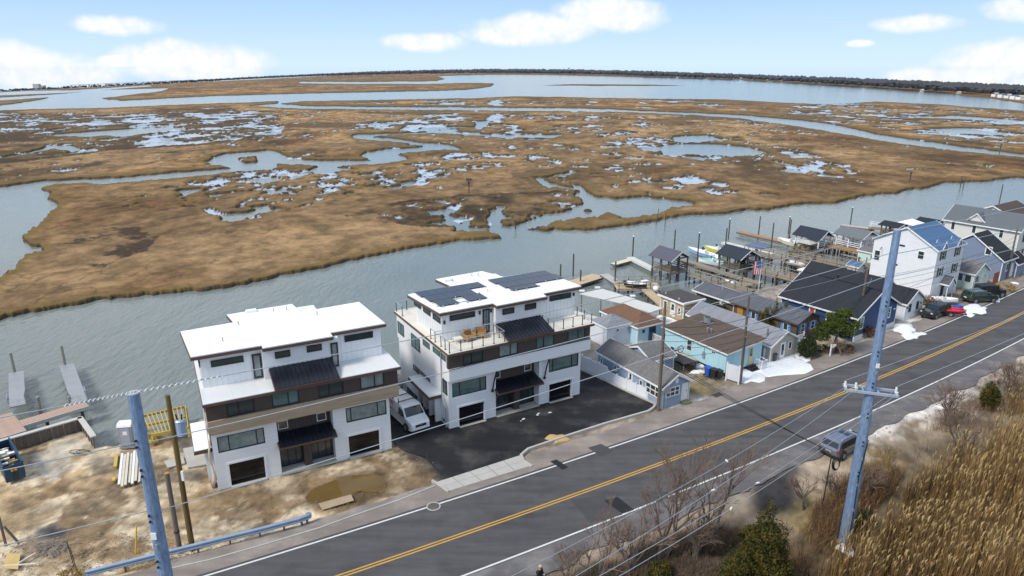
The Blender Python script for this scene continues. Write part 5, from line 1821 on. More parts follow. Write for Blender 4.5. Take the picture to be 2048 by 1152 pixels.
# sheds at the waterside
h, rf = house('shed', 'mint waterside shed with grey roof below the arched boathouse', (61.9, 113.6, 0), rad(33), 3.4, 4.0, 2.0, 2.5, W_mint, R_grey, ov=.2, cat='shed')
window(h, 'L', 1.2, 1.8, .9, 1.6, M_trim, G_dark, 3.4, 4.0)
h, rf = house('shed', 'tiny white shed with blue roof by the timber walkway', (55.4, 107.8, 0), rad(33), 2.0, 1.8, 1.5, 2.0, W_white, R_blue, ov=.2, cat='shed')
MB().box(.8, 1.6, -.04, -.002, .1, 1.35).build('door', M_door, h)
t = thing('patio_canopy', 'flat white canopy behind the charcoal roofs', 'canopy', (0, 0, 0), 0)
MB().slab([(43.6, 103.0, 2.5), (47.2, 98.4, 2.5), (49.6, 100.2, 2.5), (46.4, 104.9, 2.5)], .14).build('roof', M_member, t)
for x, y in ((44.0, 102.9), (47.2, 98.9), (49.2, 100.3), (46.4, 104.4)):
    MB().box(x - .05, x + .05, y - .05, y + .05, 0, 2.36).build('post', M_trim, t)
# brown picnic clutter behind the white house
t = thing('wooden_deck', 'brown raised timber deck beside the three-storey house', 'deck', (57.5, 107.3, 0), rad(33))
for i in range(16):
    MB().box(i * .24, i * .24 + .21, 0, 3.4, 1.0, 1.05).build('plank', M_grey_wood2, t)
for x in (.1, 3.7):
    for y in (.1, 3.3):
        MB().box(x - .06, x + .06, y - .06, y + .06, -.2, 1.95).build('post', M_grey_wood2, t)
for z in (1.4, 1.85):
    MB().box(.0, 3.8, .05, .12, z, z + .08).build('rail', M_grey_wood, t)
    MB().box(.05, .12, .15, 3.4, z, z + .08).build('rail', M_grey_wood, t)
# far canopies
t = thing('dock_canopy', 'white hipped tent canopy at the far docks', 'canopy', (80.6, 138.6, 0), DA)
MB().slab([(-2.2, -2.2, 1.9), (2.2, -2.2, 1.9), (0, 0, 2.9)], .05).slab([(2.2, -2.2, 1.9), (2.2, 2.2, 1.9), (0, 0, 2.9)], .05).slab([(2.2, 2.2, 1.9), (-2.2, 2.2, 1.9), (0, 0, 2.9)], .05).slab([(-2.2, 2.2, 1.9), (-2.2, -2.2, 1.9), (0, 0, 2.9)], .05).build('tent_roof', M_member, t)
for x in (-2.1, 2.1):
    for y in (-2.1, 2.1):
        MB().tube([(x, y, -2.5), (x, y, 1.9)], .09, 6).build('post', M_pile, t)
boathouse('dark-roofed dock shelter behind the white tent canopy', (84.2, 137.0), DA, 3.6, 3.4, .4, 1.7, 2.2, M_grey_wood2, R_black)
boathouse('dark-roofed dock shelter in front of the white tent canopy', (75.2, 133.6), DA, 3.6, 3.4, .4, 1.7, 2.2, M_grey_wood2, R_black)
t = thing('dock_canopy', 'faded red canopy on posts behind the three-storey house', 'canopy', (69.6, 125.6, 0), DA)
MB().slab([(0, 0, 1.7), (2.9, 0, 1.7), (2.9, 1.5, 2.2), (0, 1.5, 2.2)], .08).slab([(0, 3, 1.7), (2.9, 3, 1.7), (2.9, 1.5, 2.2), (0, 1.5, 2.2)], .08).build('roof', mat('faded_red', (.42, .09, .07), .7, var=.15), t)
for x in (.1, 2.8):
    for y in (.1, 2.9):
        MB().tube([(x, y, -2.5), (x, y, 1.7)], .09, 6).build('post', M_pile, t)
walkway('dock', 'white-railed dock running out past the far shelters', (74.0, 142.2), (78.6, 139.2), 1.8, .4, None, (1, 1), white=True)
floating('dock', 'grey float with dark bumper out beyond the far docks', (70.6, 147.2), (75.6, 143.0), 1.7, -.2, M_conc)
walkway('dock', 'timber pier between the arched boathouse and the red canopy', (66.0, 132.0), (71.6, 122.6), 1.5, .5, None, (1, 1))
boat('white boat moored by the far white-railed dock', 79.6, 136.0, -.5, rad(124), 4.6, 1.8, .9, M_trim, mat('yellow_seat', (.62, .52, .14), .6))
floating('dock', 'pale far dock at the edge of the brown-roofed house', (108.5, 152.0), (116.0, 156.5), 3.0, .3, M_pale)
# mooring pilings
for lab, x, y, hh, cp, ln in (
        ('thick piling at the corner of the tan float', 10.1, 111.0, 2.8, False, (0, 0)), ('dark piling just behind the solar roof ridge', 7.9, 109.4, 1.5, False, (0, 0)),
        ('short thick piling beside the tan float', 10.8, 105.6, 1.6, False, (0, 0)), ('tall thin piling beside the metal gangway', 15.9, 103.4, 3.6, False, (0, 0)),
        ('white-capped piling beside the cream float', 21.6, 121.3, 3.3, True, (0, 0)), ('piling standing behind the purple-grey boathouse', 30.3, 127.0, 3.2, False, (0, 0)),
        ('tall white-capped piling at the low dark float', 32.7, 119.3, 4.4, True, (0, 0)), ('white-capped piling behind the pale narrow float', 43.3, 136.6, 3.2, True, (0, 0)),
        ('grey piling in front of the pale narrow float', 40.3, 128.4, 3.2, False, (0, 0)), ('dark piling at the tip of the orange-brown float', 49.9, 138.4, 3.4, False, (0, 0)),
        ('bare piling off the blue canvas pontoon boat', 49.4, 129.6, 4.0, False, (0, 0)), ('white-capped piling beside the cream cabin boat', 57.2, 141.6, 2.6, True, (0, 0)),
        ('dark piling at the shore end of the orange-brown float', 54.9, 135.2, 3.4, False, (0, 0)), ('white-capped piling at the grey far float', 73.2, 148.6, 3.2, True, (0, 0)),
        ('leaning stake alone in the open creek, the tilted one', 31.3, 150.4, 2.6, False, (.7, .3)), ('upright stake alone in the open creek', 32.9, 147.6, 2.5, False, (0, 0)),
        ('piling behind the roofs between the two duplexes', -8.4, 75.8, 3.6, False, (0, 0)), ('short piling behind the left duplex roof', -19.5, 71.6, 4.0, False, (0, 0))):
    piling(lab, x, y, hh, .13 if 'stake' not in lab else .08, cp, None, ln)
for px, py, hh, lab in ((1920, 376, 2.5, 'left stake of the pair off the marsh edge'), (1926, 377, 2.3, 'right stake of the pair off the marsh edge'), (1997, 412, 4.5, 'tall dark piling beyond the brown-roofed house')):
    q = site(px, py, WL)
    piling(lab, q.x, q.y, hh, .12)
# --- the unfinished dock and bulkhead at the left
M_pink = mat('pinkish_new_decking', (.42, .28, .205), .7, var=.25, vs=1.5, fine=.2, fs=10)
M_sheet = mat('brown_sheet_piling', (.135, .105, .085), .7, var=.25, vs=1.2)
M_capm = mat('bulkhead_cap', (.50, .47, .42), .7, var=.12, fine=.2, fs=8)
bk = thing('bulkhead', 'brown sheet-pile bulkhead with pale cap beside the pinkish dock', 'retaining wall', (0, 0, 0), 0)
bpts = [Vector((-64, 44.4, 0)), Vector((-44.7, 53.6, 0)), Vector((-39.9, 58.1, 0)), Vector((-36.75, 54.7, 0))]
for i in range(3):
    a, b_ = bpts[i], bpts[i + 1]
    L = (b_ - a).length
    n = int(L / .45)
    d = (b_ - a) / L
    an = math.atan2(d.y, d.x)
    for k in range(n):
        me = MB().box(0, L / n - .03, -.05 - .06 * (k % 2), .05 - .06 * (k % 2), -2.2, 1.02).mesh('sheet_pile', M_sheet)
        place('sheet_pile', me, bk, a + d * (k * L / n), (0, 0, an))
    cap_ = MB().box(-.1, L + .1, -.26, .2, 1.03, 1.14).build('bulkhead_cap', M_capm, bk)
    cap_.location, cap_.rotation_euler = a, (0, 0, an)
fa_, fb_ = site(46, 851, 1.0), site(178, 811, 1.0)
dd_ = fb_ - fa_
an = math.atan2(dd_.y, dd_.x)
LD = dd_.length
dk = thing('dock', 'pinkish new timber dock inside the bulkhead', 'dock', (fa_.x, fa_.y, 1.0), an)
pl_ = MB().box(0, .205, .02, 1.35, -.05, 0).mesh('plank', M_pink)
for i in range(int(LD / .225)):
    place('plank', pl_, dk, (i * .225, 0, random.uniform(-.006, .006)))
MB().box(0, LD, -.08, .015, -.35, -.003).build('joist', M_capm, dk)
for x in (1.9, LD - .6):
    place('piling', PILE, dk, (x, .3, -.06))
dk2 = thing('dock', 'pinkish new timber platform at the left edge beside the bulkhead', 'dock', (fa_.x, fa_.y, 1.0), an)
pl2 = MB().box(-6.5, -.02, 0, .205, -.05, 0).mesh('plank', M_pink)
for i in range(-5, 7):
    place('plank', pl2, dk2, (0, i * .225, random.uniform(-.006, .006)))
pl3 = MB().box(-2.0, -.02, 0, .205, -.05, 0).mesh('plank', M_pink)
for i in range(7, 17):
    place('plank', pl3, dk2, (0, i * .225, random.uniform(-.006, .006)))
MB().box(-6.5, -.02, -1.24, -1.13, -.35, -.003).build('joist', M_capm, dk2)
M_alu = mat('grey_aluminium', (.36, .36, .36), .5, metal=.4, var=.12, lines=('X', .3, .1, .25))
for lab, px, py, qx, qy, wd in (('grey aluminium ramp with hoop rails, farther from the bulkhead corner', 36, 816, 33, 748, 1.35), ('grey aluminium ramp with hoop rails, nearer the bulkhead corner', 160, 808, 134, 733, 1.35)):
    a, b_ = site(px, py, .6), site(qx, qy, .0)
    p, L, an = frame2(a, b_)
    g = thing('gangway', lab, 'ramp', (p.x, p.y, .85), an)
    ramp_ = MB()
    MB().slab([(0, -wd / 2, 0), (L, -wd / 2, -.6), (L, wd / 2, -.6), (0, wd / 2, 0)], .12).build('ramp_deck', M_alu, g)
    for s in (-1, 1):
        MB().tube([(.2, s * wd / 2, 0), (.3, s * wd / 2, .85), (1.9, s * wd / 2, .7), (2.3, s * wd / 2, -.15)], .04, 6).tube([(1.1, s * wd / 2, -.05), (1.1, s * wd / 2, .78)], .03, 6).build('hoop_rail', M_steel, g)
    piling('tall piling at the far end of the grey ramp, ' + ('left one' if px < 100 else 'right one'), b_.x - .4, b_.y + .3, 2.4, .17, False, M_pilewhite)
    piling('short piling against the side of the grey ramp, ' + ('left one' if px < 100 else 'right one'), *((g.location.x + .9, g.location.y + 1.6) if px < 100 else (g.location.x - 1.5, g.location.y + .8)), 1.0, .17, False, M_pilewhite)
# ------------------------------------------------------------------ drives, kerbs, lot clutter
sheet('driveway', sites(DRIVE), .012, new_m)
wat_m = mat('muddy_puddle', (.15, .095, .032), .05, var=.2, vs=.8, spec=.6)
sheet('puddle', sites([(690 + (q[0] - 690) * 1.12, 973 + (q[1] - 973) * 1.25) for q in PUDDLE]), -.150, wat_m)
ap = bpy.data.objects.new('pavement', None)
COL.objects.link(ap)
ap['kind'] = 'structure'
A0, A1, A2, A3 = [Vector((q.x, q.y, 0)) for q in sites(APRON)]
for k in range(5):
    for r_ in range(2):
        f0, f1_ = k / 5 + .004, (k + 1) / 5 - .004
        g0, g1 = r_ / 2 + .008, (r_ + 1) / 2 - .008
        pt = lambda f, g: (A0 + (A1 - A0) * f) * (1 - g) + (A3 + (A2 - A3) * f) * g
        MB().slab([pt(f0, g0) + Vector((0, 0, .035)), pt(f1_, g0) + Vector((0, 0, .035)), pt(f1_, g1) + Vector((0, 0, .03)), pt(f0, g1) + Vector((0, 0, .03))], .12).build('concrete_slab', M_conc, ap)


def kerb(name, pts, wd=.2, h=.13, m=None):
    p = [Vector((q[0], q[1], 0)) for q in pts]
    L, R_ = [], []
    for i, q in enumerate(p):
        d = (p[min(i + 1, len(p) - 1)] - p[max(0, i - 1)]).normalized()
        n = Vector((-d.y, d.x, 0)) * wd / 2
        L.append(q + n)
        R_.append(q - n)
    rings = [[(a.x, a.y, -.15), (a.x, a.y, h), (b_.x, b_.y, h), (b_.x, b_.y, -.15)] for a, b_ in zip(L, R_)]
    o = MB().loft(rings).build(name, m or M_conc)
    o['kind'] = 'structure'
    return o


kp = [Vector((q.x, q.y)) for q in sites([(1064, 934), (1047, 923), (1042, 911), (1056, 899), (1120, 877), (1210, 848), (1297, 823), (1307, 816), (1311, 809)])]
kerb('kerb', kp, .22)
kerb('kerb', [Vector((q.x, q.y)) for q in sites([(1311, 809), (1260, 786), (1210, 762), (1163, 741)])], .22)
kerb('kerb', [Vector((q.x, q.y)) for q in sites([(864, 962), (888, 975), (897, 985)])], .12)
kerb('road_edge_kerb', [Vector((q.x, q.y)) for q in sites([(870, 972), (800, 1000), (700, 1034), (640, 1056), (520, 1092), (420, 1120), (330, 1140)])], .12, .06)
# plywood, sand heap on the drive, scattered scraps
M_ply = mat('weathered_plywood', (.40, .30, .19), .8, var=.2, vs=1.5)
q = sites([(637, 1008), (702, 990), (708, 1002), (645, 1021)])
t = thing('plywood_sheet', 'tan plywood sheet lying on the mud beside the puddle', 'board', (q[0].x, q[0].y, .06), 0)
MB().slab([(v.x - q[0].x, v.y - q[0].y, 0) for v in q], .03).build('sheet', M_ply, t)


def heap(name, label, cat, px, py, r, h, m, seed=0, kind=None, sx_=1.0, rot=.5):
    c = site(px, py)
    n, k = 18, 6
    vs_, fs = [(0, 0, h)], []
    rr = np.random.default_rng(seed)
    for i in range(1, k + 1):
        for j in range(n):
            a = 2 * math.pi * j / n
            f = i / k
            e = r * f * (1 + .30 * math.sin(2 * a + seed) * f + .18 * math.sin(5 * a + seed * 2) + .08 * rr.uniform(-1, 1))
            vs_.append((e * math.cos(a) * sx_, e * math.sin(a), h * (1 - f ** 1.6) * rr.uniform(.8, 1.15) - (.16 if i == k else 0)))
    for j in range(n):
        fs.append((0, 1 + j, 1 + (j + 1) % n))
        for i in range(k - 1):
            fs.append((1 + i * n + j, 1 + (i + 1) * n + j, 1 + (i + 1) * n + (j + 1) % n, 1 + i * n + (j + 1) % n))
    o = MB().add(vs_, fs).build(name, m, smooth=True)
    o.location = (c.x, c.y, .0)
    o.rotation_euler = (0, 0, rot)
    if kind:
        o['kind'] = kind
    if label and not kind:
        tag(o, label, cat)
    return o


M_snow = mat('old_snow', (.80, .82, .85), .7, var=.10, vs=2.2, det=7, fine=.14, fs=7, bump=.6, bs=3, col2=(.70, .70, .69))
M_sandm = mat('ochre_sand', (.50, .33, .13), .9, var=.25)
heap('sand_pile', 'small ochre sand heap spilt on the fresh black drive', 'sand heap', 1112, 875, .75, .06, M_sandm, 3, sx_=1.4)
for k, (px, py) in enumerate(((1047, 838), (1077, 827), (1100, 825), (1042, 842), (1075, 830), (1025, 812), (1005, 817))):
    heap('snow_scrap', '', '', px, py, random.uniform(.07, .16), .03, M_snow, k, 'stuff', 1.6)
for k, (px, py, r, h, s_, ro, lab) in enumerate(((1553, 733, 2.7, .11, 1.9, .55, 'long'), (1500, 752, 1.5, .09, 1.6, .5, 'end'), (1605, 712, 1.0, .08, 1.5, .6, ''), (1570, 716, 1.3, .09, 1.6, .6, ''), (1808, 658, 1.7, .55, 1.1, 1.0, ''), (1822, 672, 1.1, .2, 1.3, .9, ''), (1838, 668, .6, .1, 2.0, .6, ''),
                                            (1975, 598, 1.3, .15, 1.8, .2, ''), (1950, 618, 1.5, .15, 2.0, .6, ''), (1938, 629, .8, .1, 1.6, .6, ''), (1410, 728, .7, .08, 1.7, .4, ''), (1395, 742, .5, .06, 1.5, .3, ''), (1612, 692, .7, .1, 2.2, .3, ''), (1692, 1097, .55, .12, 1.0, .3, ''), (2030, 566, .6, .1, 1.2, .3, ''))):
    heap('snow', '', '', px, py, r, h, M_snow, k + 10, 'stuff', s_, ro)
# crushed shell and gravel, small stones as one mass
rg_ = np.random.default_rng(8)
sv, sf = [], []


def stones(poly, n, r0, r1):
    P_ = sites(poly)
    xs, ys = [p_.x for p_ in P_], [p_.y for p_ in P_]
    X_ = rg_.uniform(min(xs), max(xs), n * 3)
    Y_ = rg_.uniform(min(ys), max(ys), n * 3)
    ok = np.where(inside(X_, Y_, P_) & ~inside(X_, Y_, sites(PUDDLE)))[0][:n]
    for i in ok:
        r = rg_.uniform(r0, r1)
        n0 = len(sv)
        for a in ((1, 0, 0), (-.5, .87, 0), (-.5, -.87, 0), (.1, .1, .7)):
            sv.append((X_[i] + a[0] * r * rg_.uniform(.6, 1.3), Y_[i] + a[1] * r, .0 + a[2] * r))
        sf.extend([(n0, n0 + 1, n0 + 3), (n0 + 1, n0 + 2, n0 + 3), (n0 + 2, n0, n0 + 3)])


stones([(72, 1085), (125, 1078), (135, 1092), (110, 1112), (75, 1105)], 260, .04, .10)
stones([(150, 1080), (330, 1050), (420, 1080), (330, 1130), (170, 1150)], 260, .03, .09)
stones([(0, 980), (330, 940), (440, 985), (860, 900), (880, 960), (620, 1050), (300, 1130), (0, 1150)], 320, .03, .06)
stones([(1060, 930), (1200, 890), (1160, 915), (1080, 935)], 240, .03, .06)
stones([(0, 960), (330, 930), (440, 985), (860, 900), (900, 970), (620, 1050), (300, 1130), (0, 1150)], 420, .025, .09)
stones([(0, 1090), (200, 1060), (420, 1085), (520, 1050), (560, 1065), (330, 1130), (0, 1180)], 700, .03, .11)
stones([(1320, 815), (1370, 790), (1440, 790), (1400, 815), (1340, 828)], 200, .03, .08)
stones([(1640, 890), (1760, 830), (1960, 750), (1900, 810), (1760, 890), (1660, 960)], 420, .04, .12)
me = bpy.data.meshes.new('rubble')
me.from_pydata(sv, [], sf)
me.materials.append(mat('pale_stone', (.25, .21, .165), .9, var=.7, vs=2.5, fine=.5, fs=6))
o = bpy.data.objects.new('rubble', me)
COL.objects.link(o)
o['kind'] = 'stuff'
# road furniture
for lab, px, py, r in (('round iron manhole cover in the dusty shoulder by the concrete apron', 867, 1013, .45),):
    c = site(px, py)
    t = thing('manhole_cover', lab, 'manhole', (c.x, c.y, .016))
    MB().tube([(0, 0, -.05), (0, 0, .008)], r + .1, 20).build('ring', M_conc, t)
    MB().tube([(0, 0, .008), (0, 0, .016)], r, 20).build('lid', mat('iron', (.10, .085, .07), .7, var=.3), t)
c = site(1435, 790)
t = thing('storm_drain', 'dark iron storm drain grate at the road edge by the dry grass', 'drain', (c.x, c.y, .02), rad(32))
MB().box(-.6, .6, -.35, .35, -.05, .01).build('frame', mat('iron', (0, 0, 0)), t)
br = MB().box(-.55, .55, -.02, .02, .011, .03).mesh('bar', M_dark)
for k in range(6):
    place('bar', br, t, (0, -.27 + k * .108, 0))
for kz, pts in enumerate(([(1208, 1002), (1235, 994), (1268, 1020), (1245, 1028)], [(1100, 923), (1113, 919), (1137, 935), (1125, 940)], [(1176, 896), (1202, 888), (1228, 902), (1200, 912)], [(1140, 1000), (1208, 990), (1245, 1030), (1180, 1045)])):
    sheet('road_patch', sites(pts), .026 if kz < 3 else .021, patch_m if pts[0][0] not in (1140, 1176) else asphalt('old_patch', (.066, .063, .064), .3, .25, (.075, .07, .07)))
# ------------------------------------------------------------------ guardrail
gp = sites([(175, 1160), (300, 1128), (420, 1098), (520, 1073), (600, 1052), (618, 1045)])
t = thing('guardrail', 'blue-grey steel guardrail with a curled end beside the muddy lot', 'guardrail', (0, 0, 0))
M_rail = mat('blue_grey_steel', (.30, .38, .50), .45, metal=.5, var=.2)
rings = []
for i, q in enumerate(gp):
    d = (gp[min(i + 1, len(gp) - 1)] - gp[max(0, i - 1)])
    d.z = 0
    d.normalize()
    n = Vector((d.y, -d.x, 0))
    prof = [(0, .34), (.10, .42), (.10, .50), (.0, .57), (.10, .64), (.10, .74), (0, .82), (-.03, .82), (.06, .69), (-.03, .57), (.06, .46), (-.03, .34)]
    rings.append([q + n * (.1 + a) + Vector((0, 0, z)) for a, z in prof])
MB().loft(rings).build('beam', M_rail, t)
pm_ = MB().box(-.06, .06, -.08, .08, -.4, .70).mesh('post', mat('brown_post', (.13, .105, .08), .8))
blk = MB().box(-.06, .06, -.16, .0, .44, .70).mesh('block', M_steel)
for i in range(9):
    f = i / 8 * (len(gp) - 1) * .96
    a, b_ = gp[int(f)], gp[int(f) + 1]
    q = a + (b_ - a) * (f - int(f))
    an = math.atan2((b_ - a).y, (b_ - a).x)
    place('post', pm_, t, (q.x, q.y + .02, 0), (0, 0, an))
e = gp[-1]
MB().tube([e + Vector((.0, .05, .42)), e + Vector((0, .05, .72))], .22, 10).build('end_terminal', M_rail, t)
# ------------------------------------------------------------------ fences
t = thing('vinyl_fence', 'white vinyl privacy fence between the new drive and the blue-grey cottage', 'fence', (0, 0, 0))
fa, fb = sites([(1163, 737), (1312, 806)])
for k in range(8):
    a, b_ = fa + (fb - fa) * (k / 8), fa + (fb - fa) * ((k + 1) / 8)
    L = (b_ - a).length
    an = math.atan2((b_ - a).y, (b_ - a).x)
    hh = 1.55 if k < 3 else 1.1
    me = MB().box(.07, L - .07, -.025, .025, .06, hh - .06).box(.06, L - .06, -.04, .04, hh - .06, hh).box(.06, L - .06, -.04, .04, .0, .08).mesh('panel', M_vinyl)
    place('panel', me, t, (a.x, a.y, 0), (0, 0, an))
    pp = MB().box(-.065, .065, -.065, .065, -.2, hh + .12).box(-.08, .08, -.08, .08, hh + .12, hh + .16).mesh('post', M_vinyl)
    place('post', pp, t, (a.x, a.y, 0), (0, 0, an))
t = thing('vinyl_fence', 'short white vinyl fence panel at the corner of the cyan cottage', 'fence', (0, 0, 0))
fa, fb = sites([(1452, 758), (1477, 766)])
L = (fb - fa).length
an = math.atan2((fb - fa).y, (fb - fa).x)
for k in range(9):
    place('picket', MB().box(k * L / 9 + .01, (k + 1) * L / 9 - .01, -.02, .02, .08, 1.75).mesh('picket', M_vinyl), t, (fa.x, fa.y, 0), (0, 0, an))
place('rail', MB().box(0, L, -.035, .035, 1.75, 1.83).mesh('rail', M_vinyl), t, (fa.x, fa.y, 0), (0, 0, an))
for q in (fa, fb):
    place('post', MB().box(-.07, .07, -.07, .07, -.2, 2.0).mesh('post', M_vinyl), t, (q.x, q.y, 0), (0, 0, an))


def picket(label, p0, p1, hh, n):
    a, b_ = sites([p0, p1])
    L = (b_ - a).length
    t = thing('picket_fence', label, 'fence', (a.x, a.y, 0), math.atan2((b_ - a).y, (b_ - a).x))
    pk = MB().box(-.045, .045, -.015, .015, .05, hh).mesh('picket', M_vinyl)
    for k in range(n):
        place('picket', pk, t, (L * (k + .5) / n, -.03, 0))
    for z in (.25, hh - .2):
        MB().box(0, L, -.01, .03, z, z + .07).build('rail', M_vinyl, t)
    for x in (0, L):
        MB().box(x - .06, x + .06, -.06, .06, -.2, hh + .15).build('post', M_vinyl, t)


picket('white picket fence to the right of the beige cottage', (1586, 706), (1607, 697), 1.25, 12)
picket('white picket rail right of the beige cottage, set further back', (1588, 690), (1606, 684), 1.2, 10)
picket('tall white gate between the cyan and beige cottages', (1526, 722), (1538, 718), 1.5, 8)
picket('white rail fence around the patio beside the tan cottage', (1276, 648), (1322, 628), 1.1, 20)
picket('white fence in front of the light blue cottage with the dark door', (1290, 676), (1324, 690), 1.1, 14)
# ------------------------------------------------------------------ bins, boxes
def wheelie_bin(label, px, py, m, rot, s=1.0):
    c = site(px, py)
    t = thing('wheelie_bin', label, 'bin', (c.x, c.y, 0), rot)
    MB().loft([[(-.26 * s, -.28 * s, .08), (.26 * s, -.28 * s, .08), (.26 * s, .28 * s, .08), (-.26 * s, .28 * s, .08)], [(-.32 * s, -.36 * s, 1.0 * s), (.32 * s, -.36 * s, 1.0 * s), (.32 * s, .36 * s, 1.0 * s), (-.32 * s, .36 * s, 1.0 * s)]]).build('body', m, t, bevel=.03)
    MB().box(-.35 * s, .35 * s, -.40 * s, .40 * s, 1.0 * s, 1.08 * s).build('lid', m, t, bevel=.02)
    for sx_ in (-1, 1):
        MB().tube([(sx_ * .26 * s, .3 * s, .11), (sx_ * .34 * s, .3 * s, .11)], .11, 10).build('wheel', M_dark, t)
    return t


M_bbin = mat('blue_plastic', (.02, .085, .42), .5)
M_kbin = mat('black_plastic', (.02, .02, .024), .5)
wheelie_bin('bright blue wheelie bin under the cyan cottage wall', 1416, 752, M_bbin, rad(30))
wheelie_bin('black wheelie bin under the cyan cottage wall, next to the blue bin', 1428, 756, M_kbin, rad(34))
wheelie_bin('black wheelie bin under the cyan cottage wall, nearest the white fence panel', 1437, 757, M_kbin, rad(28), .95)
wheelie_bin('dark navy bin standing in the snow before the beige cottage', 1546, 722, mat('navy_plastic', (.035, .045, .075), .5), rad(30), .9)
wheelie_bin('blue bin beside the red kayaks, the left one', 1911, 627, M_bbin, rad(30))
wheelie_bin('blue bin beside the red kayaks, the right one', 1917, 626, M_bbin, rad(30))
for k, (px, py) in enumerate(((1561, 713), (1571, 710))):
    c = site(px, py)
    t = thing('planter', 'white planter box in the snow by the beige cottage door, ' + ('nearer the door' if k else 'nearer the navy bin'), 'planter', (c.x, c.y, 0), rad(32))
    MB().box(-.5, .5, -.25, .25, 0, .5).build('box', M_vinyl, t)
    MB().box(-.44, .44, -.2, .2, .5, .52).build('soil', M_inter, t)
c = site(1660, 712)
t = thing('mailbox', 'white mailbox on a white post at the road edge under the pine', 'mailbox', (c.x, c.y, 0), rad(32))
MB().box(-.06, .06, -.06, .06, -.2, 1.45).build('post', M_vinyl, t)
MB().box(-.05, .75, -.05, .05, .95, 1.05).build('arm', M_vinyl, t)
MB().loft([[(x, -.14, 1.06), (x, .14, 1.06), (x, .14, 1.22), (x, .07, 1.33), (x, -.07, 1.33), (x, -.14, 1.22)] for x in (.15, .75)]).build('box', M_trim, t)
c = site(1331, 820)
t = thing('stop_sign', 'back of a grey octagonal road sign before the blue-grey cottage', 'sign', (c.x, c.y, 0), rad(30))
MB().tube([(0, 0, -.2), (0, 0, 2.6)], .035, 6).build('post', M_steel, t)
MB().tube([(0, -.03, 2.2), (0, -.05, 2.2)], .42, 8).build('sign_plate', M_steel, t)
# flag
c = Vector((36.6, 99.0, 0))
t = thing('flagpole', 'white flagpole with a drooping striped flag near the dock walkway', 'flagpole', c)
MB().tube([(0, 0, -1), (0, 0, 5.2)], .06, 8, .04).build('pole', M_trim, t)
fl = thing('flag', 'red, white and blue striped flag hanging vertically from the white pole', 'flag', c + Vector((-.08, -.05, 4.9)), rad(12))
for k in range(7):
    rr = []
    for j in range(6):
        z = -2.0 * j / 5
        rr.append([(-.16 * k - .16, .04 * math.sin(j + k), z), (-.16 * k, .04 * math.sin(j + k - 1), z), (-.16 * k, .04 * math.sin(j + k - 1) + .01, z), (-.16 * k - .16, .04 * math.sin(j + k) + .01, z)])
    MB().loft(rr).build('stripe', [mat('flag_red', (.55, .05, .06), .8), mat('flag_white', (.72, .70, .70), .8)][k % 2], fl)
MB().box(-.66, -.01, -.07, -.055, -.95, 0).box(-.66, -.01, .055, .07, -.95, 0).build('canton', mat('flag_blue', (.05, .12, .36), .8), fl)
c = site(1442, 620)
t = thing('antenna_mast', 'thin white mast rising beside the timber house', 'mast', (c.x, c.y, 0))
MB().tube([(0, 0, 0), (-.1, 0, 4.6)], .05, 6).build('mast', M_conc, t)
# ------------------------------------------------------------------ clutter of the building lot
a, b_ = site(14, 969), site(53, 956)
d = (b_ - a)
W_ = d.length
t = thing('dumpster', 'dark blue open dumpster heaped with rubbish at the left edge', 'dumpster', (a.x, a.y, 0), math.atan2(d.y, d.x))
M_dump = mat('dark_blue_steel', (.012, .045, .085), .5, var=.25, vs=2)
Ld, Hd = 5.2, 1.5
for nm, q in (('end_wall', (0, W_, 0, .08)), ('end_wall', (0, W_, Ld - .08, Ld)), ('side_wall', (0, .08, .08, Ld - .08)), ('side_wall', (W_ - .08, W_, .08, Ld - .08))):
    MB().box(*q, .12, Hd).build(nm, M_dump, t)
MB().box(.08, W_ - .08, .08, Ld - .08, .12, .3).build('floor', mat('rusty_steel', (.17, .075, .035), .9, var=.4), t)
for x in (.0, W_):
    MB().box(x - .06, x + .06, -.03, Ld + .03, Hd, Hd + .12).build('rim', M_dump, t)
for y in (.6, 1.6, 2.6, 3.6, 4.6):
    MB().box(W_ + .002, W_ + .08, y - .06, y + .06, .12, Hd - .002).build('rib', M_dump, t)
MB().box(W_ * .42, W_ * .62, -.06, -.002, .15, .85).build('hook_recess', M_dark, t)
for x in (.45, W_ - .75):
    MB().box(x, x + .28, -.012, -.002, .95, 1.2).build('sticker', mat('orange_sticker', (.68, .35, .03), .6), t)
tv_ = MB()
rr = np.random.default_rng(3)
for k in range(60):
    x, y, z = rr.uniform(.2, W_ - .2), rr.uniform(.2, Ld - .2), rr.uniform(.5, 1.25)
    s_ = rr.uniform(.1, .32)
    tv_.box(x - s_, x + s_, y - s_ * .5, y + s_ * .5, z, z + s_ * .6, int(rr.integers(0, 4)))
o = tv_.build('rubbish', [M_trim, mat('cardboard', (.36, .24, .13), .9), M_dark, M_ply], None)
o.location, o.rotation_euler = t.location, t.rotation_euler
o['kind'] = 'stuff'
c = site(259, 889)
t = thing('portable_toilet', 'grey portable toilet with white roof at the water edge of the lot', 'toilet', (c.x, c.y, 0), rad(10))
M_pt = mat('grey_plastic', (.26, .28, .31), .5)
MB().box(-.55, .55, -.55, .55, .12, 2.0).build('cabin', M_pt, t, bevel=.03)
MB().box(-.62, .62, -.62, .62, -.05, .12).build('base', M_pt, t)
MB().loft([[(x, -.58, 2.0), (x, .58, 2.0), (x, .5, 2.18), (x, .25, 2.3), (x, -.25, 2.3), (x, -.5, 2.18)] for x in (-.58, .58)]).build('roof', M_trim, t)
MB().box(-.38, .38, -.58, -.552, .2, 1.9).build('door', mat('grey_plastic_door', (.33, .35, .39), .5), t)
MB().box(-.16, .2, -.59, -.582, 1.25, 1.6).build('notice', M_trim, t)
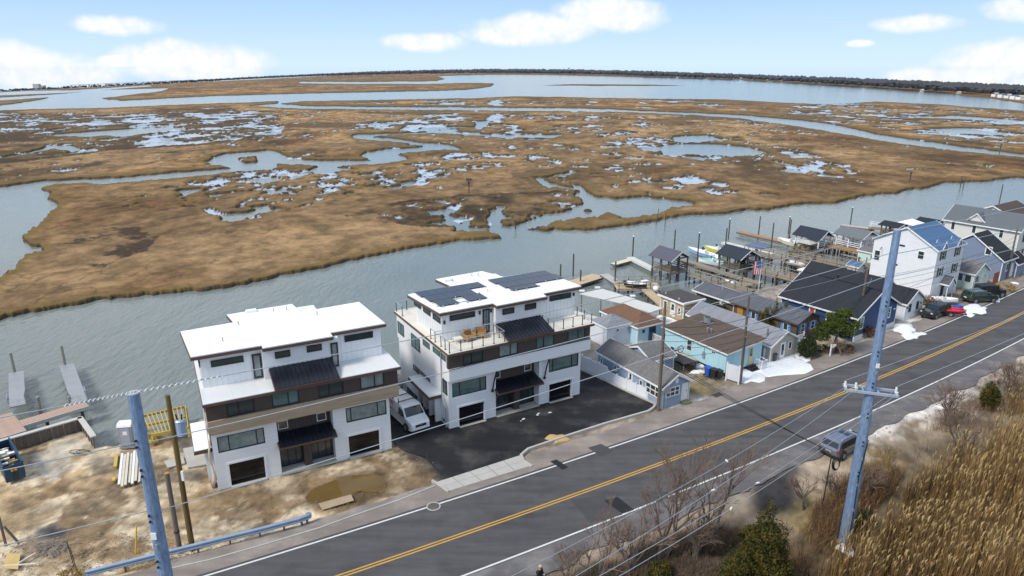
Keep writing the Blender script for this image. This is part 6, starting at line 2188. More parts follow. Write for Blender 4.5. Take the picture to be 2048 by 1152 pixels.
t = thing('electric_pole', 'short weathered grey stub pole with a sawn orange top beside the olive pole', 'pole', (-22.99, 40.74, 0))
MB().tube([(0, 0, -.5), (0, 0, 6.2)], .17, 10, .15).build('shaft', mat('grey_pole_wood', (.15, .12, .10), .9, var=.3, stretch=(1, 1, .2)), t)
MB().tube([(0, 0, 6.2), (0, 0, 6.23)], .155, 10).build('sawn_top', mat('orange_sawn', (.45, .22, .07), .8), t)
MB().tube([(0, 0, 1.6), (0, 0, 1.7)], .2, 10).build('band', M_dark, t)
t = thing('electric_pole', 'tall olive-green treated timber pole by the tan-banded duplex', 'pole', (-22.24, 41.0, 0))
M_olive = mat('olive_treated_wood', (.135, .085, .022), .85, var=.3, stretch=(1, 1, .2))
MB().tube([(0, 0, -.5), (0, 0, 11.8)], .20, 10, .15).build('shaft', M_olive, t)
MB().tube([(.2, -.2, 5.9), (.25, -.2, 4.9), (.1, -.15, 3.6), (.2, -.1, 1.5)], .03, 6).build('cable', M_dark, t)
MB().box(.16, .32, -.25, -.1, 5.6, 6.3).build('meter_box', M_trim, t)
tr = thing('transformer', 'blue-grey cylindrical transformer hung on the olive pole', 'transformer', (-21.72, 41.05, 8.9))
MB().tube([(0, 0, 0), (0, 0, 1.05)], .30, 14).build('tank', mat('transformer_blue', (.27, .36, .50), .45), tr)
MB().tube([(0, 0, 1.05), (0, 0, 1.13)], .33, 14, .25).build('lid', M_steel, tr)
for dx in (-.15, .12):
    MB().tube([(dx, 0, 1.1), (dx * 1.5, 0, 1.5)], .05, 6).build('bushing', M_dark, tr)
MB().box(-.42, -.28, -.06, .06, .2, .9).build('bracket', M_steel, tr)
# lumber
M_lum = mat('pale_lumber', (.60, .55, .44), .7, var=.15, vs=2)
M_yel = mat('yellow_treated_lumber', (.50, .36, .07), .7, var=.2, vs=2)
a, b_ = site(268, 905), site(263, 972)
an = math.atan2((b_ - a).y, (b_ - a).x)
t = thing('lumber_stack', 'stack of pale boards lying on the sand behind the tall steel pole', 'lumber', (a.x, a.y, 0), an)
L = (b_ - a).length
for k in range(8):
    MB().box(random.uniform(-.2, .3), L - random.uniform(0, .8), -1.0 + k * .24, -1.0 + k * .24 + .19, .02 + .05 * (k % 3), .09 + .05 * (k % 3)).build('board', M_lum if k % 4 else M_trim, t)
for y0 in (-1.5, .3):
    MB().box(-.2 if y0 < 0 else 3.8, 2.1 if y0 < 0 else 4.4, -1.45, -1.2, .0, .14).build('offcut', M_yel, t)
c0, c1, c2, c3 = sites([(286, 830), (370, 811), (376, 853), (304, 868)], .85)
t = thing('deck_frame', 'unfinished yellow timber deck frame at the water behind the tan-banded duplex', 'deck', (0, 0, 0))
def beam(p, q, wd, dp, m, par, nm):
    p, q = Vector(p), Vector(q)
    L = (q - p).length
    o = place(nm, MB().box(0, L, -wd / 2, wd / 2, -dp, 0).mesh(nm, m), par, p, (0, 0, math.atan2((q - p).y, (q - p).x)))
    return o
for k in range(11):
    f = k / 10
    beam(c0 + (c1 - c0) * f, c3 + (c2 - c3) * f, .07, .2, M_yel, t, 'joist')
up = Vector((0, 0, .003))
beam(c0 + up, c1 + up, .09, .24, M_yel, t, 'rim_joist')
beam(c3 + up, c2 + up, .12, .26, M_yel, t, 'rim_joist')
beam((c0 + c3) / 2 + up, (c1 + c2) / 2 + up, .09, .2, M_yel, t, 'blocking')
for q in (c0, c1, c2, c3):
    MB().box(q.x - .1, q.x + .1, q.y - .1, q.y + .1, -2.6, .6).build('post', M_yel, t)
c0, c1 = sites([(300, 872), (312, 893)])
t = thing('lumber_stack', 'small stack of yellow treated boards below the deck frame', 'lumber', (c0.x, c0.y, 0), math.atan2((c1 - c0).y, (c1 - c0).x))
for k in range(6):
    MB().box(0 + .05 * (k % 2), 1.9, -.35 + (k % 3) * .24, -.35 + (k % 3) * .24 + .2, .1 + .1 * (k // 3), .18 + .1 * (k // 3)).build('board', M_yel, t)
t = bpy.data.objects.new('path', None)
COL.objects.link(t)
t['kind'] = 'structure'
for pts in ([(366, 897), (402, 889), (414, 928), (376, 935)], [(328, 922), (366, 912), (370, 926), (336, 935)]):
    q = sites(pts, .02)
    MB().slab(q, .12).build('concrete_pad', M_conc, t)
# plywood form, stakes, brace, leaning posts
q = sites([(13, 1106), (41, 1108), (36, 1138), (8, 1136)], .12)
t = thing('plywood_form', 'yellow plywood form board lying on the sand in the corner', 'board', (0, 0, 0))
MB().slab(q, .05).build('sheet', mat('yellow_ply', (.52, .36, .13), .7, var=.15), t)
for a, b_ in (((8, 1131), (72, 1126)), ((36, 1126), (71, 1105))):
    p, r_ = sites([a, b_], .2)
    beam(p, r_, .09, .08, M_lum, t, 'batten')
for k, (px, py, tx, ty) in enumerate(((11, 1087, 0, 1032), (37, 1082, 8, 1053))):
    c = site(px, py)
    e = site(tx, ty, height_at(c.x, c.y, ty) if k == 0 else 1.3)
    t = thing('timber_post', 'dark timber post at the left edge of the lot' if k == 0 else 'sloping timber brace leaning on the dark post', 'post', (c.x, c.y, 0))
    MB().tube([(0, 0, -.2), (e.x - c.x if k else -.25, e.y - c.y if k else .3, 2.3 if k == 0 else 1.3)], .09, 6).build('shaft', M_grey_wood2, t)
for k, (px, py, h_) in enumerate(((148, 1132, 1.9), (152, 1134, 1.5))):
    c = site(px, py)
    t = thing('rebar_stake', ('taller' if k == 0 else 'shorter') + ' thin dark stake of the pair in the sand by the gravel heap', 'stake', (c.x, c.y, 0))
    MB().tube([(0, 0, -.2), (-.15, .05, h_)], .03, 5).build('rod', M_dark, t)
M_yst = mat('yellow_plastic', (.72, .46, .03), .6)
for k, (p0, p1) in enumerate((((271, 1105), (282, 1052)), ((212, 1142), (258, 1126)), ((290, 1124), (312, 1117)))):
    a = site(*p0)
    if k == 0:
        t = thing('marker_stake', 'leaning bright yellow marker stake near the guardrail', 'stake', (a.x, a.y, 0))
        MB().tube([(0, 0, -.1), (.35, .1, height_at(a.x + .35, a.y, 1052))], .05, 6).build('rod', M_yst, t)
    else:
        b_ = site(*p1)
        t = thing('yellow_strip', 'yellow plastic strip on the ground by the guardrail, ' + ('longer one' if k == 1 else 'shorter one'), 'strip', (a.x, a.y, .08))
        MB().tube([(0, 0, 0), tuple((b_ - a) * .5 + Vector((0, .15, .05))), (b_.x - a.x, b_.y - a.y, 0)], .06, 6).build('strip', M_yst, t)
# hose on the sand
pts = []
for k in range(40):
    a = k / 39 * 4.2 * math.pi
    c = site(155 + 22 * math.cos(a) * (1 - k / 80) + k * .4, 903 + 5 * math.sin(a) * (1 - k / 80), .06)
    pts.append(c)
t = thing('hose', 'thin dark hose coiled on the pale sand inside the bulkhead', 'hose', (0, 0, 0))
MB().tube(pts, .03, 5).build('coil', M_dark, t)
# covered boat, tarp and handcycle beside the cyan cottage
c = site(1365, 722)
t = thing('rowing_boat', 'upturned tan rowing boat beside the cyan cottage wall', 'boat', (c.x, c.y, 0), rad(120))
rings = []
for k in range(9):
    f = k / 8
    w_ = max(.05, .75 * math.sin(math.pi * min(1, f * .9 + .1)) ** .6)
    rings.append([(-2 + 4 * f, -w_, .3), (-2 + 4 * f, -w_ * .8, .75), (-2 + 4 * f, 0, .95), (-2 + 4 * f, w_ * .8, .75), (-2 + 4 * f, w_, .3)])
MB().loft(rings).build('hull', mat('tan_hull', (.42, .37, .30), .6), t, smooth=True)
c = site(1350, 728)
t = thing('tarp_cover', 'low dark tarpaulin roof behind the blue-grey cottage', 'tarp', (c.x, c.y, 0), rad(122))
MB().slab([(-2.4, -1.0, .95), (2.2, -1.0, .8), (2.2, 1.0, .95), (-2.4, 1.0, 1.1)], .08).build('sheet', mat('dark_tarp', (.035, .033, .034), .7), t)
for x in (-2.2, 2.0):
    for y in (-.9, .9):
        MB().box(x - .05, x + .05, y - .05, y + .05, -.1, .78).build('post', M_grey_wood2, t)
a, b_ = site(1338, 712, 1.1), site(1361, 705, 1.1)
t = thing('handcycle', 'black long tricycle parked on the dark tarpaulin', 'bicycle', (a.x, a.y, 1.08), math.atan2((b_ - a).y, (b_ - a).x))
L = (b_ - a).length
for x, y in ((0, -.3), (0, .3), (L, 0)):
    pts = [(x + .42 * math.cos(k * math.pi / 8), y, .42 + .42 * math.sin(k * math.pi / 8)) for k in range(17)]
    wh = MB().tube(pts, .045, 5, caps=False).build('wheel', M_dark, t)
    sp = MB()
    for k in range(6):
        sp.tube([(x, y, .42), (x + .40 * math.cos(k * math.pi / 3), y, .42 + .40 * math.sin(k * math.pi / 3))], .008, 4)
    sp.build('spoke', M_steel, wh)['kind'] = 'stuff'
MB().tube([(0, 0, .42), (.5, 0, .38), (L - .5, 0, .45), (L, 0, .42)], .04, 6).tube([(0, -.3, .42), (0, .3, .42)], .025, 6).tube([(L - .4, 0, .45), (L - .5, 0, .9)], .03, 6).build('frame', M_dark, t)
MB().box(.5, 1.1, -.2, .2, .45, .55).box(.35, .5, -.2, .2, .5, 1.0).build('seat', M_dark, t, bevel=.03)
# patio things
c = site(1306, 662)
t = thing('patio_chair', 'bright pink patio chair behind the white rail near the pale blue cottage', 'chair', (c.x, c.y, .3), rad(20))
M_pink2 = mat('pink_plastic', (.75, .03, .22), .5)
MB().box(-.35, .35, -.35, .35, .3, .4).build('seat', M_pink2, t, bevel=.03)
MB().loft([[(-.35, .3, .4), (.35, .3, .4), (.35, .38, .4), (-.35, .38, .4)], [(-.3, .45, 1.1), (.3, .45, 1.1), (.3, .53, 1.1), (-.3, .53, 1.1)]]).build('backrest', M_pink2, t)
for x in (-.3, .3):
    for y in (-.3, .3):
        MB().box(x - .04, x + .04, y - .04, y + .04, 0, .3).build('leg', M_pink2, t)
c = site(1319, 658)
t = thing('water_tank', 'pale grey cylindrical tank behind the wooden pole', 'tank', (c.x, c.y, 0))
MB().tube([(0, 0, 0), (0, 0, 1.7)], .5, 14).build('body', M_deckmem, t)
MB().tube([(0, 0, 1.7), (0, 0, 1.85)], .5, 14, .2).build('lid', M_deckmem, t)
# water toys stored between the duplexes
h2 = H2.matrix_basis
for k, (u, v, z, m, lab) in enumerate(((-1.6, 13.2, 2.6, M_pink2, 'bright pink kayak racked between the two duplexes'), (-1.6, 13.2, 1.7, mat('green_kayak', (.06, .55, .05), .4), 'bright green kayak racked below the pink one'), (-1.6, 13.2, .9, M_trim, 'white kayak racked below the green one'))):
    p_ = h2 @ Vector((u, v, z))
    t = thing('kayak', lab, 'kayak', p_, H2.rotation_euler.z + rad(95))
    rings = []
    for i in range(9):
        f = i / 8
        w_ = max(.04, .36 * math.sin(math.pi * f) ** .7)
        rings.append([(-1.5 + 3 * f, -w_, .1), (-1.5 + 3 * f, -w_ * .6, -.12), (-1.5 + 3 * f, w_ * .6, -.12), (-1.5 + 3 * f, w_, .1), (-1.5 + 3 * f, w_ * .5, .25), (-1.5 + 3 * f, -w_ * .5, .25)])
    MB().loft(rings).build('hull', m, t, smooth=True)
    MB().box(-.4, .3, -.16, .16, .24, .28).build('cockpit', M_dark, t)
t = thing('kayak_rack', 'timber rack holding kayaks between the two duplexes', 'rack', h2 @ Vector((-1.6, 13.2, 0)), H2.rotation_euler.z + rad(95))
for x in (-.8, .8):
    for y in (-.5, .5):
        MB().box(x - .05, x + .05, y - .05, y + .05, -1.5, 2.7).build('post', M_grey_wood, t)
    for z in (.65, 1.45, 2.35):
        MB().box(x - .04, x + .04, -.5, .5, z, z + .09).build('cross_bar', M_grey_wood, t)
c = h2 @ Vector((-2.0, 9.2, 0))
t = thing('white_gate', 'white picket gate between the two duplexes', 'gate', c, H2.rotation_euler.z)
for k in range(9):
    MB().box(k * .17, k * .17 + .1, -.02, .02, .1, 1.5).build('picket', M_vinyl, t)
for z in (.3, 1.3):
    MB().box(0, 1.5, .021, .06, z, z + .1).build('rail', M_vinyl, t)
# osprey platform and posts on the marsh, far water tower and bridge
c = site(938, 387, -.4)
t = thing('osprey_platform', 'dark wooden osprey nest platform standing alone on the marsh', 'nest platform', c)
MB().tube([(0, 0, -.5), (0, 0, 3.6)], .16, 6).build('pole', M_pile, t)
MB().box(-.8, .8, -.8, .8, 3.6, 3.75).build('platform', M_pile, t)
for s_ in (-1, 1):
    MB().tube([(0, 0, 2.6), (s_ * .75, 0, 3.6)], .07, 5).build('brace', M_pile, t)
nb = MB()
for k in range(26):
    a = random.uniform(0, 6.3)
    nb.tube([(math.cos(a) * .6, math.sin(a) * .6, 3.78 + random.uniform(0, .3)), (math.cos(a + 1.3) * .8, math.sin(a + 1.3) * .8, 3.8 + random.uniform(0, .4))], .04, 4)
nb.build('nest', M_grey_wood2, t)
for px, py, h_, lab in ((1819, 366, 3.2, 'lone dark post near the marsh edge in front of the three-storey house'), (1999, 305, 3.5, 'lone dark post beside the long straight channel'), (1031, 453, 1.3, 'short stake in the mouth of the marsh inlet')):
    c = site(px, py, -.4)
    t = thing('channel_marker', lab, 'post', c)
    MB().tube([(0, 0, -1), (0, 0, h_)], .16, 6).build('pole', M_pile, t)
    MB().box(-.3, .3, -.05, .05, h_ - .5, h_).build('board', M_pile, t)
y_ = 4100
x_ = (1136 - 1024) / FPX * y_ * .965
t = thing('water_tower', 'tiny white water tower rising above the far woods', 'tower', (x_, y_, float(bend(x_, y_))))
MB().tube([(0, 0, 0), (0, 0, 24)], 2.2, 8, 1.6).build('shaft', M_trim, t)
MB().loft([[(r * math.cos(a), r * math.sin(a), z) for a in np.linspace(0, 2 * math.pi, 13)[:-1]] for r, z in ((1.6, 22), (6, 26), (7, 30), (5.5, 34), (1, 36))]).build('tank', M_trim, t)
t = thing('road_bridge', 'long low bridge on piers along the far left shore', 'bridge', (0, 0, 0))
M_br = mat('pale_bridge', (.42, .43, .45), .8)
bp_ = []
for px in range(150, 400, 18):
    y = float(np.interp(px, sxs, sys_)) * .93
    x = y * (px - 1024) / FPX * .97
    bp_.append(Vector((x, y, float(bend(x, y)))))
for i, q in enumerate(bp_):
    MB().box(q.x - 2, q.x + 2, q.y - 2, q.y + 2, q.z - 2, q.z + 9).build('pier', M_br, t)
    if i:
        p = bp_[i - 1]
        MB().slab([p + Vector((0, -3, 10.5)), q + Vector((0, -3, 10.5)), q + Vector((0, 3, 10.5)), p + Vector((0, 3, 10.5))], 1.6).build('deck_span', M_br, t)
for k, (px, h_, wd) in enumerate(((80, 22, 22), (92, 16, 14))):
    y = float(np.interp(px, sxs, sys_)) * 1.05
    x = y * (px - 1024) / FPX * .97
    tag(MB().box(x - wd / 2, x + wd / 2, y, y + 14, float(bend(x, y)), float(bend(x, y)) + h_).build('tower_block', M_br), 'distant pale building block above the far left shore, ' + ('taller one' if k == 0 else 'shorter one'), 'building')
for k, (px, py) in enumerate(((1990, 193), (2003, 195), (2016, 196), (2028, 198), (2040, 199))):
    c = site(px, py)
    t = thing('marina_building', 'tiny white marina building on the far right shore, %s from the left' % ['first', 'second', 'third', 'fourth', 'fifth'][k], 'building', c, .3)
    MB().box(-4, 4, -3, 3, -1, 3.2 + .8 * (k % 2)).build('wall', M_trim, t)
    MB().slab([(-4.3, -3.3, 3.3 + .8 * (k % 2)), (4.3, -3.3, 3.3 + .8 * (k % 2)), (4.3, 0, 5.4), (-4.3, 0, 5.4)], .15).slab([(-4.3, 3.3, 3.3 + .8 * (k % 2)), (4.3, 3.3, 3.3 + .8 * (k % 2)), (4.3, 0, 5.4), (-4.3, 0, 5.4)], .15).build('roof', [M_conc, R_blue][k % 2], t)
for k, px in enumerate((1838, 1912, 1350)):
    yy = float(np.interp(px, sxs, sys_)) * .97
    xx_ = yy * (px - 1024) / FPX * .97
    t = thing('shore_house', ['tiny white house in front of the far woods, left of the pair', 'tiny white house in front of the far woods, right of the pair', 'tiny pale house at the far shore near mid picture'][k], 'house', (xx_, yy, float(bend(xx_, yy))))
    MB().box(-2.6, 2.6, -2, 2, -1, 2.6).build('wall', M_conc, t)
    MB().slab([(-2.8, -2.2, 2.6), (2.8, -2.2, 2.6), (2.8, 0, 4.2), (-2.8, 0, 4.2)], .15).slab([(-2.8, 2.2, 2.6), (2.8, 2.2, 2.6), (2.8, 0, 4.2), (-2.8, 0, 4.2)], .15).build('roof', M_conc, t)
# ------------------------------------------------------------------ vehicles
M_tyre = mat('tyre_rubber', (.015, .015, .016), .8)
M_rim = mat('wheel_rim', (.35, .36, .38), .35, metal=.7)
M_car_glass = glass('car_glass', (.012, .02, .024), .04)
M_lampw = mat('headlight_glass', (.60, .60, .58), .1)
M_lampr = mat('taillight_glass', (.35, .015, .015), .2)
M_chrome = mat('bright_trim', (.55, .56, .58), .25, metal=.8)


def vehicle(name, label, cat, loc, rot, W, prof, body, tz, tk, glassf, glassr, sides, wheels, rw=.36, hz=.85, front=2.3, rear=-2.3, grille=True, rack=None, rails=False):
    """prof: side outline (x forward, z). tz, tk: the flanks lean in above height tz"""
    t = thing(name, label, cat, loc, rot)
    hw = lambda x, z: (W / 2 - max(0, z - tz) * tk) * (1 - .10 * max(0, (abs(x) - front * .72) / (front * .28)) ** 2)
    L_ = [(x, hw(x, z), z) for x, z in prof]
    R_ = [(x, -hw(x, z), z) for x, z in prof]
    n = len(prof)
    mb = MB()
    mb.add(L_ + R_, [tuple(range(n))[::-1], tuple(range(n, 2 * n))] + [(i, (i + 1) % n, n + (i + 1) % n, n + i) for i in range(n)])
    me = mb.mesh('body', body)
    bm = bmesh.new()
    bm.from_mesh(me)
    bmesh.ops.recalc_face_normals(bm, faces=bm.faces)
    bmesh.ops.bevel(bm, geom=[e for e in bm.edges if abs((e.verts[0].co - e.verts[1].co).y) < .5], offset=.05, segments=2, affect='EDGES', clamp_overlap=True)
    bm.to_mesh(me)
    bm.free()
    bo = place('body', me, t)

    def pane(nm, pts, off):
        MB().slab([tuple(Vector(q) + Vector(off)) for q in pts], .02).build(nm, M_car_glass, t)
    for nm, (xa, za, xb, zb) in (('windshield', glassf), ('rear_window', glassr)):
        if xa is None:
            continue
        pts = [(xa, hw(xa, za) - .10, za), (xa, -hw(xa, za) + .10, za), (xb, -hw(xb, zb) + .12, zb), (xb, hw(xb, zb) - .12, zb)]
        d = Vector((zb - za, 0, xa - xb)).normalized()
        if d.z < 0:
            d = -d
        pane(nm, pts, d * .022)
    for s_ in (1, -1):
        for xs in sides:
            pts = [(x, s_ * (hw(x, z) + .018), z) for x, z in xs]
            o = MB().add(pts + [(x, s_ * (hw(x, z) - .02), z) for x, z in xs], [tuple(range(len(xs)))[::s_], tuple(range(len(xs), 2 * len(xs)))[::-s_]] + [(i, (i + 1) % len(xs), len(xs) + (i + 1) % len(xs), len(xs) + i) for i in range(len(xs))])
            o.build('side_window', M_car_glass, t)
        for x in wheels:
            y = s_ * (W / 2 - .10)
            arch = MB().tube([(x, y - s_ * .04, rw), (x, y + s_ * .115, rw)], rw + .085, 18).build('wheel_arch', M_dark, t)
            wh = MB().tube([(x, y - s_ * .12, rw), (x, y + s_ * .135, rw)], rw, 18).build('wheel', M_tyre, t)
            MB().tube([(x, y + s_ * .136, rw), (x, y + s_ * .15, rw)], rw * .62, 12).build('rim', M_rim, wh)
        xf = front - .03
        MB().box(xf - .22, xf + .02, s_ * (W / 2 - .16) - .2 * (s_ > 0) - .02, s_ * (W / 2 - .16) + .2 * (s_ < 0) + .02, hz - .08, hz + .08).build('headlight', M_lampw, t, bevel=.02)
        MB().box(rear - .02, rear + .16, s_ * (W / 2 - .05) - .22 * (s_ > 0), s_ * (W / 2 - .05) + .22 * (s_ < 0), hz - .02, hz + .16).build('taillight', M_lampr, t, bevel=.02)
        mx = glassf[0] - .45
        mzz = glassf[1] + .08
        MB().box(mx - .08, mx + .08, s_ * (hw(mx, mzz) + .02), s_ * (hw(mx, mzz) + .26), mzz - .02, mzz + .2).build('wing_mirror', M_dark, t, bevel=.03)
    if grille:
        MB().box(front - .06, front + .03, -W * .27, W * .27, hz - .18, hz + .06).build('grille', M_dark, t)
    MB().box(front - .12, front + .06, -W * .44, W * .44, .34, .5).build('bumper', M_dark, t, bevel=.03)
    MB().box(rear - .06, rear + .12, -W * .45, W * .45, .36, .55).build('bumper', M_dark, t, bevel=.03)
    MB().box(rear - .03, rear - .005, -.26, .26, .68, .82).build('number_plate', M_trim, t)
    if rack:
        for x in rack:
            zt_ = max(z for _, z in prof)
            b_ = MB().box(x - .04, x + .04, -W / 2 + .12, W / 2 - .12, zt_ + .10, zt_ + .17)
            for s_ in (-1, 1):
                b_.box(x - .05, x + .05, s_ * (W / 2 - .18) - .03, s_ * (W / 2 - .18) + .03, zt_ - .02, zt_ + .46)
            b_.build('roof_rack_bar', M_dark, t)
    if rails:
        zt_ = max(z for _, z in prof)
        for s_ in (-1, 1):
            MB().tube([(-1.6, s_ * .62, zt_ - .03), (-1.3, s_ * .62, zt_ + .06), (.1, s_ * .62, zt_ + .06), (.35, s_ * .62, zt_ - .02)], .03, 6).build('roof_rail', M_chrome, t)
    return t


suv = [(-2.3, .45), (-2.34, .95), (-2.22, 1.12), (-1.95, 1.62), (-1.7, 1.70), (.2, 1.70), (.45, 1.64), (1.12, 1.12), (2.05, .98), (2.30, .80), (2.34, .42), (1.9, .30), (-1.9, .30)]
suv_sides = [[(-1.75, 1.10), (-.75, 1.10), (-.75, 1.56), (-1.62, 1.54)], [(-.68, 1.10), (.12, 1.10), (.12, 1.58), (-.68, 1.57)], [(.19, 1.10), (.92, 1.10), (.48, 1.56), (.19, 1.58)]]
van = [(-3.05, .42), (-3.08, 1.2), (-3.0, 2.05), (-2.9, 2.14), (1.0, 2.14), (1.3, 2.08), (2.02, 1.36), (2.92, 1.18), (3.06, .95), (3.1, .42), (2.6, .32), (-2.7, .32)]
hd = Vector((.57, -.82)).normalized()
M_vanw = mat('white_van_paint', (.74, .74, .75), .25, var=.03, coat=.5)
v = vehicle('cargo_van', 'white cargo van with red side lettering and black roof racks parked between the duplexes', 'van', (-10.05, 59.6, .02), math.atan2(hd.y, hd.x), 2.02, van, M_vanw, 1.25, .10,
            (1.98, 1.40, 1.36, 2.03), (-3.04, 1.35, -3.01, 1.95), [[(.55, 1.30), (1.72, 1.30), (1.34, 1.86), (.55, 1.92)]], (-1.85, 1.95), .38, .92, 3.05, -3.05, rack=(-2.3, -.9, .3))
M_vred = mat('red_print', (.45, .05, .04), .5)
hwv = lambda z: 1.01 - max(0, z - 1.25) * .10
for k, (x0, x1) in enumerate(((-2.75, -2.35), (-2.3, -1.95), (-1.9, -1.55), (-1.5, -1.1), (-1.05, -.65))):      # block letters, right flank
    for s_ in (1, -1):
        mb = MB()
        z0, z1 = 1.55, 1.92
        for a0, a1, c0_, c1_ in ((x0, x0 + .09, z0, z1), (x1 - .09, x1, z0, z1), (x0 + .09, x1 - .09, z1 - .1, z1)):
            mb.add([(a0, s_ * (hwv(c0_) + .008), c0_), (a1, s_ * (hwv(c0_) + .008), c0_), (a1, s_ * (hwv(c1_) + .008), c1_), (a0, s_ * (hwv(c1_) + .008), c1_)], [(0, 1, 2, 3)])
        mb.build('lettering', M_vred, v)
for s_ in (1, -1):
    MB().add([(-2.7, s_ * 1.018, 1.12), (-.9, s_ * 1.018, 1.12), (-.9, s_ * 1.018, 1.24), (-2.7, s_ * 1.018, 1.24)], [(0, 1, 2, 3)]).build('lettering', M_vred, v)
MB().tube([(3.075, 0, .95), (3.10, 0, .95)], .1, 10).build('badge', M_chrome, v)
vehicle('parked_car', 'black SUV parked nose-left on the pale shell beside the white bungalow', 'car', (57.0, 88.95, 0), math.atan2(-.52, -.85), 1.92, suv, mat('black_car_paint', (.012, .016, .02), .2, coat=.6), 1.05, .28,
        (1.08, 1.16, .52, 1.60), (-2.2, 1.15, -1.98, 1.58), suv_sides, (-1.4, 1.4), .36, .86, 2.28, -2.3)
vehicle('parked_car', 'dark green SUV parked nose-right before the mint cottage', 'car', (66.9, 95.1, 0), math.atan2(.15, .98), 1.95, suv, mat('dark_green_paint', (.022, .048, .026), .25, coat=.5), 1.05, .28,
        (1.08, 1.16, .52, 1.60), (-2.2, 1.15, -1.98, 1.58), suv_sides, (-1.4, 1.4), .38, .86, 2.28, -2.3, rails=True)
jeep = [(-2.0, .5), (-2.05, 1.1), (-2.0, 1.75), (-1.9, 1.82), (.5, 1.82), (.62, 1.76), (.85, 1.15), (1.9, 1.08), (2.0, .95), (2.02, .5), (1.7, .42), (-1.7, .42)]
vehicle('parked_car', 'black soft-top off-roader parked behind the green SUV', 'car', (69.8, 97.4, 0), math.atan2(.15, .98), 1.9, jeep, mat('black_soft_top', (.010, .011, .013), .5), 1.1, .12,
        (.83, 1.2, .65, 1.70), (-2.03, 1.15, -2.01, 1.7), [[(-1.7, 1.15), (-.5, 1.15), (-.5, 1.7), (-1.7, 1.7)], [(-.4, 1.15), (.7, 1.15), (.5, 1.7), (-.4, 1.7)]], (-1.25, 1.3), .42, .95, 1.98, -2.0)
a, b_ = site(1672, 904), site(1707, 886)
an = math.atan2((b_ - a).y, (b_ - a).x)
rc_ = site(1654, 915)
dv = Vector((math.cos(an), math.sin(an), 0))
sl_ = vehicle('parked_car', 'silver SUV seen from behind, parked on the south verge beside the right steel pole', 'car', (rc_.x + dv.x * 2.3, rc_.y + dv.y * 2.3, -.05), an, 1.92, suv, mat('silver_car_paint', (.17, .18, .235), .25, metal=.4, coat=.5), 1.05, .28,
        (1.08, 1.16, .52, 1.60), (-2.2, 1.15, -1.98, 1.58), suv_sides, (-1.4, 1.4), .36, .90, 2.28, -2.3, rails=True)
MB().box(-.35, .15, -.45, .45, 1.705, 1.715).build('sunroof', M_car_glass, sl_)
# trailer with red kayaks and a small white boat
c = site(1893, 630)
t = thing('boat_trailer', 'black trailer loaded with red kayaks beside the black SUV', 'trailer', (c.x, c.y, 0), rad(-20))
MB().box(-2.2, 2.2, -.65, -.57, .45, .55).box(-2.2, 2.2, .57, .65, .45, .55).box(-2.2, -2.1, -.57, .57, .45, .55).box(.2, .3, -.57, .57, .45, .55).box(2.1, 2.2, -.57, .57, .45, .55).build('frame', M_dark, t)
for s_ in (-1, 1):
    wh = MB().tube([(.3, s_ * .68, .33), (.3, s_ * .88, .33)], .33, 14).build('wheel', M_tyre, t)
    MB().tube([(.3, s_ * .881, .33), (.3, s_ * .89, .33)], .2, 10).build('rim', M_rim, wh)
M_redk = mat('red_kayak', (.55, .02, .03), .35)
for k, (dy, dz, lab) in enumerate(((-.35, .75, 'bright red kayak on the trailer, nearer the road'), (.4, .78, 'bright red kayak on the trailer, farther from the road'))):
    p_ = t.matrix_basis @ Vector((0, dy, dz))
    p_ = Matrix.Translation((c.x, c.y, 0)) @ Matrix.Rotation(rad(-20), 4, 'Z') @ Vector((.0, dy, dz))
    kk = thing('kayak', lab, 'kayak', p_, rad(-20 + 4 * k))
    rings = []
    for i in range(9):
        f = i / 8
        w_ = max(.04, .36 * math.sin(math.pi * f) ** .7)
        rings.append([(-2.0 + 4 * f, -w_, .1), (-2.0 + 4 * f, -w_ * .6, -.14), (-2.0 + 4 * f, w_ * .6, -.14), (-2.0 + 4 * f, w_, .1), (-2.0 + 4 * f, w_ * .5, .22), (-2.0 + 4 * f, -w_ * .5, .22)])
    MB().loft(rings).build('hull', M_redk, kk, smooth=True)
    MB().box(-.5, .4, -.17, .17, .20, .25).build('cockpit', M_dark, kk)
c = site(1886, 606)
boat('small white rowing boat with dark seat behind the red kayaks', c.x, c.y, .15, rad(-15), 3.6, 1.5, .55, M_trim, M_trim, engine=False)
c = site(1874, 612)
t = thing('log_pile', 'small pile of brown timber by the white bungalow wall', 'timber', (c.x - .6, c.y + .8, 0), rad(20))
for k in range(9):
    MB().tube([(-.8, (k % 5) * .22, .12 + .2 * (k // 5)), (.8, (k % 5) * .22, .12 + .2 * (k // 5))], .11, 7).build('log', M_grey_wood2, t)
c = site(1960, 588)
t = thing('wooden_rail', 'weathered white log rail fence by the snow near the green SUV', 'fence', (c.x, c.y, 0), rad(-8))
for k in range(4):
    MB().box(k * 1.1 - .06, k * 1.1 + .06, -.06, .06, -.2, .95).build('post', M_pilewhite, t)
for z in (.3, .6, .85):
    MB().box(-.1, 3.4, -.1, -.061, z, z + .09).build('rail', M_pilewhite, t)

# ------------------------------------------------------------------ the person at the bottom edge
M_skin = mat('skin', (.45, .26, .18), .6, var=.05)
M_jack = mat('black_jacket', (.012, .012, .015), .8)
M_trou = mat('dark_trousers', (.02, .022, .03), .8)
M_hat = mat('straw_blond', (.55, .40, .16), .8)


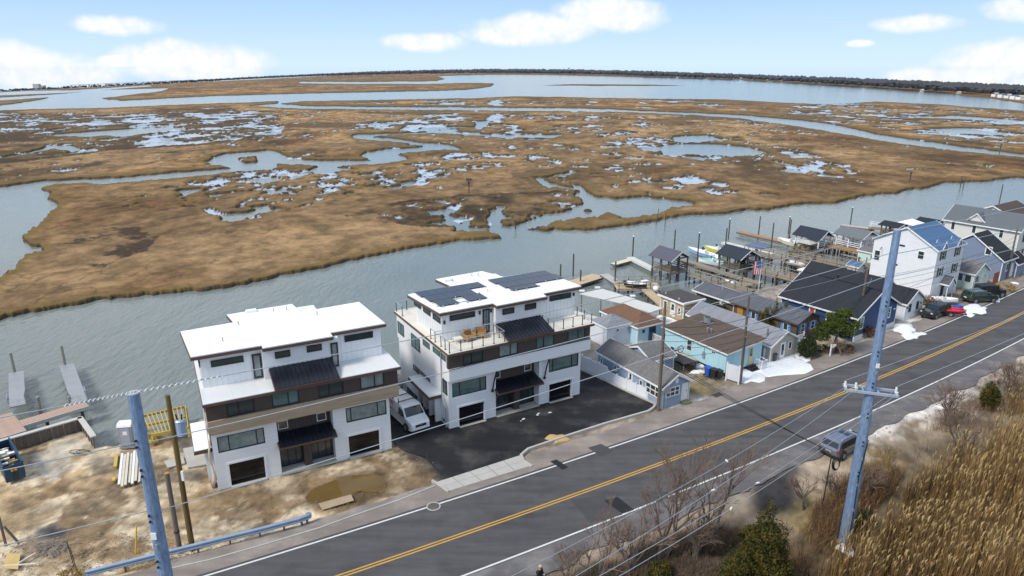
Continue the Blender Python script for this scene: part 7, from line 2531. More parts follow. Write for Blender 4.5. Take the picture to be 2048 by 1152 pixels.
def skin_mesh(name, verts, edges, radii, m, parent, root=0, lv=2):
    me = bpy.data.meshes.new(name)
    me.from_pydata(verts, edges, [])
    o = bpy.data.objects.new(name, me)
    COL.objects.link(o)
    md = o.modifiers.new('skin', 'SKIN')
    sk = me.skin_vertices[0].data
    for i, r in enumerate(radii):
        sk[i].radius = (r, r) if not isinstance(r, tuple) else r
        sk[i].use_root = (i == root)
    sb = o.modifiers.new('sub', 'SUBSURF')
    sb.levels = sb.render_levels = lv
    me.materials.append(m)
    o.parent = parent
    return o


c = site(1079, 1170)
pz = -.25
P_ = thing('person', 'person in black jacket and yellow hat holding a controller at the bottom edge', 'person', (c.x, c.y, pz), rad(-40))
# facing local +x; feet on the ground
V = [(0, 0, .95), (0, 0, 1.15), (.01, 0, 1.36), (.02, 0, 1.48), (.04, 0, 1.57), (.05, 0, 1.67),
     (0, .10, .88), (.03, .11, .50), (-.02, .12, .10), (.12, .13, .04), (0, -.10, .88), (.0, -.11, .50), (-.05, -.12, .10), (.09, -.13, .04),
     (.0, .19, 1.40), (.02, .25, 1.14), (.22, .16, 1.10), (.30, .12, 1.12), (.0, -.19, 1.40), (.02, -.25, 1.14), (.22, -.16, 1.10), (.30, -.12, 1.12)]
E_ = [(0, 1), (1, 2), (2, 3), (3, 4), (4, 5), (0, 6), (6, 7), (7, 8), (8, 9), (0, 10), (10, 11), (11, 12), (12, 13), (2, 14), (14, 15), (15, 16), (16, 17), (2, 18), (18, 19), (19, 20), (20, 21)]
R_ = [(.15, .12), (.15, .11), (.17, .12), .06, .075, .085, .10, .065, .05, .045, .10, .065, .05, .045, .075, .05, .038, .03, .075, .05, .038, .03]
bd = skin_mesh('body', V, E_, R_, M_skin, P_)
skin_mesh('jacket', [V[i] for i in (0, 1, 2, 3, 14, 15, 16, 18, 19, 20)], [(0, 1), (1, 2), (2, 3), (2, 4), (4, 5), (5, 6), (2, 7), (7, 8), (8, 9)], [(.185, .15), (.185, .145), (.2, .145), .075, .1, .075, .058, .1, .075, .058], M_jack, P_)
skin_mesh('trousers', [V[i] for i in (0, 6, 7, 8, 10, 11, 12)], [(0, 1), (1, 2), (2, 3), (0, 4), (4, 5), (5, 6)], [(.165, .135), .115, .085, .07, .115, .085, .07], M_trou, P_)
for s_ in (1, -1):
    MB().box(-.10, .20, s_ * .125 - .05, s_ * .125 + .05, 0, .09).build('shoe', M_dark, P_, bevel=.025)
    hv, he_, hr_ = [(.29, s_ * .125, 1.12), (.35, s_ * .105, 1.13)], [(0, 1)], [.030, .028]
    for k in range(4):
        b0 = len(hv)
        y = s_ * (.135 - .022 * k)
        ln_ = (.030, .036, .034, .026)[k]
        hv += [(.37, y, 1.145), (.37 + ln_, y, 1.15), (.385 + ln_, y * .9, 1.125)]
        he_ += [(1, b0), (b0, b0 + 1), (b0 + 1, b0 + 2)]
        hr_ += [.010, .009, .008]
    b0 = len(hv)
    hv += [(.33, s_ * .075, 1.155), (.36, s_ * .06, 1.165)]
    he_ += [(0, b0), (b0, b0 + 1)]
    hr_ += [.011, .009]
    skin_mesh('hand', hv, he_, hr_, M_skin, P_, lv=1)
    MB().tube([(.128, s_ * .032, 1.685), (.136, s_ * .032, 1.685)], .012, 8).build('eye', M_dark, P_)
    MB().tube([(.04, s_ * .083, 1.66), (.045, s_ * .098, 1.66)], .028, 8).build('ear', M_skin, P_)
MB().loft([[(.125, -.012, 1.69), (.125, .012, 1.69)], [(.155, -.016, 1.645), (.155, .016, 1.645)], [(.12, -.014, 1.635), (.12, .014, 1.635)]], close=False).build('nose', M_skin, P_)
MB().box(.118, .131, -.028, .028, 1.605, 1.613).build('mouth', mat('lips', (.32, .12, .10), .6), P_)
hat = []
for r, z in ((.108, 1.69), (.112, 1.73), (.10, 1.78), (.07, 1.81), (.02, 1.825)):
    hat.append([(.045 + r * math.cos(a) * 1.05, r * math.sin(a), z) for a in np.linspace(0, 2 * math.pi, 15)[:-1]])
MB().loft(hat).build('hat', M_hat, P_, smooth=True)
ct = thing('controller', 'small grey remote controller held by the person in the black jacket', 'controller', Matrix.Translation((c.x, c.y, pz)) @ Matrix.Rotation(rad(-40), 4, 'Z') @ Vector((.40, 0, 1.15)), rad(-40))
MB().box(-.05, .06, -.10, .10, -.02, .025).build('body', M_pt, ct, bevel=.01)
MB().box(.05, .06, -.08, .08, .026, .13).build('screen', M_dark, ct)
# ------------------------------------------------------------------ steel poles, timber poles, wires
M_pole = mat('blue_grey_galvanised', (.20, .29, .44), .5, metal=.3, var=.55, vs=7, det=6, fine=.25, fs=14, stretch=(1, 1, .25))
LX, LY, LZ = -14.6, 24.5, 20.0
RX, RY = 23.62, 41.97
RZ = height_at(RX, RY, 460)


def steel_pole(label, x, y, z, r0, r1, z0):
    t = thing('transmission_pole', label, 'pole', (x, y, z0))
    MB().tube([(0, 0, -.3), (0, 0, z - z0)], r0, 14, r1).build('shaft', M_pole, t)
    MB().tube([(0, 0, z - z0), (0, 0, z - z0 + .05)], r1 * 1.04, 14).build('cap_plate', mat('pale_steel', (.45, .48, .52), .5, metal=.4), t)
    for zz in (6.0, 8.3, 10.4, 12.6, 14.8, 16.9, 18.2):
        rr = r0 + (r1 - r0) * zz / (z - z0)
        for dz in (0, .28):
            MB().tube([(-.08, -rr + .02, zz + dz), (-.08, -rr - .05, zz + dz)], .055, 6).build('bolt', M_dark, t)
    MB().box(-.12, .10, -r0 - .0, -r0 + .06, 14.0, 14.3).build('tag_plate', M_trim, t)
    for zz in (3.2, 5.2, 7.2, 9.2, 11.2, 13.5):
        rr = r0 + (r1 - r0) * zz / (z - z0)
        MB().box(-.05, .05, -rr - .05, -rr + .02, zz, zz + .22).build('step_lug', M_steel, t)
    return t


pl = steel_pole('tall blue-grey steel pole at the left, its top below the creek', LX, LY, LZ, .36, .225, -.4)
pr = steel_pole('tall blue-grey steel pole on the right, with a double crossarm', RX, RY, RZ, .43, .22, -.55)
MB().tube([(0, 0, 0), (0, 0, .35)], .55, 14).build('base_flange', mat('rusty_base', (.22, .13, .09), .8, var=.4), pr)
MB().tube([(.0, -.45, 0), (.03, -.42, 3.0), (-.02, -.40, 6.0), (.2, -.36, 8.4), (.38, -.1, 8.6)], .035, 6).build('ground_cable', M_dark, pr)
XZ = height_at(RX, RY, 781)
# crossarm runs across the road bearing in the photograph: from upper left to lower right
xa = Vector((1.0, -.32, 0)).normalized()
xn = Vector((.32, 1.0, 0)).normalized()
ca = thing('crossarm', 'double pale steel crossarm bolted to the right steel pole', 'crossarm', (RX, RY, XZ), math.atan2(xa.y, xa.x))
for s_ in (-1, 1):
    MB().box(-1.62, 1.62, s_ * .42 - .06, s_ * .42 + .06, -.08, .08).build('beam', mat('pale_galvanised', (.42, .50, .60), .45, metal=.4, var=.15), ca)
for x in (-1.5, -.45, .45, 1.5):
    MB().box(x - .05, x + .05, -.36, .36, -.05, .05).build('spacer', M_steel, ca)
for x in (-1.55, -.9, 1.5):
    MB().tube([(x, 0, .05), (x, 0, .42)], .07, 8).build('insulator', M_trim, ca)
    MB().tube([(x, -.42, .08), (x, -.42, .3)], .06, 8).build('insulator', M_trim, ca)
mw = mat('aluminium_wire', (.42, .44, .46), .4, metal=.5)
bw = mat('black_cable', (.012, .012, .013), .6)
wires = []


def wire(label, p, q, sag, r, m, group, n=26):
    p, q = Vector(p), Vector(q)
    pts = []
    for i in range(n + 1):
        f = i / n
        v = p + (q - p) * f
        v.z -= sag * 4 * f * (1 - f)
        pts.append(v)
    o = MB().tube(pts, r, 5).build('power_line', m)
    tag(o, label, 'power line', group)
    return pts


gA = 'wires strung between the steel poles'
z1, z2, z3 = height_at(LX, LY, 885), height_at(LX, LY, 1021), 0
y1, y2 = height_at(RX, RY, 507), height_at(RX, RY, 553)
nR = Vector((92, 92, 0))
topw = wire('top wire from the left steel pole to the right steel pole', (LX, LY, LZ + .05), (RX, RY, RZ - .1), .35, .022, mw, gA)
wire('middle wire from the left steel pole to the right steel pole', (LX + .2, LY, z1), (RX - .25, RY, y1), .35, .022, mw, gA)
wire('lowest wire from the left steel pole to the right steel pole', (LX + .2, LY, z2), (RX - .25, RY, y2), .35, .022, mw, gA)
endL = Vector((-43, 13, 0))
lw_ = wire('top wire leaving the left steel pole to the left, wrapped in a white spiral', (LX, LY, LZ + .05), (endL.x, endL.y, 19.5), .3, .022, mw, gA)
wire('middle wire leaving the left steel pole to the left', (LX - .2, LY, z1), (endL.x, endL.y, z1 - .3), .3, .022, mw, gA)
wire('lowest wire leaving the left steel pole to the left', (LX - .2, LY, z2), (endL.x, endL.y, z2 - .3), .3, .022, mw, gA)
for lab, za, zb in (('top wire running on past the right steel pole', RZ - .1, 22.0), ('middle wire running on past the right steel pole', y1, 19.2), ('lowest wire running on past the right steel pole', y2, 17.2)):
    wire(lab, (RX + .2, RY, za), (nR.x, nR.y, zb), .9, .022, mw, gA)


def spiral(label, a, b_, turns, r):
    a, b_ = Vector(a), Vector(b_)
    d = (b_ - a).normalized()
    u = d.cross(Vector((0, 0, 1))).normalized()
    w_ = u.cross(d)
    pts = [a + (b_ - a) * (i / (turns * 9)) + u * (r * math.cos(i * 2 * math.pi / 9)) + w_ * (r * math.sin(i * 2 * math.pi / 9)) for i in range(turns * 9 + 1)]
    tag(MB().tube(pts, .022, 4).build('bird_diverter', M_trim), label, 'spiral')


spiral('white spiral bird diverter on the top wire, left of the left steel pole', lw_[0], lw_[2], 15, .045)
spiral('white spiral bird diverter on the top wire, right of the left steel pole', topw[0], topw[2], 15, .045)
c = topw[15]
t = thing('marker_ball', 'pale marker ball clipped on the top wire above the docks', 'marker', c)
MB().loft([[(.16 * math.cos(a) * s_, .16 * math.sin(a) * s_, .16 * z) for a in np.linspace(0, 2 * math.pi, 11)[:-1]] for s_, z in ((.2, -1), (.75, -.65), (1, 0), (.75, .65), (.2, 1))]).build('ball', M_trim, t, smooth=True)
# wires leaving the crossarm towards the viewer
ends = [ca.matrix_basis @ Vector((x, -.42, .3)) for x in (-1.55, -.75, .9, 1.5)]
R3_ = Matrix.Translation((RX, RY, XZ)) @ Matrix.Rotation(math.atan2(xa.y, xa.x), 4, 'Z')
ends = [R3_ @ Vector((x, -.42, .25)) for x in (-1.55, -.9, 1.2, 1.55)]
tgt = [(850, 1238), (960, 1265), (1020, 1250), (1080, 1243)]
labs = ['wire from the outer left end of the crossarm across the road to the lower left', 'wire from the inner left of the crossarm across the bare trees', 'wire from the inner right of the crossarm over the cedar', 'wire from the outer right end of the crossarm over the cedar']
M_ins = mat('white_clamp', (.80, .80, .80), .4)
for k, (e, g, lab) in enumerate(zip(ends, tgt, labs)):
    z_ = 13.5
    q = site(g[0], g[1], 0)
    dd = Vector((0, 0, CAM_H))
    q = dd + (Vector((q.x, q.y, 0)) - dd) * ((CAM_H - z_) / CAM_H)
    w_ = wire(lab, e, q, .55, .017, mw, 'wires from the crossarm to the lower left')
    j = int(26 * (.46, .55, .5, .62)[k])
    t = thing('line_clamp', 'white bow-shaped clamp on the ' + ['highest of the four crossarm wires', 'second highest of the four crossarm wires', 'third highest crossarm wire', 'lowest crossarm wire, over the cedar'][k], 'clamp', w_[j], random.uniform(0, 3))
    MB().box(-.02, .10, -.03, .03, -.03, .04).box(-.10, -.03, -.03, .03, -.03, .04).build('clamp', M_ins, t)
for lab, x in (('thin wire running right from the left end of the crossarm', -1.55), ('thin wire running right from the right end of the crossarm', 1.55)):
    wire(lab, R3_ @ Vector((x, .42, .3)), (92 + x, 88, 13.0), 1.0, .017, mw, 'wires from the crossarm to the right')
# timber poles along the cottages
M_wp = mat('brown_pole_wood', (.135, .105, .082), .9, var=.3, stretch=(1, 1, .2))


def wood_pole(label, x, y, h, r=.17):
    t = thing('utility_pole', label, 'pole', (x, y, 0))
    MB().tube([(0, 0, -.5), (0, 0, h)], r, 10, r * .75).build('shaft', M_wp, t)
    for k in range(3):
        zz = h * (.55 + .12 * k)
        MB().tube([(.0, -r, zz), (0, -r - .15, zz)], .05, 6).build('insulator', M_steel, t)
    MB().tube([(r, -.05, .2), (r * .95, -.05, h * .6)], .03, 5).build('conduit', M_steel, t)
    return t


W2, W3 = (14.33, 61.92, 10.9), (24.25, 67.97, 9.7)
wood_pole('brown timber utility pole at the corner of the blue-grey cottage', *W2)
wood_pole('brown timber utility pole before the cyan cottage', *W3, .15)
q4 = site(2013, 556)
W4_ = (q4.x, q4.y, height_at(q4.x, q4.y, 456))
wood_pole('thin timber utility pole by the cream house', *W4_, .15)
q5 = site(1715, 664)
MBp = thing('utility_pole', 'short timber pole behind the right steel pole beside the navy house', 'pole', (q5.x, q5.y, 0))
MB().tube([(0, 0, -.4), (0, 0, 8.4)], .16, 8, .13).build('shaft', M_wp, MBp)
W5_ = (q5.x, q5.y, 8.4)
gB = 'black cables between the timber poles'
for k, (f2_, f3_, f5_) in enumerate(((.60, .52, .55), (.66, .60, .66), (.72, .68, .76), (.79, .76, .86), (.52, .44, .46))):
    o2, o3 = Vector((W2[0], W2[1] - .2, W2[2] * f2_)), Vector((W3[0], W3[1] - .2, W3[2] * f3_))
    nm = ['second lowest', 'middle', 'second highest', 'highest', 'lowest'][k]
    wire(f'{nm} black cable between the two brown timber poles', o2, o3, .35, .02, bw, gB)
    wire(f'{nm} black cable from the cyan cottage pole to the navy house pole', o3, (W5_[0], W5_[1] - .2, W5_[2] * f5_), .5, .02, bw, gB)
    wire(f'{nm} black cable from the navy house pole to the cream house pole', (W5_[0], W5_[1] - .2, W5_[2] * f5_), (W4_[0], W4_[1] - .2, W4_[2] * (.45 + .1 * k)), .8, .02, bw, gB)
    if k < 3:
        e = site(1660, 903, .6 + .12 * k)
        wire(f'black service cable sagging over the road to the verge, {["lower", "middle", "upper"][k]} one', o2 + Vector((0, 0, -1.2 - .4 * k)), e, .3, .028, bw, 'service cables across the road')
wire('pale drop wire from the blue-grey cottage pole to the cyan cottage roof', (W2[0], W2[1], W2[2] * .95), (24.4, 75, 3.6), .3, .015, mw, 'drop wires')
wire('pale drop wire from the cyan cottage pole to the timber house', (W3[0], W3[1], W3[2] * .97), (36.0, 84.5, 3.6), .3, .015, mw, 'drop wires')
wire('pale drop wire from the navy house pole to the white bungalow roof', (W5_[0], W5_[1], W5_[2] * .7), (49.4, 92.0, 4.4), .3, .02, mw, 'drop wires')
wire('pale overhead wire from the top of the cyan cottage pole out to the right', (W3[0], W3[1], W3[2] * .99), (W5_[0], W5_[1], W5_[2] * .98), .4, .017, mw, 'drop wires')
wire('pale overhead wire linking the tops of the two brown timber poles', (W2[0], W2[1], W2[2] * .97), (W3[0], W3[1], W3[2] * .98), .4, .017, mw, 'drop wires')
e = site(1645, 1008)
t = thing('cable_stub', 'thin dark stub pole with a coil of cable beside the silver SUV', 'pole', (e.x, e.y, -.3))
hh = height_at(e.x, e.y, 912) + .3
MB().tube([(0, 0, 0), (.12, 0, hh)], .05, 6, .04).build('shaft', M_dark, t)
mb = MB()
for k in range(4):
    r = .28 + .05 * k
    mb.tube([(.62 + r * .7 * math.cos(a), .05 * k, hh - .75 + r * 1.35 * math.sin(a)) for a in np.linspace(0, 2 * math.pi, 16)], .03, 4, caps=False)
mb.build('cable_coil', bw, t)
MB().tube([(.12, 0, hh), (.4, 0, hh - .1), (.62, .05, hh - .35)], .03, 5).build('cable', bw, t)
for k, (px, py, h_) in enumerate(((2025, 520, 7.0), (1598 + 440, 505, 6.0))):
    e = site(px, py)
    t = thing('utility_pole', 'thin dark pole in front of the cream house garage' if k == 0 else 'thin dark pole at the far right edge of the road', 'pole', (e.x, e.y, 0))
    MB().tube([(0, 0, -.3), (0, 0, h_)], .12, 8).build('shaft', M_pile, t)
    MB().box(-.7, .7, -.05, .05, h_ - .5, h_ - .35).build('crossarm', M_pile, t)
# ------------------------------------------------------------------ vegetation
M_twig = mat('bare_twigs', (.17, .115, .085), .9, var=.25)
M_bark = mat('grey_brown_bark', (.15, .115, .09), .9, var=.3, vs=4)
M_cedar = mat('cedar_green', (.038, .046, .012), .8, var=.55, vs=1.6, col2=(.085, .066, .016), spec=.1)
M_cedar_t = mat('cedar_brown_green', (.10, .075, .024), .8, var=.4, vs=1.5, spec=.1)
M_pine = mat('pine_green', (.085, .105, .022), .8, var=.4, vs=1.5, col2=(.055, .075, .018), spec=.1)
M_bush = mat('dark_bush_green', (.040, .052, .022), .8, var=.4, spec=.1)
M_juni = mat('olive_juniper', (.085, .080, .026), .8, var=.4, col2=(.12, .09, .03), spec=.1)
M_reed = mat('dry_reed', (.30, .19, .075), .85, var=.3, vs=.5, spec=.1, attr=True)
M_plume = mat('reed_plume', (.38, .27, .13), .9, var=.25, vs=.8, spec=.05)
M_brush = mat('russet_brush', (.20, .115, .055), .9, var=.35, vs=.5, spec=.05)
M_brusha = mat('mixed_brush', (.20, .115, .055), .9, var=.3, vs=.5, spec=.05, attr=True)
M_dry = mat('dry_tuft', (.34, .24, .095), .9, var=.3, spec=.05)


def mesh_np(name, co, fa, mi, mats, parent=None, kind=None, cols=None):
    """co (n,3), fa (m,3) triangles"""
    me = bpy.data.meshes.new(name)
    me.vertices.add(len(co))
    me.vertices.foreach_set('co', co.astype(np.float32).ravel())
    me.loops.add(fa.size)
    me.loops.foreach_set('vertex_index', fa.astype(np.int32).ravel())
    me.polygons.add(len(fa))
    me.polygons.foreach_set('loop_start', np.arange(0, fa.size, 3, dtype=np.int32))
    me.polygons.foreach_set('loop_total', np.full(len(fa), 3, np.int32))
    for m_ in mats:
        me.materials.append(m_)
    me.polygons.foreach_set('material_index', mi.astype(np.int32))
    if cols is not None:
        at = me.color_attributes.new('Col', 'FLOAT_COLOR', 'POINT')
        at.data.foreach_set('color', np.concatenate([cols, np.ones((len(cols), 1))], 1).astype(np.float32).ravel())
    me.update(calc_edges=True)
    return place(name, me, parent, kind=kind)


def bare_tree(label, x, y, z, h, seed, spread=1.0, stems=1, depth=5, name='bare_tree', m=None, group=None):
    rr = random.Random(seed)
    t = thing(name, label, 'tree' if name == 'bare_tree' else 'shrub', (x, y, z), 0, group)
    tk, tw = MB(), MB()

    def grow(p, d, L, r, lv):
        q = p + d * L
        midp = p + d * (L * .5) + Vector((rr.uniform(-1, 1), rr.uniform(-1, 1), 0)) * L * .06
        (tk if lv >= depth - 1 else tw).tube([p, midp, q], r, 5 if lv >= depth - 1 else 3, r * .68, caps=False)
        if lv == 0:
            return
        n = rr.choice((2, 3, 3)) if lv > 1 else rr.choice((2, 3, 4))
        for k in range(n):
            a = rr.uniform(0, 2 * math.pi)
            tilt = rr.uniform(.25, .75) * spread
            u = d.cross(Vector((0, 0, 1)) if abs(d.z) < .95 else Vector((1, 0, 0))).normalized()
            w_ = u.cross(d)
            nd = (d * math.cos(tilt) + (u * math.cos(a) + w_ * math.sin(a)) * math.sin(tilt) + Vector((0, 0, .18))).normalized()
            st = p + (q - p) * rr.uniform(.55, 1.0) if k else q
            grow(st, nd, L * rr.uniform(.6, .85), max(r * .62, .011), lv - 1)
    for s_ in range(stems):
        d = Vector((rr.uniform(-.35, .35) * (stems > 1), rr.uniform(-.35, .35) * (stems > 1), 1)).normalized()
        grow(Vector((rr.uniform(-.15, .15), rr.uniform(-.15, .15), -.2)), d, h * .34, .05 + h * .014 / stems ** .5, depth)
    tk.build('trunk', m or M_bark, t)
    o = tw.build('crown', m or M_twig, t)
    return t


def leafy(label, name, cat, x, y, z, blobs, m, n, leaf=.2, seed=0, trunk=None, up=.35, group=None):
    """blobs: (dx, dy, dz, rx, ry, rz) volumes filled with leaf-sized faces"""
    rr = np.random.default_rng(seed)
    t = thing(name, label, cat, (x, y, z), 0, group)
    vol = np.array([b_[3] * b_[4] * b_[5] for b_ in blobs])
    cnt = np.maximum(20, (n * vol / vol.sum()).astype(int))
    C_ = []
    for b_, c_ in zip(blobs, cnt):
        d = rr.normal(size=(c_, 3))
        d /= np.linalg.norm(d, axis=1)[:, None]
        r = rr.uniform(.25, 1.0, (c_, 1)) ** .45 * (1 + .22 * np.sin(d[:, :1] * 5 + b_[0] * 3) * np.cos(d[:, 1:2] * 6 + b_[2]))
        C_.append(np.array(b_[:3]) + d * r * np.array(b_[3:]))
    C_ = np.concatenate(C_)
    keep = fbm(C_[:, 0] * 1.6 + C_[:, 2], C_[:, 1] * 1.6 - C_[:, 2] * 1.3, seed + 3, 3) > .40
    C_ = C_[keep]
    k = len(C_)
    a = rr.normal(size=(k, 3))
    a[:, 2] += up
    a /= np.linalg.norm(a, axis=1)[:, None]
    b2 = rr.normal(size=(k, 3))
    b2 -= (b2 * a).sum(1)[:, None] * a
    b2 /= np.linalg.norm(b2, axis=1)[:, None]
    s_ = leaf * rr.uniform(.6, 1.4, (k, 1))
    co = np.stack([C_ - b2 * s_ * .35, C_ + b2 * s_ * .35, C_ + a * s_], 1).reshape(-1, 3)
    mesh_np('crown', co, np.arange(3 * k).reshape(-1, 3), np.zeros(k), [m], t)
    if trunk:
        MB().tube([(0, 0, -.3), (trunk[2] * .5, 0, trunk[0] * .5), (trunk[2], 0, trunk[0])], trunk[1], 7, trunk[1] * .5).build('trunk', M_bark, t)
    return t


def ground_z(px, py):
    c = site(px, py)
    tt, _ = road_t(c.x, c.y)
    return c, -.05 - (.5 * min(1, max(0, (-tt - 7.5) / 6)))


# cedar at the bottom
c = site(1512, 1215, -.5)
hc = height_at(c.x, c.y, 1003) + .5
bl = []
for k in range(16):
    f = k / 15
    r = (2.6 * (1 - f) ** .8 + .35) * random.uniform(.8, 1.1)
    for j in range(3 if f < .8 else 1):
        a = random.uniform(0, 6.28)
        bl.append((math.cos(a) * r * .5 * (1 - f * .5), math.sin(a) * r * .5 * (1 - f * .5), hc * (.08 + .88 * f), r * .62, r * .62, hc * .075 + .15))
leafy('dense dark green cedar at the bottom of the picture by the reeds', 'cedar_tree', 'tree', c.x, c.y, -.5, bl, M_cedar, 70000, .15, 5, (hc * .8, .2, 0), up=.7)
for px, py, h_, r_, lab, m_ in ((1613, 712, 2.4, 1.1, 'rounded dark green bush beside the beige cottage', M_bush), (1978, 812, 2.6, .95, 'small dark green conifer among the reeds near the right edge', M_cedar), (1320, 1160, 1.5, .8, 'low green cedar sapling left of the big cedar', M_cedar), (1850, 745, 1.3, .8, 'tiny dark shrub on the verge', M_bush),
                            (1725, 1045, 1.3, .9, 'dark green shrub at the foot of the right steel pole', M_bush)):
    if 'verge' in lab:
        continue
    c, z_ = ground_z(px, py)
    leafy(lab, 'evergreen_shrub', 'shrub', c.x, c.y, z_, [(0, 0, h_ * .45, r_, r_, h_ * .5), (.3 * r_, .2 * r_, h_ * .7, r_ * .6, r_ * .6, h_ * .4), (-.4 * r_, -.3 * r_, h_ * .4, r_ * .7, r_ * .7, h_ * .4)], m_, 5200, .17, int(px))
# wind-swept junipers by the timber house
for k, (px, py, h_, lab) in enumerate(((1527, 672, 4.0, 'pointed olive juniper before the timber house, left one'), (1545, 668, 4.4, 'pointed olive juniper before the timber house, middle one'), (1566, 664, 4.2, 'pointed olive juniper before the timber house, right one'))):
    c = site(px, py)
    c = Vector((c.x - .2, c.y + .3, 0))
    bl = [(.08 * i, .0, h_ * (.1 + .16 * i), .85 - .13 * i, .85 - .13 * i, h_ * .16) for i in range(6)] + [(.45, .2, h_ * .62, .3, .3, h_ * .3), (-.4, 0, h_ * .55, .3, .3, h_ * .28)]
    leafy(lab, 'juniper', 'tree', c.x, c.y, 0, bl, M_juni, 4200, .16, 40 + k, (h_ * .5, .09, 0), up=1.2)
c = site(1415, 636)
leafy('low dark shrub between the tan cottage and the timber house', 'evergreen_shrub', 'shrub', c.x + .5, c.y, 0, [(0, 0, 1.0, 1.6, 1.1, 1.1), (1.2, .4, .9, 1.0, .9, 1.0)], M_bush, 4200, .17, 77)
# the pine before the navy house
c = site(1664, 706)
bl = [(0, 0, 3.4, 1.7, 1.5, .5), (-1.1, .2, 2.7, 1.3, 1.2, .45), (1.2, -.2, 2.9, 1.4, 1.2, .5), (.2, .3, 4.3, 1.3, 1.2, .5), (-.5, -.3, 3.9, 1.0, 1.0, .4), (2.1, .1, 3.6, 1.0, 1.0, .45), (.9, 0, 5.0, .9, .9, .45), (-1.5, -.2, 2.0, 1.0, .9, .35), (1.5, .3, 2.1, .9, .8, .3)]
leafy('spreading yellow-green pine with layered branches before the navy house', 'pine_tree', 'tree', c.x, c.y, 0, bl, M_pine, 15000, .17, 21, (4.4, .16, .5), up=.8)
bare_tree('bare brown shrub round the foot of the pine and mailbox', c.x + .8, c.y - .8, 0, 2.6, 3, 1.2, 4, 4, 'bare_shrub')
c2 = site(1683, 702)
leafy('low reddish-brown shrub on the ground by the white mailbox', 'ground_shrub', 'shrub', c2.x, c2.y - .2, 0, [(0, 0, .4, 1.6, 1.0, .5), (-1.4, -.2, .3, 1.0, .7, .4)], mat('russet_leaf', (.12, .062, .03), .9, var=.4), 2600, .14, 8)
c2 = site(1634, 700)
leafy('low dark green ground shrub left of the white mailbox', 'ground_shrub', 'shrub', c2.x, c2.y, 0, [(0, 0, .3, 1.5, .9, .4)], M_bush, 1800, .14, 9)
c2 = site(1730, 672)
leafy('russet bush against the navy house front wall', 'ground_shrub', 'shrub', c2.x, c2.y, 0, [(0, 0, .6, 1.3, .8, .7)], mat('russet_leaf', (.1, .1, .1)), 2200, .15, 10)
c2 = site(2005, 583)
leafy('dry yellow bush at the roadside by the slate-blue house', 'ground_shrub', 'shrub', c2.x, c2.y, 0, [(0, 0, .5, 2.2, 1.0, .7)], M_dry, 2200, .16, 12)
for px, py, lab, h_ in ((1822, 628, 'low dry bush at the corner of the white bungalow', 1.0), (1858, 608, 'russet dry bush between the white bungalow and the three-storey house', 1.4)):
    c2 = site(px, py)
    leafy(lab, 'ground_shrub', 'shrub', c2.x, c2.y, 0, [(0, 0, h_ * .4, 1.4, .6, h_ * .5)], M_brush if 'russet' in lab else M_dry, 1500, .15, px)
# leafless trees along the near side of the road
for k, (px, py, h_, sp, st, lab) in enumerate(((1322, 1128, 7.6, .85, 2, 'tall bare tree in the middle of the near verge'), (1432, 1075, 6.6, .85, 2, 'bare tree on the verge between the middle bare tree and the black patch'), (1190, 1165, 4.6, 1.0, 3, 'wide bare shrub tree near the person'),
                                            (1262, 1150, 4.4, 1.0, 3, 'bare shrub tree left of the tall bare tree'), (1385, 1120, 4.2, 1.0, 3, 'bare shrub tree right of the tall bare tree'), (1128, 1185, 3.0, 1.1, 3, 'low bare shrub right beside the person'))):
    c, z_ = ground_z(px, py)
    bare_tree(lab, c.x, c.y, z_, h_ * 1.12, 30 + k, sp, st, 5 if h_ < 5 else 6)
for k, (px, py, h_, lab) in enumerate(((1610, 1010, 3.2, 'bare thorny shrub left of the right steel pole'), (1730, 985, 3.4, 'bare thorny shrub right of the right steel pole'), (1660, 985, 2.6, 'bare shrub beside the cable coil'), (1920, 900, 5.0, 'grey-brown bare thicket among the reeds'), (1895, 845, 4.4, 'olive-brown bare thicket at the top of the reeds'), (2005, 960, 3.6, 'pale grey bare thicket at the right edge of the reeds'), (2020, 790, 4.2, 'bare thicket near the top right of the reeds'), (1545, 1090, 3.0, 'bare shrub behind the cedar'))):
    c, z_ = ground_z(px, py)
    bare_tree(lab, c.x, c.y, z_, h_, 60 + k, 1.25, 5, 5 if h_ > 4 else 4, 'bare_shrub')


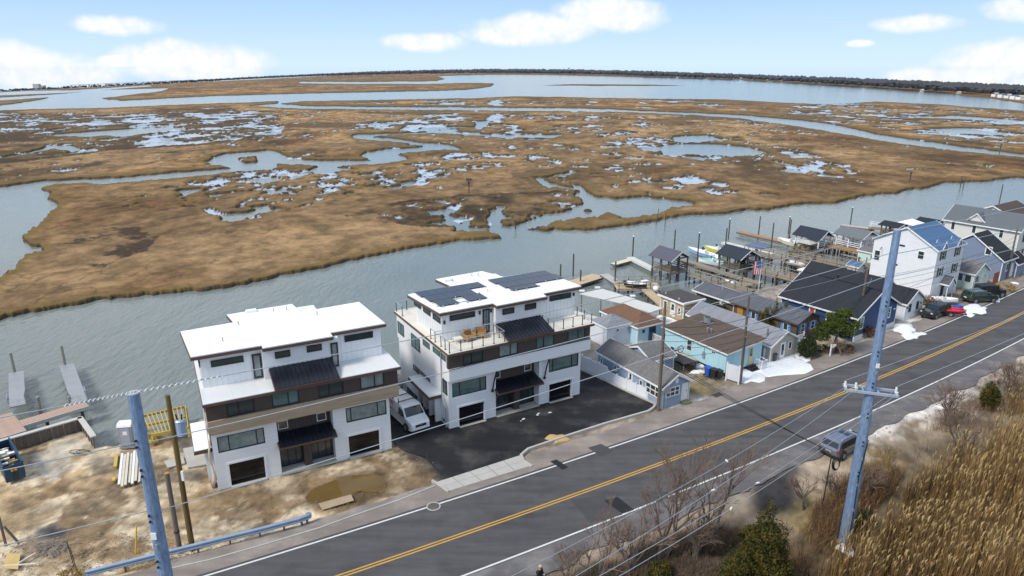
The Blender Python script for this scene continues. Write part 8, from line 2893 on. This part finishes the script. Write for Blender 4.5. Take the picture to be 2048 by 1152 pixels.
# reeds and brush, real blades
def blades(name, polys, n, h0, h1, wd, m, plume=None, seed=0, lean=.25, dens=None, label=None, tones=((.30, .185, .075), (.17, .098, .040), (.085, .052, .026))):
    rr = np.random.default_rng(seed)
    polyw = [sites(pl_) for pl_ in polys]
    allp = np.array([(q.x, q.y) for pl_ in polyw for q in pl_])
    lo, hi = allp.min(0), allp.max(0)
    xs = rr.uniform(lo[0], hi[0], n * 3)
    ys = rr.uniform(lo[1], hi[1], n * 3)
    ok = np.zeros(len(xs), bool)
    for pl_ in polyw:
        ok |= inside(xs + 1.2 * (fbm(xs / 2, ys / 2, 5) - .5) * 2, ys + 1.2 * (fbm(xs / 2, ys / 2, 6) - .5) * 2, pl_)
    if dens:
        ok &= rr.random(len(xs)) < sm(fbm(xs / dens, ys / dens, seed + 1, 3), .32, .55)
    xs, ys = xs[ok][:n], ys[ok][:n]
    k = len(xs)
    tt, _ = road_t(xs, ys)
    z = -.05 - .5 * np.clip((-tt - 7.5) / 6, 0, 1) - .1
    patch = fbm(xs / 5, ys / 5, seed + 9, 3)
    h = (h0 + (h1 - h0) * rr.random(k)) * (.62 + .75 * patch)
    la = rr.normal(0, 1, (k, 2)) * lean + np.array([.05, .02]) + .22 * (fbm(xs / 6, ys / 6, 31)[:, None] - .5)
    base = np.stack([xs, ys, z], 1)
    tip = base + np.stack([la[:, 0] * h * .5, la[:, 1] * h * .5, h], 1)
    mid = base + np.stack([la[:, 0] * h * .12, la[:, 1] * h * .12, h * .55], 1)
    a = rr.uniform(0, math.pi, k)
    s_ = np.stack([np.cos(a), np.sin(a), np.zeros(k)], 1) * wd * rr.uniform(.6, 1.4, (k, 1))
    co = [base - s_, base + s_, mid + s_ * .8, mid - s_ * .8, tip]
    N = 5
    fa = [(0, 1, 2), (0, 2, 3), (3, 2, 4)]
    mi = [0, 0, 0]
    if plume:
        q = rr.normal(0, .2, (k, 3)) * .3
        t2 = tip + np.stack([la[:, 0] * .25 + .12, la[:, 1] * .2, np.full(k, .16)], 1)
        w2 = s_ * np.where(rr.random((k, 1)) < .30, 1.6, .2)
        low = mid + (tip - mid) * .78
        co += [low, tip - w2, tip + w2, t2]
        N = 9
        fa += [(5, 7, 6), (6, 7, 8)]
        mi += [1, 1]
    # a leaf half way up
    leafb = mid + (tip - mid) * rr.uniform(-.3, .5, (k, 1))
    ang = rr.uniform(0, 2 * math.pi, k)
    lf = .05 if plume else .17
    lt = leafb + np.stack([np.cos(ang) * h * lf, np.sin(ang) * h * lf, h * rr.uniform(.0, .2, k)], 1)
    co += [leafb - s_ * 1.4, leafb + s_ * 1.4, lt]
    fa += [(N, N + 1, N + 2)]
    mi += [0]
    N += 3
    co = np.stack(co, 1).reshape(-1, 3)
    F_ = (np.array(fa)[None] + (np.arange(k) * N)[:, None, None]).reshape(-1, 3)
    cv = rr.uniform(0, 1, (k, 1)) ** 1.5
    c0, c1, c2 = [np.array(q) for q in tones]
    cl = c0 * (1 - cv) + c1 * cv
    g_ = (rr.random((k, 1)) < .22)
    cl = np.where(g_, c2, cl) * (.65 + .7 * patch[:, None])
    o = mesh_np(name, co, F_, np.tile(mi, k), [m] + ([plume] if plume else []), None, 'stuff', np.repeat(cl, N, 0))
    if label:
        o['label'] = label
    return o


reed_poly = [(1610, 1200), (1700, 1120), (1785, 1050), (1835, 1000), (1885, 962), (1975, 930), (2080, 870), (2300, 900), (2300, 1230)]
T_br = ((.21, .125, .062), (.13, .078, .042), (.085, .055, .035))
T_du = ((.20, .145, .10), (.14, .10, .072), (.10, .075, .055))
T_dr = ((.36, .26, .115), (.26, .175, .07), (.19, .135, .06))
blades('reeds', [reed_poly], 15000, 2.7, 4.9, .022, M_reed, M_plume, 1, .10, 1.1, label='tall golden dry reeds filling the lower right corner')
blades('reeds', [[(1970, 850), (2010, 805), (2080, 760), (2200, 720), (2300, 800), (2060, 830)]], 2500, 1.5, 2.8, .022, M_reed, M_plume, 2, .14, 1.2)
blades('dry_brush', [reed_poly, reed_poly, [(1500, 1200), (1580, 1090), (1640, 1010), (1700, 960), (1790, 905), (1850, 880), (1800, 960), (1720, 1040), (1640, 1130), (1560, 1200)]], 24000, .5, 1.7, .014, M_brusha, None, 3, .5, 2.0, tones=T_br)
blades('dry_brush', [[(1080, 1220), (1130, 1160), (1240, 1120), (1330, 1085), (1420, 1060), (1480, 1060), (1440, 1120), (1420, 1220)]], 26000, .3, 1.3, .011, M_brusha, None, 4, .7, 1.6, tones=T_du)
blades('dry_brush', [[(1850, 865), (1900, 820), (1950, 785), (2050, 715), (2200, 640), (2200, 700), (2048, 790), (1960, 840)]], 9000, .5, 1.5, .014, M_brusha, None, 6, .5, 2.5, tones=T_br)
blades('dry_grass', [[(1590, 1060), (1640, 985), (1690, 955), (1760, 905), (1800, 885), (1760, 960), (1690, 1030), (1620, 1080)]], 7000, .2, .7, .012, M_brusha, None, 7, .6, 1.2, tones=T_dr)
blades('dry_grass', [[(1365, 728), (1420, 748), (1480, 775), (1440, 795), (1380, 785)], [(80, 1152), (110, 1115), (200, 1105), (190, 1152)], [(440, 985), (560, 960), (640, 985), (520, 1010)], [(1590, 712), (1690, 690), (1700, 712), (1610, 735)]], 3600, .08, .3, .010, M_brusha, None, 8, .6, 1.2, tones=T_dr)
# dark grass fringe on the near bank of the marsh
c = site(150, 1150)
leafy('low olive scrub at the bottom edge beside the thin stakes', 'ground_shrub', 'shrub', c.x, c.y - .3, 0, [(0, 0, .3, .9, .5, .4), (.6, .2, .3, .6, .5, .4)], M_dry, 1200, .12, 90)
# ------------------------------------------------------------------ air over the bay
hz_m = bpy.data.materials.new('pale_air')
hz_m.use_nodes = True
nt_ = hz_m.node_tree
for n_ in list(nt_.nodes):
    nt_.nodes.remove(n_)
ou_ = nt_.nodes.new('ShaderNodeOutputMaterial')
pv_ = nt_.nodes.new('ShaderNodeVolumePrincipled')
pv_.inputs['Color'].default_value = (.62, .78, 1.0, 1)
pv_.inputs['Density'].default_value = HAZE
pv_.inputs['Anisotropy'].default_value = 0.0
nt_.links.new(pv_.outputs[0], ou_.inputs['Volume'])
o = MB().box(-3700, 3700, -200, 5000, -420, 33.5).build('haze', hz_m)
o['kind'] = 'stuff'
